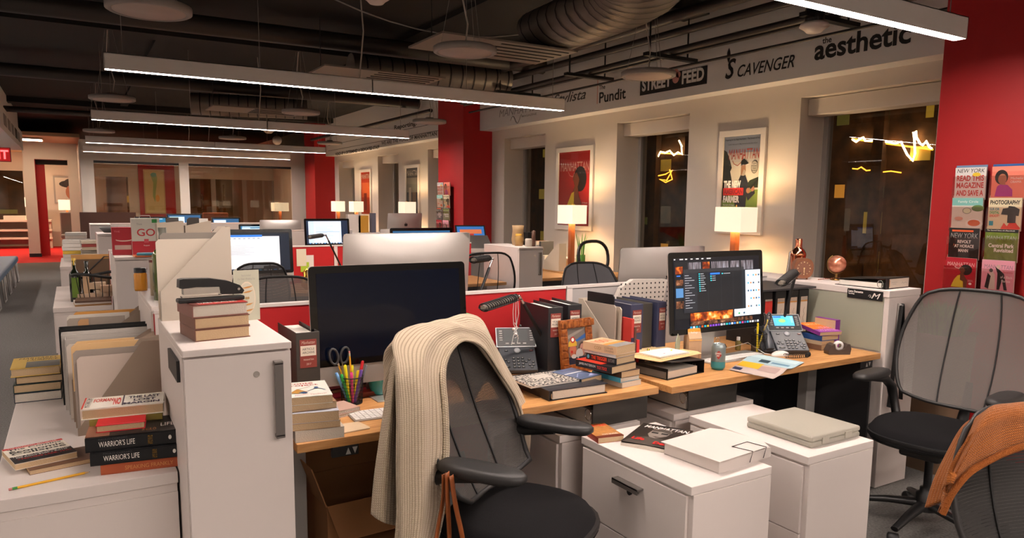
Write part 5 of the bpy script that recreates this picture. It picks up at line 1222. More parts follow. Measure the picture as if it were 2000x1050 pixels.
m = MB(); m.tube([(-.006+.009*math.cos(a), 0, .135+.016*math.sin(a)) for a in [k*2*PI/16 for k in range(16)]], .0014, CHROME, 6, closed=True); m.build('ring_tab', t)
# sanitizer, mouse, magazine
t = thing('sanitizer_bottle', 'small clear bottle with a white cap behind the can', 'bottle', (3.00, 2.63, .74)); MB().lathe([(.001, 0), (.014, 0), (.015, .004), (.015, .045), (.008, .052)], mat('B8B070', .1, trans=.6), 20).build('bottle_body', t); MB().lathe([(.009, .052), (.009, .07), (.001, .071)], WP, 16).build('bottle_cap', t)
ms = Zp(1530, 695, .74); t = thing('computer_mouse', 'white wired mouse in front of the lit desk phone', 'mouse', (ms.x, ms.y+.02, .74), -.15)
MB().grid(lambda u, v: (.055*math.cos(2*PI*u)*math.sin(v*PI/2), .03*math.sin(2*PI*u)*math.sin(v*PI/2), .001+.024*math.cos(v*PI/2)), 28, 8, mat('D8D2CC', .3)).build('mouse_body', t)
m = MB(); m.tube([(-.05, .005, .006), (-.075, .03, .01), (-.085, .09, .03), (-.1, .13, .05), (-.15, .16, .03), (-.25, .2, .004)], .0018, WP, 6); m.build('mouse_cable', t)
m = MB(); rnd = random.Random(2)
for k in range(3): m.tube([(2.75+.05*k, 2.72, .8), (2.78+.04*k, 2.70, .75+.02*k), (2.86, 2.68+.03*k, .744), (2.95+.02*k, 2.7, .744), (3.02, 2.74, .75)], .003, BLACK, 6)
tag(m.build('monitor_cable'), 'black cables behind the lit monitor', 'cable')
a = Zp(1424, 722, .742); t = thing('magazine', 'open magazine with yellow and blue pages hanging over the right desk edge', 'magazine', (0, 0, 0))
def mp(u, v, z=0): # four corners on the desk
    A, B, Cc, D = Zp(1424, 722, .743), Zp(1510, 740, .743), Zp(1571, 708, .743), Zp(1470, 690, .743)
    q = A.lerp(B, u).lerp(D.lerp(Cc, u), v); q.z = .7435+.012*math.sin(PI*min(1, abs(v-.45)*2.2))*0+.012*math.exp(-((v-.42)/.1)**2)*u+z; return q
m = MB()
for z0, mt in ((0, PAPER), (.002, C('B8A8A0'))): m.grid(lambda u, v: mp(u, v, z0), 10, 20, mt)
def patch(u0, v0, u1, v1, c, z=.0027): m.grid(lambda u, v: mp(u0+(u1-u0)*u, v0+(v1-v0)*v, z), 6, 8, C(c))
patch(0, .45, 1, 1, 'A8C4CC'); patch(.02, .25, .5, .5, 'D8A820', .0032); patch(.5, .2, .9, .38, 'A08A84', .0032); patch(.03, .06, .22, .18, '20284A', .0032); patch(.3, .6, .5, .75, '28404A', .0035); patch(.55, .62, .9, .7, '5A86A0', .0035); patch(.05, .8, .95, .95, 'C0D8DC', .0035)
m.build('magazine_pages', t)
# pen cup two
t = thing('pen_cup', 'black mesh pen cup with grey scissors between lit monitor and desk phone', 'pen cup', (3.03, 2.52, .74)); m = MB(); cup_rings(m, .04, .1, BLACK); m.build('mesh_cup', t)
scissors((3.06, 2.53, .745), .2, 'grey scissors standing in the pen cup beside the lit desk phone', .03)
pen((3.02, 2.52, .745), (2.99, 2.5, .905), .005, 'E8D020', 'yellow highlighter leaning in the pen cup beside the lit desk phone')
pen((3.03, 2.53, .745), (3.10, 2.53, .91), .004, 'D8C040', 'yellow pencil in the pen cup beside the lit desk phone')
# books by phone, tape dispenser
X0, Y0 = 3.39, 2.40
for i, (T, c, pg, dr, W, lab) in enumerate(((.028, '7A5A48', PAGES, .0, .12, 'tan paperback at the bottom of the pile beside the lit desk phone'), (.02, 'B8A890', PAGES, .05, .12, 'pale paperback second from the bottom beside the lit desk phone'), (.03, '30589A', PAGES, -.05, .13, 'blue hardback in the pile beside the lit desk phone'))):
    book((X0-.01, Y0, .741+(0, .0285, .049)[i]), dr, .135, W, T, C(c), lab, pages=pg, spine='left', hard=(i == 2))
t = book((X0-.03, Y0-.0, .822), -.25, .14, .18, .02, C('8A3A98'), 'purple and orange paperback on top of the pile by the lit desk phone', spine='left', hard=False, front=lambda f: (f.rect(0, .55, 1, 1, C('D8701C')), f.rect(0, .3, 1, .56, C('D8701C')), f.text('YEAR', .3, .35, .9, .5, C('E8A0D0')), f.text('MONSTER', .15, .08, .9, .25, C('E8A0D0')), f.text('BRITAIN', .1, .7, .9, .85, C('E8D8A0')))); t.rotation_euler.x = .12
book((X0+.135, Y0+.0, .741), PI/2+.0, .13, .035, .155, C('7A2A8A'), 'upright purple paperback lettered RIDGE leaning at the grey green panel', pages=PAGES, spine='left', hard=False)
m = MB(); f = Face(m, (3.492, 2.3995, .741), (1, 0, 0), (0, 0, 1), .034, .155); f.rect(0, 0, 1, 1, C('7A2A8A')); f.text('R', .2, .1, .7, .25, WINK); f.text('I', .4, .3, .5, .45, WINK); f.text('D', .2, .5, .7, .65, WINK); tag(m.build('book_cover'), 'purple cover turned to the viewer beside the tape dispenser', 'book')
t = thing('tape_dispenser', 'dark grey tape dispenser at the front right of the right desk', 'tape dispenser', (3.32, 2.31, .74), -.45)
m = MB(); m.prism([(0, 0), (.115, 0), (.12, .03), (.112, .055), (.1, .056), (.085, .03), (.055, .022), (.035, .03), (.03, .058), (.012, .05), (-.004, .02)], 0, .05, mat('4A3E38', .4), 'y'); m.build('dispenser_body', t, bevel=.003)
m = MB(Matrix.Translation((.06, .012, .045)) @ Matrix.Rotation(-PI/2, 4, 'X')); m.lathe([(.012, 0), (.024, 0), (.024, .02), (.012, .02), (.012, 0)], WP, 24, (0, 0, 0), caps=False); m.build('tape_roll', t)

# ---------------------------------------------------------------- on top of the end cabinet
t = thing('cocktail_shaker', 'tall shiny copper shaker on the end cabinet', 'shaker', (3.80, 2.90, HZ))
MB().lathe([(.001, 0), (.036, 0), (.038, .01), (.044, .125), (.046, .13), (.046, .142), (.044, .15), (.034, .168), (.022, .18), (.02, .19), (.02, .23), (.018, .236), (.001, .237)], COPPER, 36).build('shaker_body', t)
t = thing('desk_clock', 'brown copper round faced clock with roman hour marks on the end cabinet', 'clock', (3.715, 2.80, HZ), -.55)
CL = mat('8A5A42', .35, metal=.5); m = MB()
m.prism([(.055*math.copysign(abs(math.cos(a))**.75, math.cos(a))*1.05, .068+.06*math.copysign(abs(math.sin(a))**.75, math.sin(a))) for a in [k*2*PI/36 for k in range(36)]], -.022, .022, CL, 'y', True)
for s in (-.03, .03): m.lathe([(.006, 0), (.006, .01)], CL, 8, (s, 0, 0))
m.build('clock_case', t, bevel=.003)
m = MB(); m.prism([(.044*math.cos(a), .068+.044*math.sin(a)) for a in [k*PI/18 for k in range(36)]], -.0235, -.022, C('7A4E3A'), 'y'); f = Face(m, (-.044, -.0236, .024), (1, 0, 0), (0, 0, 1), .088, .088, .0006)
for k in range(12):
    a = k*PI/6; f.line([(.5+.38*math.cos(a), .5+.38*math.sin(a)), (.5+.45*math.cos(a), .5+.45*math.sin(a))], .0035 if k % 3 else .006, C('D8BC8A'))
f.line([(.5, .5), (.5, .22)], .004, C('E0C890')); f.line([(.5, .5), (.52, .15)], .002, C('E0C890')); f.oval(.5, .5, .05, .05, C('E0C890')); m.build('clock_face', t)
t = thing('small_globe', 'copper coloured small globe on a dark stand on the end cabinet', 'globe', (3.87, 2.68, HZ))
MB().ball((0, 0, .095), .052, ramp_mat('globe_copper', [(.4, 'B06A50'), (.6, 'D8957A')], 'noise', 25, (1, 1, 1), .25, metal=.6), 28, 16).build('globe_ball', t)
m = MB(); dr_ = Vector((.85, -.52, 0)); m.tube([Vector((0, 0, .095))+dr_*(.058*math.cos(a))+Vector((0, 0, .058*math.sin(a))) for a in [2.1+k*.16 for k in range(21)]], .005, BRASS, 8, flat=.5); m.build('meridian_arc', t)
MB().lathe([(.001, 0), (.032, 0), (.034, .004), (.012, .01), (.007, .02), (.007, .04)], BRASS, 24).build('globe_base', t)
m = MB(T4(3.86, 2.73, HZ, .1)); rnd = random.Random(9)
for i in range(14): m.tube([(i*.018-.1, -.0, .004), (i*.018-.088, .004, .004)], .003, COPPER, 6)
tag(m.build('bead_chain'), 'copper bead chain lying between clock and globe', 'beads')
t = thing('binder', 'black ring binder lying on the end cabinet with its labelled spine to the viewer', 'binder', (3.66, 2.24, HZ), .05)
m = MB(); m.box((-.0, 0, 0), (.23, .003, .06), BLACK); m.box((0, .003, 0), (.23, .29, .003), BLACK); m.prism([(0.0, .057), (0, .06), (.29, .034), (.29, .031)], 0, .23, BLACK, 'x'); m.build('binder_cover', t)
m = MB(); f = Face(m, (.03, 0, .006), (1, 0, 0), (0, 0, 1), .195, .048, .001); f.rect(0, 0, 1, 1, C('CFC2B2')); f.rect(.0, .1, .03, .9, C('C08A5A')); f.line([(.1, .6), (.4, .62)], .002, LGREY); f.line([(.15, .4), (.35, .4)], .002, LGREY); f.line([(.6, .4), (.66, .6), (.7, .4), (.8, .55), (.9, .4)], .002, LGREY); m.build('spine_label', t)
MB().box((.01, .03, .004), (.225, .27, .03), PAPER).build('sheets', t)
m = MB(); m.tube([(-.001, .03+.016*math.cos(a), .026+.02*math.sin(a)) for a in [k*PI/8 for k in range(16)]], .002, CHROME, 6, closed=True); m.build('ring', t)
m = MB(); m.box((3.622, 2.2, HZ+.001), (3.63, 2.2, HZ+.001), BLACK)
# lanyard bag strap on the end cabinet
t = thing('hanging_strap', 'long black strap hanging from the front of the end cabinet', 'strap', (0, 0, 0))
m = MB()
for x0, x1 in (((3.70, .99), (3.655, .45)), ((3.71, .99), (3.76, .48))): m.tube([(x0[0], HY0-.02, .99), ((x0[0]+x1[0])/2, HY0-.025, .75), (x1[0], HY0-.02, x1[1])] if 0 else [(x0[0], HY0-.02, x0[1]), (x1[0], HY0-.02, x1[1])], .012, BLACK, 8, flat=.25)
m.tube([(3.70, HY0-.02, .985), (3.705, HY0-.02, 1.0), (3.71, HY0-.02, .985)], .012, BLACK, 8, flat=.3); m.build('strap_band', t)
MB().box((3.70, HY0-.02, .62), (3.705, HY0-.0, 1.0), LGREY).build('hook', t)

# ---------------------------------------------------------------- under the desks and on the pedestals
def lying_binder(o, rz, W, D, T, lab, mt=None):
    t = thing('binder', lab, 'binder', o, rz); mt = mt or mat('3A3835', .35)
    m = MB(); m.box((0, 0, 0), (W, .003, T), mt); m.box((0, .003, 0), (W, D, .003), mt); m.prism([(.003, T-.003), (.003, T), (D, T*.75), (D, T*.72)], 0, W, mt, 'x'); m.build('binder_cover', t)
    MB().box((.006, .02, .004), (W-.01, D-.02, T*.7), PAGEW).build('sheets', t); MB().tube([(-.002, .03+.02*math.cos(a), T*.5+.025*math.sin(a)) for a in [k*PI/8 for k in range(16)]], .0025, CHROME, 6, closed=True).build('ring', t)
    return t
lying_binder((1.80, 2.32, .58), .02, .30, .28, .10, 'grey black binder lying under the nearest desk')
lying_binder((2.33, 2.31, .58), .02, .32, .28, .105, 'grey black binder lying under the right desk')
a, rz, L = span((1168, 866), (1222, 862), .6)
book((a.x, a.y, .6), rz+.1, .11, .165, .022, C('A03A24'), 'small western paperback with a red title on the left pedestal', spine='left', hard=False, front=lambda f: (f.rect(0, 0, 1, 1, mat('B07840', .4, noisec=.6, nscale=60)), f.text('DESERTGUN', .05, .78, .95, .96, C('C81C14'), 0, .03), f.rect(0, 0, 1, .12, C('6A2A18')), f.text('MAX BRAND', .3, .14, .9, .22, WINK)))
t = thing('magazine', 'black and white magazine with a portrait on the left pedestal', 'magazine', (1.725, 2.05, .6), -1.05)
m = MB(); f0 = .0
def mgc(u, v): return (.205*u+.0, .265*v, .012+.004*math.sin(PI*u))
m.grid(mgc, 8, 2, mat('2A2826', .3)); m.prism([(0, 0), (.205, 0), (.205, .011), (.1, .0155), (0, .011)], 0, .265, PAGEW, 'y')
f = Face(m, (0, 0, .0165), (1, 0, 0), (0, 1, 0), .205, .265); f.rect(0, 0, 1, 1, mat('2A2826', .3)); f.text('MANHATTAN', .1, .8, .96, .92, WINK, .15, .01); f.poly([(.02, .0), (.15, .3), (.4, .38), (.65, .38), (.95, .25), (1, .0)], C('4A4642', .3)); f.poly([(.3, .5), (.32, .75), (.45, .84), (.62, .82), (.7, .7), (.66, .5), (.5, .34), (.38, .38)], C('8A827A', .3)); f.poly([(.32, .72), (.45, .8), (.62, .79), (.7, .68), (.68, .62), (.5, .68), (.34, .64)], C('4A4642', .3)); f.rect(.34, .56, .47, .62, INK); f.rect(.53, .56, .66, .62, INK); f.poly([(.42, .42), (.58, .42), (.5, .38)], C('3A2A28')); f.text('Life', .12, .16, .36, .28, C('C8201C'), 0, .04); f.text('Death', .56, .08, .95, .2, C('C8201C'), 0, .04); m.build('magazine_cover', t)
t = thing('expanding_folder', 'white expanding file folder with a black elastic on the left pedestal', 'folder', (1.825, 1.655, .6), .1)
m = MB(); m.prism([(0, 0), (.3, 0), (.3, .035), (0, .045)], 0, .24, C('C8C0BA', .45), 'y'); m.build('folder_body', t, bevel=.004)
m = MB(); m.prism([(-.01, -.01), (.27, -.01), (.305, .04), (.305, .2), (.27, .25), (-.01, .25)], .0455, .047, C('D2CAC4', .4)); m.build('folder_flap', t)
m = MB(T4(0, 0, 0)); m.tube([(.17, -.003, .006), (.17, -.013, .049), (.15, .06, .05), (.24, .06, .05), (.25, -.013, .049), (.25, -.003, .006)], .0015, BLACK, 6); m.build('elastic_band', t)
t = thing('plastic_case', 'frosted clear flat plastic case on the right pedestal', 'case', (2.325, 1.665, .6), .0)
FRO = mat('B9B5A8', .35, alpha=.72, trans=0)
m = MB(); m.box((0, 0, 0), (.3, .31, .022), FRO); m.build('case_base', t, bevel=.008, seg=3); m = MB(); m.box((.0, .0, .0225), (.3, .31, .045), FRO); m.build('case_lid', t, bevel=.008, seg=3)
m = MB(); m.box((.04, .04, .004), (.26, .27, .036), C('BDBBA6')); m.build('case_contents', t)
for x in (.06, .2): MB().box((x, -.004, .01), (x+.04, .002, .035), FRO).build('latch', t)
# cardboard boxes under the nearest desk
t = thing('cardboard_box', 'open brown cardboard box under the nearest desk', 'box', (.72, 2.45, 0), .05)
m = MB(); w, d, h = .42, .35, .42; k = .004
for bx in (((0, 0, 0), (w, k, h)), ((0, d-k, 0), (w, d, h)), ((0, k, 0), (k, d-k, h)), ((w-k, k, 0), (w, d-k, h)), ((0, 0, 0), (w, d, k))): m.box(*bx, CARD)
m.build('box_walls', t)
MB(Matrix.Translation((0, 0, h)) @ Matrix.Rotation(-1.9, 4, 'Y')).box((-.0, 0, 0), (.16, d, k), CARD).build('flap', t); MB(Matrix.Translation((0, d, h)) @ Matrix.Rotation(1.2, 4, 'X')).box((0, 0, 0), (w, .16, k), CARD).build('flap', t); MB(Matrix.Translation((0, 0, h)) @ Matrix.Rotation(-2.6, 4, 'X') @ Matrix.Translation((0, -.0, 0))).box((0, 0, 0), (w, .15, k), CARD).build('flap', t)
m = MB(T4(.84, 2.16, 0, .12)); m.box((0, 0, 0), (.38, .26, .3), CARD); m.box((.0, .12, .3), (.38, .14, .3015), C('8A5A34')); tag(m.build('cardboard_box', bevel=.003), 'closed cardboard box before the open one under the nearest desk', 'box')

# ================================================================ WALL: POSTERS, RACKS, LAMPS
def poster(y0, y1, z0, z1, label, draw, X=XW, fr='D6CFC6'):
    """hangs on the window wall; y0 far edge, y1 near edge"""
    t = thing('framed_poster', label, 'poster', (X, y0, z0)); w, h = y0-y1, z1-z0; b = .055; FM = mat(fr, .4)
    m = MB()
    for a, c in (((-.03, -w, 0), (-.001, 0, b)), ((-.03, -w, h-b), (-.001, 0, h)), ((-.03, -w, b), (-.001, -w+b, h-b)), ((-.03, -b, b), (-.001, 0, h-b))): m.box(a, c, FM)
    m.build('frame', t, bevel=.002)
    m = MB(); f = Face(m, (-.012, -b, b), (0, -1, 0), (0, 0, 1), w-2*b, h-2*b, .0006); draw(f); m.build('print', t)
    MB().poly([(-.02, -b, b), (-.02, -w+b, b), (-.02, -w+b, h-b), (-.02, -b, h-b)], GLASS).build('glazing', t)
    return t
def farmer(f):
    f.rect(0, 0, 1, 1, C('D4D8DE')); f.rect(0, .82, 1, 1, C('95A4C4')); f.rect(0, .5, 1, .72, C('E0E0DC')); f.rect(0, 0, 1, .42, C('86AC4A')); f.rect(0, 0, 1, .22, C('2E3A24'))
    f.poly([(0, .3), (.3, .4), (.27, .5), (.2, .62), (.24, .66), (.15, .78), (.08, .84), (0, .86)], C('1C2420')); f.poly([(.6, .44), (.75, .52), (1, .56), (1, .44)], C('2A3A20'))
    f.text('Preparing for the Next Hurricane...  The Streets of Fish', .03, .95, .95, .975, INK); f.text('Little Beauty in Big America by Joe Klein', .12, .905, .9, .92, INK)
    f.text('MANHATTAN', .14, .75, .97, .86, C('B83A34'), .15, .0); f.line([(.25, .74), (.3, .7), (.4, .68), (.5, .72), (.55, .8)], .006, C('B83A34'))
    J = C('242C3C')
    f.poly([(.35, .28), (.42, .5), (.5, .58), (.62, .58), (.7, .5), (.74, .38), (.88, .42), (.9, .38), (.72, .3), (.68, .35), (.66, .2), (.44, .2)], J)
    f.rect(.44, .12, .66, .215, C('3A5A98')); f.poly([(.5, .58), (.5, .68), (.55, .72), (.62, .7), (.63, .62), (.6, .57)], C('A8806A')); f.poly([(.52, .57), (.6, .57), (.63, .62), (.58, .64)], C('B8B0A8')); f.poly([(.49, .68), (.5, .73), (.57, .755), (.64, .73), (.7, .7), (.64, .69)], C('20241F'))
    f.oval(.72, .41, .05, .03, C('C09078')); f.oval(.84, .43, .05, .03, C('B08068')); f.poly([(.78, .42), (.98, .52), (.97, .54), (.77, .44)], BLK2)
    f.oval(.86, .66, .09, .07, INK); f.oval(.86, .66, .083, .064, C('C4C4C0')); f.text('You', .82, .69, .9, .705, INK); f.text('Know', .8, .665, .92, .68, INK); f.text('How', .82, .64, .9, .655, INK); f.text('Manhattan?', .79, .615, .93, .63, INK)
    f.text('THE NEW', .05, .44, .52, .52, WINK, 0, .05); f.rect(.04, .36, .6, .44, C('D02A1C')); f.text('AMERICAN', .06, .37, .58, .43, C('8A1810'), 0, .05); f.text('FARMER', .05, .28, .5, .355, WINK, 0, .05)
    f.text('How tech will change', .06, .24, .36, .262, WINK); f.text('the face of American', .06, .21, .36, .232, WINK); f.text('farming', .06, .18, .2, .2, WINK); f.text('by Nicholas Fox', .06, .14, .26, .16, C('D8B82A'))
def afro(f, bg='A8161C'):
    f.rect(0, 0, 1, 1, C(bg)); f.text('MANHATTAN', .05, .74, .95, .86, C('D8A8A0'), .1, .0); f.line([(.3, .73), (.35, .68), (.45, .66), (.5, .72)], .006, C('D8A8A0'))
    SK = C('6A3A26'); f.oval(.68, .63, .2, .17, C('1A100C')); f.poly([(.45, .62), (.48, .7), (.58, .72), (.66, .62), (.62, .54), (.52, .52), (.5, .58)], SK); f.poly([(.52, .54), (.6, .54), (.66, .4), (.74, .3), (.72, .06), (.5, .06), (.48, .3), (.44, .44)], SK)
    f.poly([(.42, .44), (.5, .46), (.5, .3), (.6, .26), (.62, .06), (.2, .06), (.3, .3)], C('D8C438')); f.text('A House', .76, .3, .92, .325, WINK); f.text('of Spring', .76, .26, .94, .285, WINK); f.oval(.84, .2, .05, .035, WINK)
poster(4.88, 4.18*1.04, 1.245, 2.18, 'framed poster of a man in a cap titled THE NEW AMERICAN FARMER', farmer)
poster(7.54, 6.79, 1.19, 2.18, 'framed red poster of a woman in profile with a yellow top', afro)
poster(12.35, 11.72, 1.2, 2.16, 'framed dark blue poster right of the far window', lambda f: (f.rect(0, 0, 1, 1, C('3A4656')), f.rect(0, .5, 1, .8, C('8A8A84')), f.rect(.2, .15, .4, .6, C('C8BCB0')), f.rect(.5, .1, .8, .5, C('7A6A60')), f.text('MANHATTAN', .05, .84, .95, .95, WINK)))
poster(14.75, 14.1, 1.2, 2.16, 'framed orange red poster farthest along the window wall', lambda f: (f.rect(0, 0, 1, 1, C('C8401C')), f.rect(.1, .4, .9, .75, C('E8703A')), f.rect(.3, .1, .6, .5, C('8A2A1A')), f.text('MANHATTAN', .05, .84, .95, .95, WINK)))

# table lamps
SHADE = mat('F2E2C6', .8, emit=.5); LBULB = (1.0, .74, .45)
def table_lamp(o, label, stem=WOODD, base=None, w=.29, d=.2, h=.21, zs=.53, rz=0, power=None, stand=None):
    t = thing('table_lamp', label, 'table lamp', o, rz)
    m = MB(); m.box((-.055, -.055, 0), (.055, .055, .015), stem); m.box((-.028, -.028, .015), (.028, .028, zs+.02), stem); m.build('lamp_base', t, bevel=.003)
    m = MB(); k = .002
    for bx in (((-d/2, -w/2, zs), (-d/2+k, w/2, zs+h)), ((d/2-k, -w/2, zs), (d/2, w/2, zs+h)), ((-d/2+k, -w/2, zs), (d/2-k, -w/2+k, zs+h)), ((-d/2+k, w/2-k, zs), (d/2-k, w/2, zs+h))): m.box(*bx, SHADE)
    m.build('lamp_shade', t)
    m = MB(); m.tube([(-d/2, 0, zs+h-.01), (d/2, 0, zs+h-.01)], .003, BRASS, 6); m.tube([(0, 0, zs), (0, 0, zs+h+.02)], .004, BRASS, 6); m.build('shade_frame', t)
    l = bpy.data.lights.new('lamp_bulb', 'POINT'); l.energy = power or LAMP_W; l.color = LBULB; l.shadow_soft_size = .03
    lo = bpy.data.objects.new('lamp_bulb', l); COL.objects.link(lo); lo.location = (o[0], o[1], o[2]+zs+h*.5)
    return t
a = Xp(1436, 430, 4.9)
table_lamp((4.9, 4.39, .75), 'lit table lamp with cream rectangular shade and wooden stem below the farmer poster')
table_lamp((4.9, 6.80, .75), 'lit table lamp with cream shade and wooden stem below the red profile poster')
table_lamp((4.9, 11.6, .77), 'lit table lamp below the far dark blue poster')
table_lamp((4.9, 14.2, .77), 'lit table lamp right one of the far pair', w=.3)
table_lamp((4.75, 14.9, .77), 'lit table lamp left one of the far pair', w=.3)
table_lamp((4.45, 18.6, .72), 'lit table lamp inside the far glass office', w=.35, d=.35)
table_lamp((-.95, 26.5, .85), 'lit cream table lamp on the white shelf of the far lounge', w=.3, d=.5, h=.28, zs=.4, stem=BLK2)
table_lamp((-.12, 25.3, .75), 'lit table lamp seen through the opening at the end of the aisle', w=.3, d=.42, h=.3, zs=.42)
# low sideboards along the windows
def sideboard(y0, y1, label, z=.75, x0=4.62):
    t = thing('sideboard', label, 'cabinet', (0, 0, 0)); MB().box((x0, y0, z-.03), (XW-.005, y1, z), WOOD).build('top', t, bevel=.002)
    MB().box((x0+.02, y0+.01, .0), (XW-.01, y1-.01, z-.031), WHITE).build('body', t)
    n = max(1, int((y1-y0)/.5)); 
    for k in range(n):
        a = y0+.02+k*(y1-y0-.04)/n; MB().box((x0+.008, a+.004, .05), (x0+.019, a+(y1-y0-.04)/n-.004, z-.04), WHITE).build('door', t)
    return t
sideboard(3.78, 5.1, 'low sideboard with wooden top beneath the farmer poster and lamp')
sideboard(5.9, 8.9, 'low sideboard with wooden top beneath the red profile poster')
sideboard(10.6, 16.2, 'long low sideboard under the far posters')
m = MB(); m.box((4.04, 6.2, .71), (4.6, 6.9, .74), WOOD); m.box((4.06, 6.25, 0), (4.58, 6.27, .7), BLK2); tag(m.build('side_desk'), 'oak side desk between the white cabinet and the window sideboard', 'desk')
# magazines in file left of lamp
t = mag_file((4.70, 4.50, .75), PI/2, .3, .10, .32, .15, C('D0C4B4', .7), 'cream magazine file left of the middle table lamp', [])
rnd = random.Random(11)
for i in range(9):
    c = rnd.choice(['C8C0B8', 'A84A40', '3A6A50', '30405A', 'D8A050', 'B8B0A8', '5A3A4A', '408A90'])
    m = MB(); m.box((4.72+i*.0, 4.83+i*.028, .75), (4.90, 4.83+i*.028+.018, 1.02+rnd.uniform(-.02, .02)), C(c)); tag(m.build('magazine'), 'upright magazine in the row left of the middle table lamp', 'magazine', 'magazines standing left of the middle table lamp')
t = thing('storage_bin', 'white bin holding the upright magazines left of the middle table lamp', 'bin', (0, 0, 0)); m = MB(); m.box((4.70, 4.81, .75), (4.704, 5.09, .93), C('D0C4B4')); m.box((4.70, 4.81, .75), (4.93, 4.814, .93), C('D0C4B4')); m.box((4.7, 5.086, .75), (4.93, 5.09, .93), C('D0C4B4')); m.build('bin_body', t)
# around the far lamp
for i, (px, c, lab) in enumerate((((1057, 462), 'C8C0B8', 'white magazine in the box left of the far wooden stemmed lamp'), ((1066, 462), '3A3A3C', 'dark magazine in the box left of the far wooden stemmed lamp'), ((1051, 462), 'A83A30', 'red magazine in the box left of the far wooden stemmed lamp'))):
    p = Xp(*px, 4.8); m = MB(); m.box((4.72, p.y-.02, .76), (4.9, p.y+.02, 1.06), C(c)); tag(m.build('magazine'), lab, 'magazine')
m = MB(); m.box((4.70, 7.05, .75), (4.92, 7.5, .9), C('D0C8BC')); tag(m.build('storage_box'), 'white open box of magazines by the far wooden stemmed lamp', 'box')
mag_file((4.66, 7.0, .75), PI/2+PI, .3, .1, .31, .1, C('D0C4B0', .7), 'cream magazine file just left of the far wooden stemmed lamp')
t = thing('bowl', 'white bowl behind the far wooden stemmed lamp', 'bowl', (5.0, 7.1, .75)); MB().lathe([(.001, 0), (.05, .0), (.13, .1), (.15, .12), (.145, .12), (.12, .1), (.04, .01)], WP, 28).build('bowl_body', t)
t = thing('glass_vase', 'clear vase with tall green leaves by the far wooden stemmed lamp', 'vase', (4.78, 6.45, .75)); MB().lathe([(.001, 0), (.05, 0), (.05, .2), (.045, .2)], C('5A8A3A', .2), 20).build('vase_body', t)
for k in range(9): a = k*.7; MB().tube([(.02*math.cos(a), .02*math.sin(a), .1), (.03*math.cos(a), .04*math.sin(a), .3), (.06*math.cos(a), .07*math.sin(a), .44-.02*(k % 3))], [.008, .01, .002], C('5A9A3C'), 5, flat=.3).build('leaf', t)
# things on the mid right cabinet
p = Zp(996, 484, 1.08); t = thing('paper_pouch', 'crumpled tan paper pouch on the white cabinet in mid room', 'pouch', (3.9, 6.35, 1.08)); MB().lathe([(.05, 0), (.06, .05), (.05, .15), (.055, .2), (.05, .2)], C('A88A62'), 14, power=4).build('pouch_body', t)
t = thing('glass_jar', 'glass jar with a yellow lid in front of the tan pouch', 'jar', (3.83, 6.22, 1.08)); MB().lathe([(.001, 0), (.04, 0), (.042, .09), (.03, .1)], mat('C8A060', .15, trans=.4), 18).build('jar_body', t); MB().lathe([(.032, .1), (.032, .12), (.001, .12)], C('C8962E'), 16).build('jar_lid', t)
t = thing('white_jar', 'small white jar on the white cabinet in mid room', 'jar', (3.84, 6.05, 1.08)); MB().lathe([(.001, 0), (.035, 0), (.035, .07), (.03, .08), (.001, .08)], C('C8BCAE'), 18).build('jar_body', t)
m = MB(); m.lathe([(.001, 0), (.02, 0), (.02, .15), (.001, .16)], C('5A3A2A'), 14, (3.93, 6.1, 1.08)); tag(m.build('brown_tube'), 'slim brown tube beside the small white jar', 'tube')
m = MB(T4(4.0, 6.3, 1.08, .2)); m.box((-.05, -.04, 0), (.05, .04, .13), BLK2); tag(m.build('black_box'), 'small black box beside the brown tube', 'box')
m = MB(T4(4.0, 7.6, 1.02, -.3) @ Matrix.Rotation(.4, 4, 'X')); m.box((-.25, -.2, 0), (.25, .2, .02), mat('6A6866', .5)); tag(m.build('drawing_board'), 'grey tilted panel beyond the white cabinet', 'board')
t = thing('laptop', 'laptop with a blue picture leaning beside the far magazine rack', 'laptop', (4.35, 8.2, 1.0), -.2); m = MB(Matrix.Rotation(1.1, 4, 'X')); m.box((-.2, 0, 0), (.2, .24, .012), DGREY); f = Face(m, (-.18, .02, .012), (1, 0, 0), (0, 1, 0), .36, .2); f.rect(0, 0, 1, 1, em('3A78C0', .8)); f.rect(.1, .5, .9, .8, em('D87A50', .8)); f.rect(.3, .1, .6, .5, em('B03030', .8)); m.build('laptop_screen', t); MB().box((-.2, -.15, 0), (.2, 0, .015), DGREY).build('laptop_base', t)
m = MB(); m.box((3.75, 7.2, .95), (4.6, 8.9, .98), C('C8C2BC')); m.box((3.8, 7.25, 0), (4.58, 8.85, .95), mat('8A8682', .6)); tag(m.build('cabinet_island'), 'cabinet carrying the laptop and grey panel before the red column', 'cabinet')

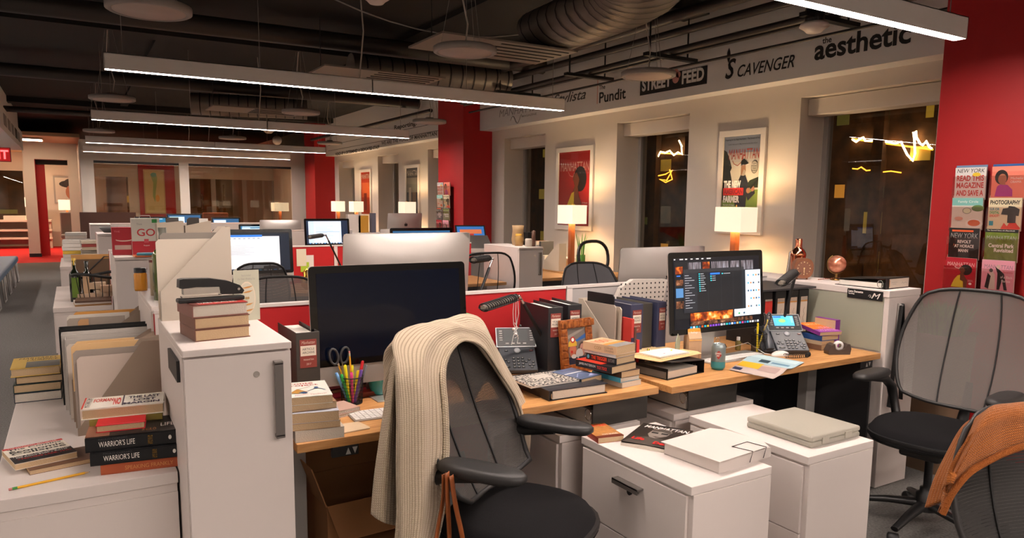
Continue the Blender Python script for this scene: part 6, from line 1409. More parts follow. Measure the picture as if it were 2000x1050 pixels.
# ---------------------------------------------------------------- magazine racks
ACR = glass_mat('acrylic', 'F4ECEA', .03, 1.45)
def cov_read(f): f.rect(0, 0, 1, 1, C('D8D6D2')); f.text('NEW YORK', .06, .84, .95, .96, INK, .2, 0); f.text('READ THIS', .06, .58, .94, .76, C('C02420'), 0, .03); f.text('MAGAZINE', .06, .36, .94, .54, C('C02420'), 0, .03); f.text('AND SAVE A', .06, .12, .94, .3, C('C02420'), 0, .03); f.oval(.7, .78, .13, .06, C('E0C030'))
def cov_pink(f): f.rect(0, 0, 1, 1, C('E8806A')); f.rect(0, .85, 1, 1, C('F0907A')); f.oval(.3, .68, .2, .22, C('1C1210')); f.oval(.33, .62, .13, .16, C('A8684A')); f.poly([(.12, .1), (.18, .4), (.3, .48), (.5, .44), (.65, .3), (.66, .1)], C('A8208A')); f.poly([(.26, .46), (.32, .55), (.42, .54), (.44, .44)], C('A8684A')); f.text('Michelle', .58, .6, .95, .68, WINK); f.text('OBAMA', .58, .5, .9, .57, WINK)
def cov_fam(f): f.rect(0, 0, 1, 1, C('CFC8BC')); f.rect(0, .76, 1, 1, C('7AB8B0')); f.text('Family Circle', .2, .83, .85, .92, WINK); f.oval(.5, .6, .15, .1, C('8A8A80')); f.oval(.5, .6, .12, .08, C('C8CCA8')); f.oval(.85, .68, .2, .1, C('5A7A3A')); f.oval(.75, .2, .28, .15, C('D8D4CC')); f.oval(.75, .22, .2, .1, C('C8602A')); f.oval(.25, .35, .14, .06, C('C8907A'))
def cov_photo(f): f.rect(0, 0, 1, 1, C('D8CCA8')); f.text('PHOTOGRAPHY', .05, .8, .95, .93, INK, 0, .03); f.poly([(.4, .05), (.5, .25), (.6, .15), (.75, .4), (.9, .2), (1, .1), (.9, 0)], C('D8301C')); f.poly([(.4, .5), (.45, .68), (.6, .7), (.62, .76), (.8, .74), (.95, .66), (.93, .46)], BLK2); f.rect(.6, .25, .85, .5, BLK2); f.text('SLR OR', .05, .62, .35, .7, C('2A8A9A'), 0, .03); f.text('DIGITAL', .05, .52, .35, .6, C('2A9A5A'), 0, .03); f.text('SHOOT!', .05, .42, .35, .5, C('D03A20'), 0, .03); f.rect(.05, .16, .18, .3, C('2A9AB0'))
def cov_rev(f): f.rect(0, 0, 1, 1, C('1E1C1C')); f.rect(.1, .88, .8, .94, C('D85A2A')); f.text('NEW YORK', .06, .68, .95, .84, LGREY, .15, 0); f.text('REVOLT', .3, .52, .74, .62, WINK, 0, .03); f.text('AT HORACE', .2, .38, .84, .48, WINK, 0, .03); f.text('MANN', .34, .24, .66, .34, WINK, 0, .03)
def cov_park(f): f.rect(0, 0, 1, 1, mat('6A7A2A', .4, noisec=.5, nscale=40)); f.rect(0, .9, 1, 1, INK); f.text('The Second Story of a Boardwalk', .05, .93, .9, .98, WINK); f.text('MANHATTAN', .05, .68, .95, .8, LGREY, .1); f.text('Central Park', .12, .44, .9, .56, WINK, 0, .03); f.text('Revisited', .3, .3, .88, .42, WINK, 0, .03)
def cov_hm(f): f.rect(0, 0, 1, 1, C('D890A0')); f.text('MANHATTAN', .08, .74, .95, .86, C('8A7078'), .1); f.poly([(.2, .1), (.25, .55), (.32, .7), (.42, .55), (.45, .1)], C('C8BCB0')); f.poly([(.12, .15), (.2, .6), (.3, .5), (.24, .1)], INK); f.poly([(.5, .1), (.5, .6), (.42, .8), (.55, .72), (.7, .6), (.82, .1), (.72, .1), (.65, .4), (.58, .1)], INK); f.oval(.3, .68, .06, .06, C('3A2A24')); f.oval(.52, .8, .06, .06, C('C0A090')); f.text('Anatomy', .66, .6, .96, .68, C('C03040')); f.text('of a Black', .6, .46, .96, .54, WINK); f.text('Barbie', .64, .34, .9, .42, WINK)
covs = [(cov_read, 'cover reading READ THIS MAGAZINE AND SAVE A'), (cov_pink, 'salmon pink cover with a smiling woman in purple'), (cov_fam, 'food cover with a teal band'), (cov_photo, 'cover reading PHOTOGRAPHY with a black camera'), (cov_rev, 'black cover under a white REVOLT headline'), (cov_park, 'olive green cover reading Central Park Revisited'), (lambda f: afro(f, 'B01428'), 'red cover with a woman in a yellow top'), (cov_hm, 'pink cover with two standing figures in black and white')]
def rack(x, y0, y1, z0, z1, where, simple=False, ycol=None):
    """on a column face at x; y0 far edge, y1 near edge"""
    t = thing('magazine_rack', 'clear wall rack with eight magazines on the '+where+' by the windows', 'magazine rack', (0, 0, 0))
    H = (z1-z0)/4; W = (y0-y1)/2
    MB().box((x-.006, y1-.01, z0-.02), (x-.001, y0+.01, z1-.05), ACR).build('back_plate', t)
    for r in range(4):
        for c in range(2):
            ya = y0-c*W-.008; zb = z1-(r+1)*H+.0; off = .03+.006*r
            m = MB(); w = W-.016
            m.box((x-off-.035, ya-w, zb), (x-off-.032, ya, zb+H*.8), ACR); m.box((x-off-.035, ya-w, zb), (x-.006, ya, zb+.003), ACR)
            m.build('pocket', t)
            draw, lab = covs[r*2+c]
            T_ = Matrix.Translation((x-off-.018, ya-.008, zb+.006)) @ Matrix.Rotation(-.06, 4, 'Y')
            g = thing('magazine', 'magazine with a '+lab+', '+where+' rack', 'magazine', (0, 0, 0))
            m = MB(T_); hh = H*1.06; ww = w-.016; m.box((0, -ww, 0), (.008, 0, hh), PAGEW); f = Face(m, (0, 0, 0), (0, -1, 0), (0, 0, 1), ww, hh, .0006); draw(f); m.build('magazine_cover', g)
            if not simple:
                g2 = MB(Matrix.Translation((x-off-.005, ya-.004, zb+.01)) @ Matrix.Rotation(-.04, 4, 'Y')); g2.box((0, -ww, 0), (.006, 0, hh+.01), C(('6A86A8', '2A5A9A', 'C8BCA8', 'B0A890', 'D07050', 'A89A84', 'C8B0A0', 'B0A8A0')[r*2+c])); tag(g2.build('magazine'), 'magazine behind the '+' '.join(lab.split()[:6])+', '+where+' rack', 'magazine')
rack(XC, 2.49, 2.07, 1.0, 1.73, 'near column')
rack(XC, 9.95, 9.5, 1.05, 1.78, 'middle column', True)
# planter behind the end cabinet
t = thing('planter', 'green grassy plant in a tan pot behind the end cabinet', 'plant', (4.22, 2.24, 0))
MB().lathe([(.001, 0), (.12, 0), (.15, .78), (.16, .8), (.14, .8), (.13, .76), (.001, .76)], C('9A7E66', .6), 24, power=6).build('pot', t)
m = MB(); rnd = random.Random(4); G1, G2 = C('5E9A1E'), C('3E7A18')
for i in range(420):
    a = rnd.uniform(0, 2*PI); r = rnd.uniform(0, .12); q = rnd.uniform(.02, .09); h = rnd.uniform(.1, .2)
    b = Vector((r*math.cos(a), r*math.sin(a), .78)); e = b+Vector((q*math.cos(a), q*math.sin(a), h)); s = Vector((-math.sin(a), math.cos(a), 0))*.005
    mid = b.lerp(e, .6)+Vector((0, 0, .02)); m.add([b-s, b+s, mid+s*1.2, mid-s*1.2, e], [(0, 1, 2, 3), (3, 2, 4)], G1 if i % 2 else G2)
tag(m.build('foliage', t), kind='stuff')
m = MB(); m.box((4.5, 1.9, .0), (5.0, 2.9, .78), WHITE)

# ================================================================ LEFT AISLE CLUTTER
def bottle(o, r, h, c, label, lab=None, cap='1A1A16', sq=None, name='bottle'):
    t = thing(name, label, 'bottle', o); pw = sq
    MB().lathe([(.001, 0), (r, 0), (r, h*.62), (r*.8, h*.68), (r*.34, h*.76), (r*.32, h*.95), (.001, h*.95)], mat(c, .12, coat=.6), 24, power=pw).build('bottle_body', t)
    MB().lathe([(r*.36, h*.84), (r*.38, h), (.001, h)], C(cap, .3), 16).build('bottle_cap', t)
    if lab: MB().box((-r*.62, -r*1.03, h*.1), (r*.62, -r*1.005, h*.56), C(lab)).build('bottle_label', t)
    return t
p = Zp(149, 588, .7)
bottle((p.x, p.y, .7), .038, .34, '12180E', 'square dark olive oil bottle with a bright green label in the aisle', '5E7A26', 'B8962E', 5)
bottle((p.x+.085, p.y+.06, .7), .042, .31, '10140C', 'second dark bottle beside the green labelled bottle', None, '14160F')
m = MB(T4(p.x+.075, p.y-.02, .7)); m.box((-.022, -.02, 0), (.022, .02, .2), C('B89A78')); tag(m.build('slim_box'), 'slim tan box between the two dark bottles', 'box')
bp_ = Zp(275, 566, 1.1); t = thing('mustard_jar', 'orange mustard jar with a black lid on the second tall cabinet', 'jar', (bp_.x, bp_.y-.02, 1.1)); MB().lathe([(.001, 0), (.025, 0), (.027, .01), (.027, .07), (.024, .08)], mat('D08A18', .25, coat=.5), 24).build('jar_body', t); MB().lathe([(.026, .08), (.026, .1), (.001, .1)], BLK2, 24).build('jar_lid', t)
t = thing('spice_tin', 'tall pale tin with fine text beside the mustard jar', 'tin', (.29, 3.38, 1.1)); MB().lathe([(.001, 0), (.026, 0), (.026, .15), (.024, .152), (.001, .152)], C('A8987E', .4), 24).build('tin_body', t)
MB().lathe([(.0265, .14), (.0265, .15)], C('6A2A2A', .4), 24, caps=False).build('tin_rim', t)
bottle((.305, 3.22, 1.1), .042, .29, '4A5A18', 'green wine bottle behind the slanted magazine file', '7A5A30', '6A6A60')
MB_ = Zp(285, 500, 1.1)
# tall row-2 cabinet: bags
def card_bag(x, y, w, h, c, label, draw):
    t = thing('paper_bag', label, 'bag', (x, y, 1.1)); m = MB(); m.box((0, 0, 0), (w, .08, h), C(c, .4)); f = Face(m, (0, 0, 0), (1, 0, 0), (0, 0, 1), w, h); draw(f); m.build('bag_body', t, bevel=.003)
    m = MB(); m.tube([(w*.3, .04, h), (w*.32, .04, h+.02), (w*.68, .04, h+.02), (w*.7, .04, h)], .002, LGREY, 5); m.build('bag_handle', t)
q = Zp(228, 500, 1.1)
card_bag(.235, 5.95, .15, .20, 'B01828', 'red paper bag beside the GO bag', lambda f: (f.text('THE', .1, .82, .35, .88, C('D87A80')), f.oval(.5, .55, .35, .06, C('D8C0B0')), f.oval(.5, .58, .35, .05, C('B01828')), f.rect(.1, .2, .8, .36, C('C8A89C'))))
card_bag(.36, 5.90, .185, .265, 'D8D4C8', 'white and red shopping bag lettered GO', lambda f: (f.text('GO', .18, .52, .82, .72, C('C82A30'), 0, .01), f.rect(0, 0, 1, .38, C('B01828')), f.rect(.42, .34, .58, .44, C('C8505A')), f.rect(.72, .88, .9, .98, C('3A9A4A')), f.text('Think', .18, .82, .38, .87, LGREY), f.text('Rappel', .4, .24, .6, .28, WINK)))
m = MB(T4(.36, 5.68, 1.1, .1)); m.box((0, 0, 0), (.15, .1, .012), C('C8662E')); tag(m.build('notebook'), 'orange notebook under the blue one before the GO bag', 'notebook')
m = MB(T4(.37, 5.69, 1.1125, -.15)); m.box((0, 0, 0), (.14, .09, .014), C('4A90A0')); tag(m.build('notebook'), 'blue notebook on top of the orange one before the GO bag', 'notebook')
# black wire file with tan folders in aisle
t = thing('wire_file', 'black wire magazine file full of tan folders in the aisle', 'magazine file', (.0, 7.3, .7)); m = MB(); m.tube([(.02, 0, .0), (.02, 0, .1), (.22, 0, .3), (.30, 0, .3), (.3, 0, 0), (.02, 0, 0)], .006, BLACK, 6); m.tube([(.02, .1, .0), (.02, .1, .1), (.22, .1, .3), (.30, .1, .3), (.3, .1, 0)], .006, BLACK, 6); m.build('wire_frame', t)
for k, c in enumerate(('B8884E', 'C49A62', 'A87A48')): MB().box((-.03+.01*k, .02+.025*k, .005), (.29, .036+.025*k, .32-.01*k), C(c)).build('folder', t)
MB().box((.0, .004, .004), (.29, .01, .28), C('5A4632')).build('file_front', t)
# wire basket with papers
t = thing('mesh_basket', 'round rimmed black mesh basket with rolled papers in the aisle', 'basket', (.17, 6.62, .7)); m = MB(); m.tube([(.2*math.cos(a), .13*math.sin(a), .2+.02*math.sin(2*a)) for a in [k*2*PI/28 for k in range(28)]], .012, BLACK, 8, closed=True)
for k in range(24): a = k*2*PI/24; m.tube([(.17*math.cos(a), .1*math.sin(a), .005), (.2*math.cos(a), .13*math.sin(a), .2)], .003, BLACK, 4)
m.build('basket_wire', t)
for k, (x, y, z, c) in enumerate(((-.1, -.02, .06, 'B8A088'), (.02, .0, .08, 'C8B49A'), (.06, -.04, .12, 'A88A70'), (-.05, .03, .14, 'BCA68C'))): MB().box((x-.07, y-.03, z-.05), (x+.08, y+.05, z), C(c)).build('paper_roll', t)
def pile(x, y, w, d, z, n, cols, label, cat='paper pile', name='paper_stack', h=.012):
    rnd = random.Random(int(x*100)); 
    for i in range(n):
        m = MB(T4(x, y, z+i*h, rnd.uniform(-.05, .05))); m.box((0, 0, 0), (w, d, h*.93), C(cols[i % len(cols)])); tag(m.build(name), label[0] % label[1][i] if isinstance(label, tuple) else label, cat, label if not isinstance(label, tuple) else None)
pile(-.02, 6.28, .24, .22, .7, 3, ('9A7040', 'D8D0C6', '5A4030'), 'tray of papers lying flat before the mesh basket', h=.014)
pile(-.13, 11.0, .2, .3, .7, 6, ('D8D4CC', 'C8C4BC', 'D0B040', 'D8D4CC'), 'sheaf in the white paper pile at the far aisle', h=.045)
pile(.08, 10.6, .22, .3, .7, 7, ('A89A84', '8A3A34', 'B8AC98', '6A6458'), 'document in the brown and red paper pile at the far aisle', h=.04)
pile(-.12, 14.0, .3, .3, .7, 5, ('C8C4BC', '3A60A0', 'D8D4CC', 'C8BCB0'), 'sheaf in the farthest paper pile of the aisle', h=.05)
m = MB(); m.box((.12, 16.05, .75), (1.07, 16.08, 1.25), C('4A2A1E')); m.box((.12, 16.05, 0), (.15, 16.08, .75), C('4A2A1E')); m.box((1.04, 16.05, 0), (1.07, 16.08, .75), C('4A2A1E')); tag(m.build('brown_screen'), 'brown leather screen at the end of the far desk row', 'screen')
t = thing('black_bin', 'dark round tray of papers on the tall far white box', 'tray', (.5, 9.6, 1.12)); MB().lathe([(.001, 0), (.2, 0), (.25, .06), (.24, .06), (.19, .01)], C('5A5A5A'), 24).build('tray_body', t)
t = thing('water_cup', 'clear drinking glass behind the GO bag', 'glass', (.56, 5.75, 1.1)); MB().lathe([(.03, 0), (.036, .13)], CLEAR, 20, caps=False).build('glass_body', t)
# boxes and files behind in row 2-4 (upper rims seen over the file box)
for i, (px, w, c, lab) in enumerate((((322, 437), .28, '8A7E74', 'grey document box behind the beige files, left one'), ((360, 434), .24, '9A8E84', 'grey document box behind the beige files, right one'))):
    p = Zp(*px, 1.42); m = MB(T4(p.x, p.y, 1.1, .1)); 
m = MB(T4(.53, 4.0, .845)); 
# row 2 paper holders, sticky notes on divider
m = MB(); ysn = 6.64
for i, (x, z, w, h, c) in enumerate(((1.765, .90, .09, .16, 'D8D4BC'), (1.80, .845, .08, .09, 'A8C83A'), (1.855, .88, .07, .12, 'D8D6D0'), (1.80, .98, .05, .07, 'C8C8B0'))):
    m = MB(); m.box((x, ysn+.16+.001*i, z), (x+w, ysn+.162+.001*i, z+h), C(c)); o = m.build('sticky_note'); tag(o, ('tall cream note pinned at the left of the red divider of the second row', 'lime green note pinned low on the red divider of the second row', 'white note pinned at the right on the red divider of the second row', 'small pale note pinned highest on the red divider of the second row')[i], 'note')
t = thing('gold_ornament', 'shiny gold ornament on the second row desk beside the big dark monitor', 'ornament', (1.72, 6.3, .74)); MB().lathe([(.02, 0), (.05, .03), (.055, .09), (.03, .12), (.035, .15), (.01, .18)], GOLD, 20).build('ornament_body', t)
# mid room desk objects
for px, c, w, h, lab in (((690, 440), 'C8C0B8', .2, .28, 'white magazine file on the third row left of the tan one'), ((708, 440), 'B8862E', .16, .26, 'tan and black magazine file in mid room'), ((728, 440), '5A5A66', .07, .3, 'dark tumbler in mid room')):
    p = Yp(px[0], px[1], 10.9); m = MB(); m.box((p.x-w/2, 10.85, 1.03), (p.x+w/2, 10.95, 1.03+h), C(c)); tag(m.build('desk_organizer'), lab, 'organizer')
m = MB(); m.box((2.9, 10.86, .99), (3.6, 10.96, 1.0), WHITE)
# green book corner behind big monitor
m = MB(); m.box((1.50, 2.88, .9), (1.53, 2.97, 1.0), C('2A9A4A')); m.box((1.505, 2.879, .92), (1.528, 2.88, .98), C('60C080')); tag(m.build('green_box'), 'green edged packet right behind the big dark monitor', 'packet')
# lounge shelf
t = thing('lounge_shelf', 'long pale low shelf in the far lounge', 'shelf', (0, 0, 0))
for z in (.28, .52, .8): MB().box((-4.2, 26.2, z), (-.55, 26.9, z+.06), C('D0C2B4')).build('shelf_board', t)
MB().box((-4.2, 26.85, .1), (-.55, 26.9, .85), C('B8A89A')).build('back_panel', t)
for x in (-4.2, -2.4, -.62): MB().box((x, 26.25, 0), (x+.06, 26.85, .8), C('B8A89A')).build('upright', t)
m = MB(); m.box((-1.75, 26.3, .86), (-1.2, 26.7, .98), C('C8C0B4')); tag(m.build('paper_stack'), 'stack of papers on the far lounge shelf', 'papers')
# room seen through the opening: portrait, grey chair, wall
m = MB(); m.box((-.75, 27.2, 0), (1.0, 27.3, 3), WALLW); struct(m.build('wall_nook'))
t = thing('framed_portrait', 'framed portrait with a dark hat seen through the far opening', 'portrait', (-.45, 27.15, 1.35)); m = MB(); m.box((0, 0, 0), (.75, .04, .85), LGREY); f = Face(m, (0, 0, 0), (1, 0, 0), (0, 0, 1), .75, .85); f.rect(.06, .05, .94, .95, C('C8C2B8')); f.oval(.62, .72, .42, .14, C('2A2424')); f.oval(.6, .76, .22, .16, C('342C2C')); f.oval(.62, .42, .2, .26, C('B0765A')); m.build('portrait_print', t)
t = thing('grey_chair', 'grey upholstered swivel chair seen through the far opening', 'chair', (.0, 24.4, 0)); m = MB(); m.box((-.3, -.0, .45), (.3, .12, 1.12), C('7E7C78', .8)); m.build('backrest', t, bevel=.03); m = MB(); m.box((-.3, -.5, .4), (.3, 0, .5), C('7E7C78', .8)); m.build('seat', t, bevel=.03)
for k in range(5): a = k*2*PI/5; MB().tube([(0, -.2, .1), (.3*math.cos(a), -.2+.3*math.sin(a), .05)], .02, CHROME, 6).build('leg', t)
MB().tube([(0, -.2, .08), (0, -.2, .4)], .03, CHROME, 8).build('column', t)
# framed map on the far red panel
t = thing('framed_map', 'yellow framed map on the red panel inside the far glass office', 'picture', (1.72, 22.31, 1.12)); m = MB(); m.box((0, 0, 0), (.52, .03, 1.2), C('B8A070')); f = Face(m, (0, 0, 0), (1, 0, 0), (0, 0, 1), .52, 1.2); f.rect(.06, .03, .94, .97, C('D0C088')); f.poly([(.3, .9), (.6, .92), (.65, .8), (.55, .5), (.5, .25), (.4, .4), (.45, .7)], C('8AA860')); f.oval(.48, .88, .14, .05, C('60A890')); f.oval(.62, .35, .1, .08, C('D8A040')); m.build('map_print', t)
for i, x in enumerate((1.6, 1.85, 2.1)):
    m = MB(); m.box((x, 22.0, .8), (x+.2, 22.05, 1.0), C('3A4A6A')); m.box((x+.06, 21.99, .85), (x+.14, 22.0, .95), C('C89A60')); tag(m.build('award_plaque'), 'small dark award plaque on the cabinet below the map', 'plaque', 'award plaques below the map')
m = MB(); m.box((1.3, 21.9, 0), (2.6, 22.3, .8), C('C8C0B8')); tag(m.build('office_cabinet'), 'pale cabinet under the framed map in the far office', 'cabinet')
t = thing('office_armchair', 'tan leather chair inside the far glass office', 'chair', (3.05, 19.3, 0)); m = MB(); m.box((-.3, 0, .5), (.3, .1, 1.2), C('8A4A2E')); m.build('backrest', t, bevel=.03); m = MB(); m.box((-.3, .1, .42), (.3, .6, .52), C('8A4A2E')); m.box((-.03, .3, 0), (.03, .36, .42), CHROME); m.build('seat', t, bevel=.02)
m = MB(); m.box((2.5, 18.4, .70), (4.4, 19.1, .73), WHITE); m.box((2.6, 18.5, 0), (2.65, 19, .7), WHITE); m.box((4.3, 18.5, 0), (4.35, 19, .7), WHITE); tag(m.build('office_desk'), 'white desk inside the far glass office', 'desk')
t = thing('orb_lamp', 'white round lantern hanging under the far ceiling', 'ceiling lamp', Yp(541, 274, 14.3)); MB().ball((0, 0, 0), (.09, .09, .085), C('C8C0B8'), 14, 8).build('globe_shade', t); MB().tube([(0, 0, .08), (0, 0, ZC-t.location.z)], .008, DGREY, 6).build('stem', t)

# ================================================================ KNITWEAR AND STRAPS
def knit(name, c1, c2, scale, rib=(60, 0, 0), fuzz=0):
    m = bpy.data.materials.new(name); m.use_nodes = True; nt = m.node_tree; b = nt.nodes['Principled BSDF']; L = nt.links
    uv = nt.nodes.new('ShaderNodeUVMap'); sp = nt.nodes.new('ShaderNodeSeparateXYZ'); L.new(uv.outputs[0], sp.inputs[0])
    def mth(op, a, bb=None):
        n = nt.nodes.new('ShaderNodeMath'); n.operation = op
        for i, v in enumerate((a, bb)):
            if v is None: continue
            if isinstance(v, (int, float)): n.inputs[i].default_value = v
            else: L.new(v, n.inputs[i])
        return n.outputs[0]
    x = mth('ABSOLUTE', mth('SINE', mth('MULTIPLY', sp.outputs[0], PI/scale)))
    # v shaped stitches: height rows shifted by distance from the rib centre
    y = mth('ABSOLUTE', mth('SINE', mth('ADD', mth('MULTIPLY', sp.outputs[1], PI/(scale*.62)), mth('MULTIPLY', x, 1.6))))
    h = mth('MULTIPLY', mth('POWER', x, .6), mth('ADD', .45, mth('MULTIPLY', y, .55)))
    no = nt.nodes.new('ShaderNodeTexNoise'); no.inputs['Scale'].default_value = 300; tc = nt.nodes.new('ShaderNodeTexCoord'); L.new(tc.outputs['Object'], no.inputs['Vector'])
    h = mth('ADD', h, mth('MULTIPLY', no.outputs[0], .25+fuzz))
    cr = nt.nodes.new('ShaderNodeValToRGB'); e = cr.color_ramp.elements; e[0].position = .2; e[0].color = lin(c1); e[1].position = .85; e[1].color = lin(c2)
    L.new(h, cr.inputs[0]); L.new(cr.outputs[0], b.inputs['Base Color']); b.inputs['Roughness'].default_value = .95; b.inputs['Sheen Weight'].default_value = .1
    bp = nt.nodes.new('ShaderNodeBump'); bp.inputs['Strength'].default_value = .8; bp.inputs['Distance'].default_value = scale*.35; L.new(h, bp.inputs['Height']); L.new(bp.outputs[0], b.inputs['Normal'])
    return m
CREAM = knit('cream_knit', '8E7C66', 'C6B69E', .0085)
CREAMR = knit('cream_rib', '8A7862', 'C4B49A', .012)
ORNG = knit('orange_knit', '5E2E08', '9A561A', .009, fuzz=.6)
def cat(P, n):
    """resample a polyline smoothly (Catmull-Rom) to n+1 points"""
    P = [Vector(p) for p in P]; P = [P[0]*2-P[1]]+P+[P[-1]*2-P[-2]]; out = []; K = len(P)-3
    for i in range(n+1):
        s = i/n*K; k = min(int(s), K-1); t = s-k; a, b, c, d = P[k:k+4]
        out.append(.5*((2*b)+(c-a)*t+(2*a-5*b+4*c-d)*t*t+(3*b-a-3*c+d)*t**3))
    return out
def cloth(name, rails, mt, nu=60, nv=24, fold=0, ffreq=9, parent=None, solid=.006, uvw=None, seed=0):
    """surface lofted through rails of 3D points, with gentle folds, UVs in metres"""
    R = [cat(r, nu) for r in rails]; rows = []
    for i in range(nu+1): rows.append(cat([r[i] for r in R], nv))
    me = bpy.data.meshes.new(name); V = []; 
    for i in range(nu+1):
        for j in range(nv+1):
            p = rows[i][j]
            a = rows[min(i+1, nu)][j]-rows[max(i-1, 0)][j]; b = rows[i][min(j+1, nv)]-rows[i][max(j-1, 0)]; n = a.cross(b)
            if n.length > 1e-9: n.normalize()
            w = noise.noise(Vector((p.x*14+seed, p.y*14, p.z*5)))*fold+fold*.7*math.sin(j/nv*ffreq*PI)*(i/nu if False else 1)
            V.append(p+n*w)
    Fs = [(i*(nv+1)+j, (i+1)*(nv+1)+j, (i+1)*(nv+1)+j+1, i*(nv+1)+j+1) for i in range(nu) for j in range(nv)]
    me.from_pydata([tuple(v) for v in V], [], Fs); me.materials.append(mt)
    uv = me.uv_layers.new(name='UVMap'); 
    du = [[0.0]*(nv+1) for _ in range(nu+1)]; dv = [[0.0]*(nv+1) for _ in range(nu+1)]
    jm = nv//2; wid = sum((rows[nu//3][j+1]-rows[nu//3][j]).length for j in range(nv)); 
    for i in range(nu+1):
        for j in range(1, nv+1): dv[i][j] = (uvw or wid)*j/nv
    for j in range(nv+1):
        for i in range(1, nu+1): du[i][j] = du[i-1][j]+(rows[i][j]-rows[i-1][j]).length
    for p in me.polygons:
        p.use_smooth = True
        for li, vi in zip(p.loop_indices, p.vertices): i, j = divmod(vi, nv+1); uv.data[li].uv = (dv[i][j], du[i][j])
    o = bpy.data.objects.new(name, me); COL.objects.link(o)
    if parent: o.parent = parent
    if solid: md = o.modifiers.new('s', 'SOLIDIFY'); md.thickness = solid; md.offset = -1
    return o
nF = Vector((.52, -.854, 0)).normalized(); B0 = Vector((1.04, 2.171, 0))
def sp(x, y, off): return Pp(x, y, B0+nF*off, nF)
sw = thing('sweater', 'cream ribbed knit sweater draped over the foreground office chair', 'sweater', (0, 0, 0))
inner = [sp(845, 1075, .13), sp(862, 1000, .13), sp(866, 930, .13), sp(872, 880, .13), sp(870, 800, .13), sp(865, 740, .12), sp(869, 705, .1), sp(884, 678, .085), sp(905, 666, .07), sp(938, 680, .08), sp(972, 730, .11), sp(1003, 780, .14), sp(1016, 830, .15), sp(1018, 895, .12)]
mid = [sp(815, 1080, .17), sp(825, 1000, .17), sp(826, 920, .17), sp(828, 860, .17), sp(828, 790, .16), sp(826, 725, .13), sp(832, 680, .09), sp(860, 650, .06), sp(905, 640, .05), sp(950, 660, .06), sp(984, 725, .1), sp(1014, 785, .13), sp(1024, 832, .14), sp(1024, 900, .1)]
outer = [sp(786, 1080, .13), sp(786, 1000, .13), sp(785, 920, .13), sp(784, 850, .13), sp(782, 780, .11), sp(776, 715, .08), sp(771, 668, .03), sp(800, 641, -.01), sp(860, 627, -.02), sp(930, 619, -.02), sp(962, 672, .02), sp(1000, 738, .07), sp(1031, 810, .09), sp(1031, 900, .05)]
bk = [p.lerp(q, .5)-nF*.05 if i < 7 else p-nF*.08-Vector((0, 0, .02)) for i, (p, q) in enumerate(zip(outer, mid))]; bk[7:11] = [outer[i]-nF*.1-Vector((0, 0, .12)) for i in range(7, 11)]; 
bk2 = [q-nF*.07 if i < 7 else p-nF*.1-Vector((0, 0, .25 if i <= 10 else .02)) for i, (p, q) in enumerate(zip(outer, mid))]
cloth('sweater_body', [inner, mid, outer, bk, bk2], CREAM, 90, 40, .007, 9, sw)
# neckline rib
m = cloth('neck_rib', [[p+nF*.012 for p in inner], [p.lerp(q, .12)+nF*.016 for p, q in zip(inner, mid)], [p.lerp(q, .26)+nF*.012 for p, q in zip(inner, mid)]], CREAMR, 90, 6, 0, 1, sw, .006)
sl = [sp(778, 666, .0), sp(762, 720, -.01), sp(749, 800, -.01), sp(738, 870, -.01), sp(730, 930, -.01), sp(724, 1003, -.01)]
sm_ = [sp(784, 668, .02), sp(772, 730, .045), sp(765, 810, .055), sp(759, 880, .06), sp(754, 940, .06), sp(750, 1020, .05)]
sr = [sp(795, 675, .02), sp(794, 740, .01), sp(790, 815, .0), sp(789, 880, .0), sp(788, 940, .0), sp(786, 1028, .0)]
sb = [p.lerp(q, .7)-nF*.03 for p, q in zip(sm_, sr)]
cloth('sleeve', [sl, sm_, sr, sb, sl], CREAMR, 50, 28, .002, 5, sw, .004)
sb1 = [sp(1000, 850, -.1), sp(1002, 900, -.12), sp(1003, 930, -.12)]; sb2 = [sp(1030, 850, -.1), sp(1030, 895, -.12), sp(1030, 922, -.12)]
cloth('back_panel', [sb1, [(a+b)/2-nF*.02 for a, b in zip(sb1, sb2)], sb2], CREAMR, 14, 10, .001, 3, sw, .004)

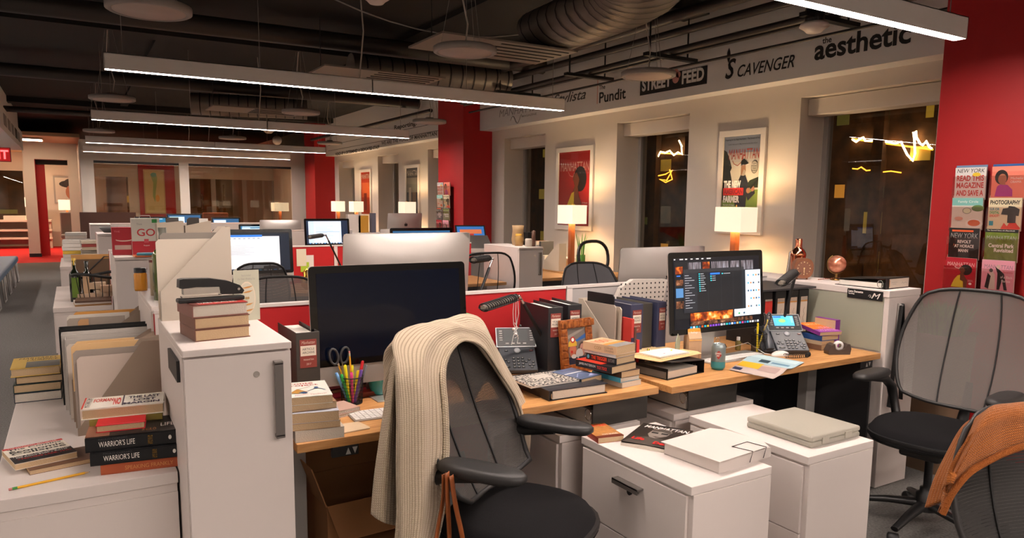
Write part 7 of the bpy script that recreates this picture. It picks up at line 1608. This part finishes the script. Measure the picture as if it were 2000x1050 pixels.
# leather straps
LS = mat('8A4A22', .45, noisec=.1)
t = thing('bag_straps', 'brown leather bag straps hanging below the near armrest of the foreground chair', 'strap', (0, 0, 0))
def st_(pts, off): return [sp(x, y, o) for x, y, o in pts]
for i, pts in enumerate(([(868, 925, .22), (866, 975, .2), (856, 1030, .18), (850, 1075, .18)], [(874, 922, .23), (875, 980, .22), (878, 1040, .2), (878, 1080, .2)], [(882, 928, .24), (890, 985, .24), (903, 1045, .24), (908, 1080, .24)])):
    q = st_(pts, 0); L_ = Vector((.854, .52, 0))*.011
    cloth('strap', [[p-L_ for p in q], [p+nF*.003 for p in q], [p+L_ for p in q]], LS, 16, 4, 0, 1, t, .003)
# orange knit over the bottom right chair
t = thing('shawl', 'fuzzy orange knitted throw on the chair at the bottom right corner', 'throw', (0, 0, 0))
nG = Vector((-.35, -.94, 0)).normalized(); G0 = Vector((2.1, .98, 0))
def gp(x, y, o=0): return Pp(x, y, G0+nG*o, nG)
e1 = [gp(1842, 1000, .03), gp(1855, 950, .04), gp(1880, 905, .05), gp(1915, 870, .055), (gp(1960, 845, .05)), gp(2010, 835, .05), gp(2070, 830, .04)]
e2 = [gp(1843, 985, .03), gp(1860, 925, .045), gp(1888, 870, .055), gp(1918, 832, .06), gp(1965, 812, .055), gp(2015, 805, .055), gp(2070, 800, .05)]
e3 = [gp(1846, 970, .0), gp(1864, 915, .0), gp(1892, 855, .0), gp(1930, 796, .0), gp(1975, 786, .0), gp(2015, 784, 0), gp(2070, 786, 0)]
e4 = [p-nG*.07-Vector((0, 0, .06)) for p in e3]
e0 = [gp(1841, 1003, .02), gp(1860, 965, .03), gp(1892, 925, .04), gp(1930, 900, .045), gp(1968, 882, .045), gp(2012, 868, .045), gp(2070, 860, .04)]
cloth('shawl_body', [e0, e1, e2, e3, e4], ORNG, 70, 34, .004, 4, t, .012)
q = [gp(1841, 1003, .04), gp(1860, 963, .05), gp(1892, 924, .06), gp(1930, 900, .065), gp(1968, 882, .065), gp(2012, 868, .065), gp(2070, 860, .06)]
m = MB(); m.tube(cat(q, 60), .009, mat('A65A18', .95, bump=1, bscale=400), 10); m.build('rolled_edge', t)

# soft daylight free fill: given by the unseen pendants added earlier
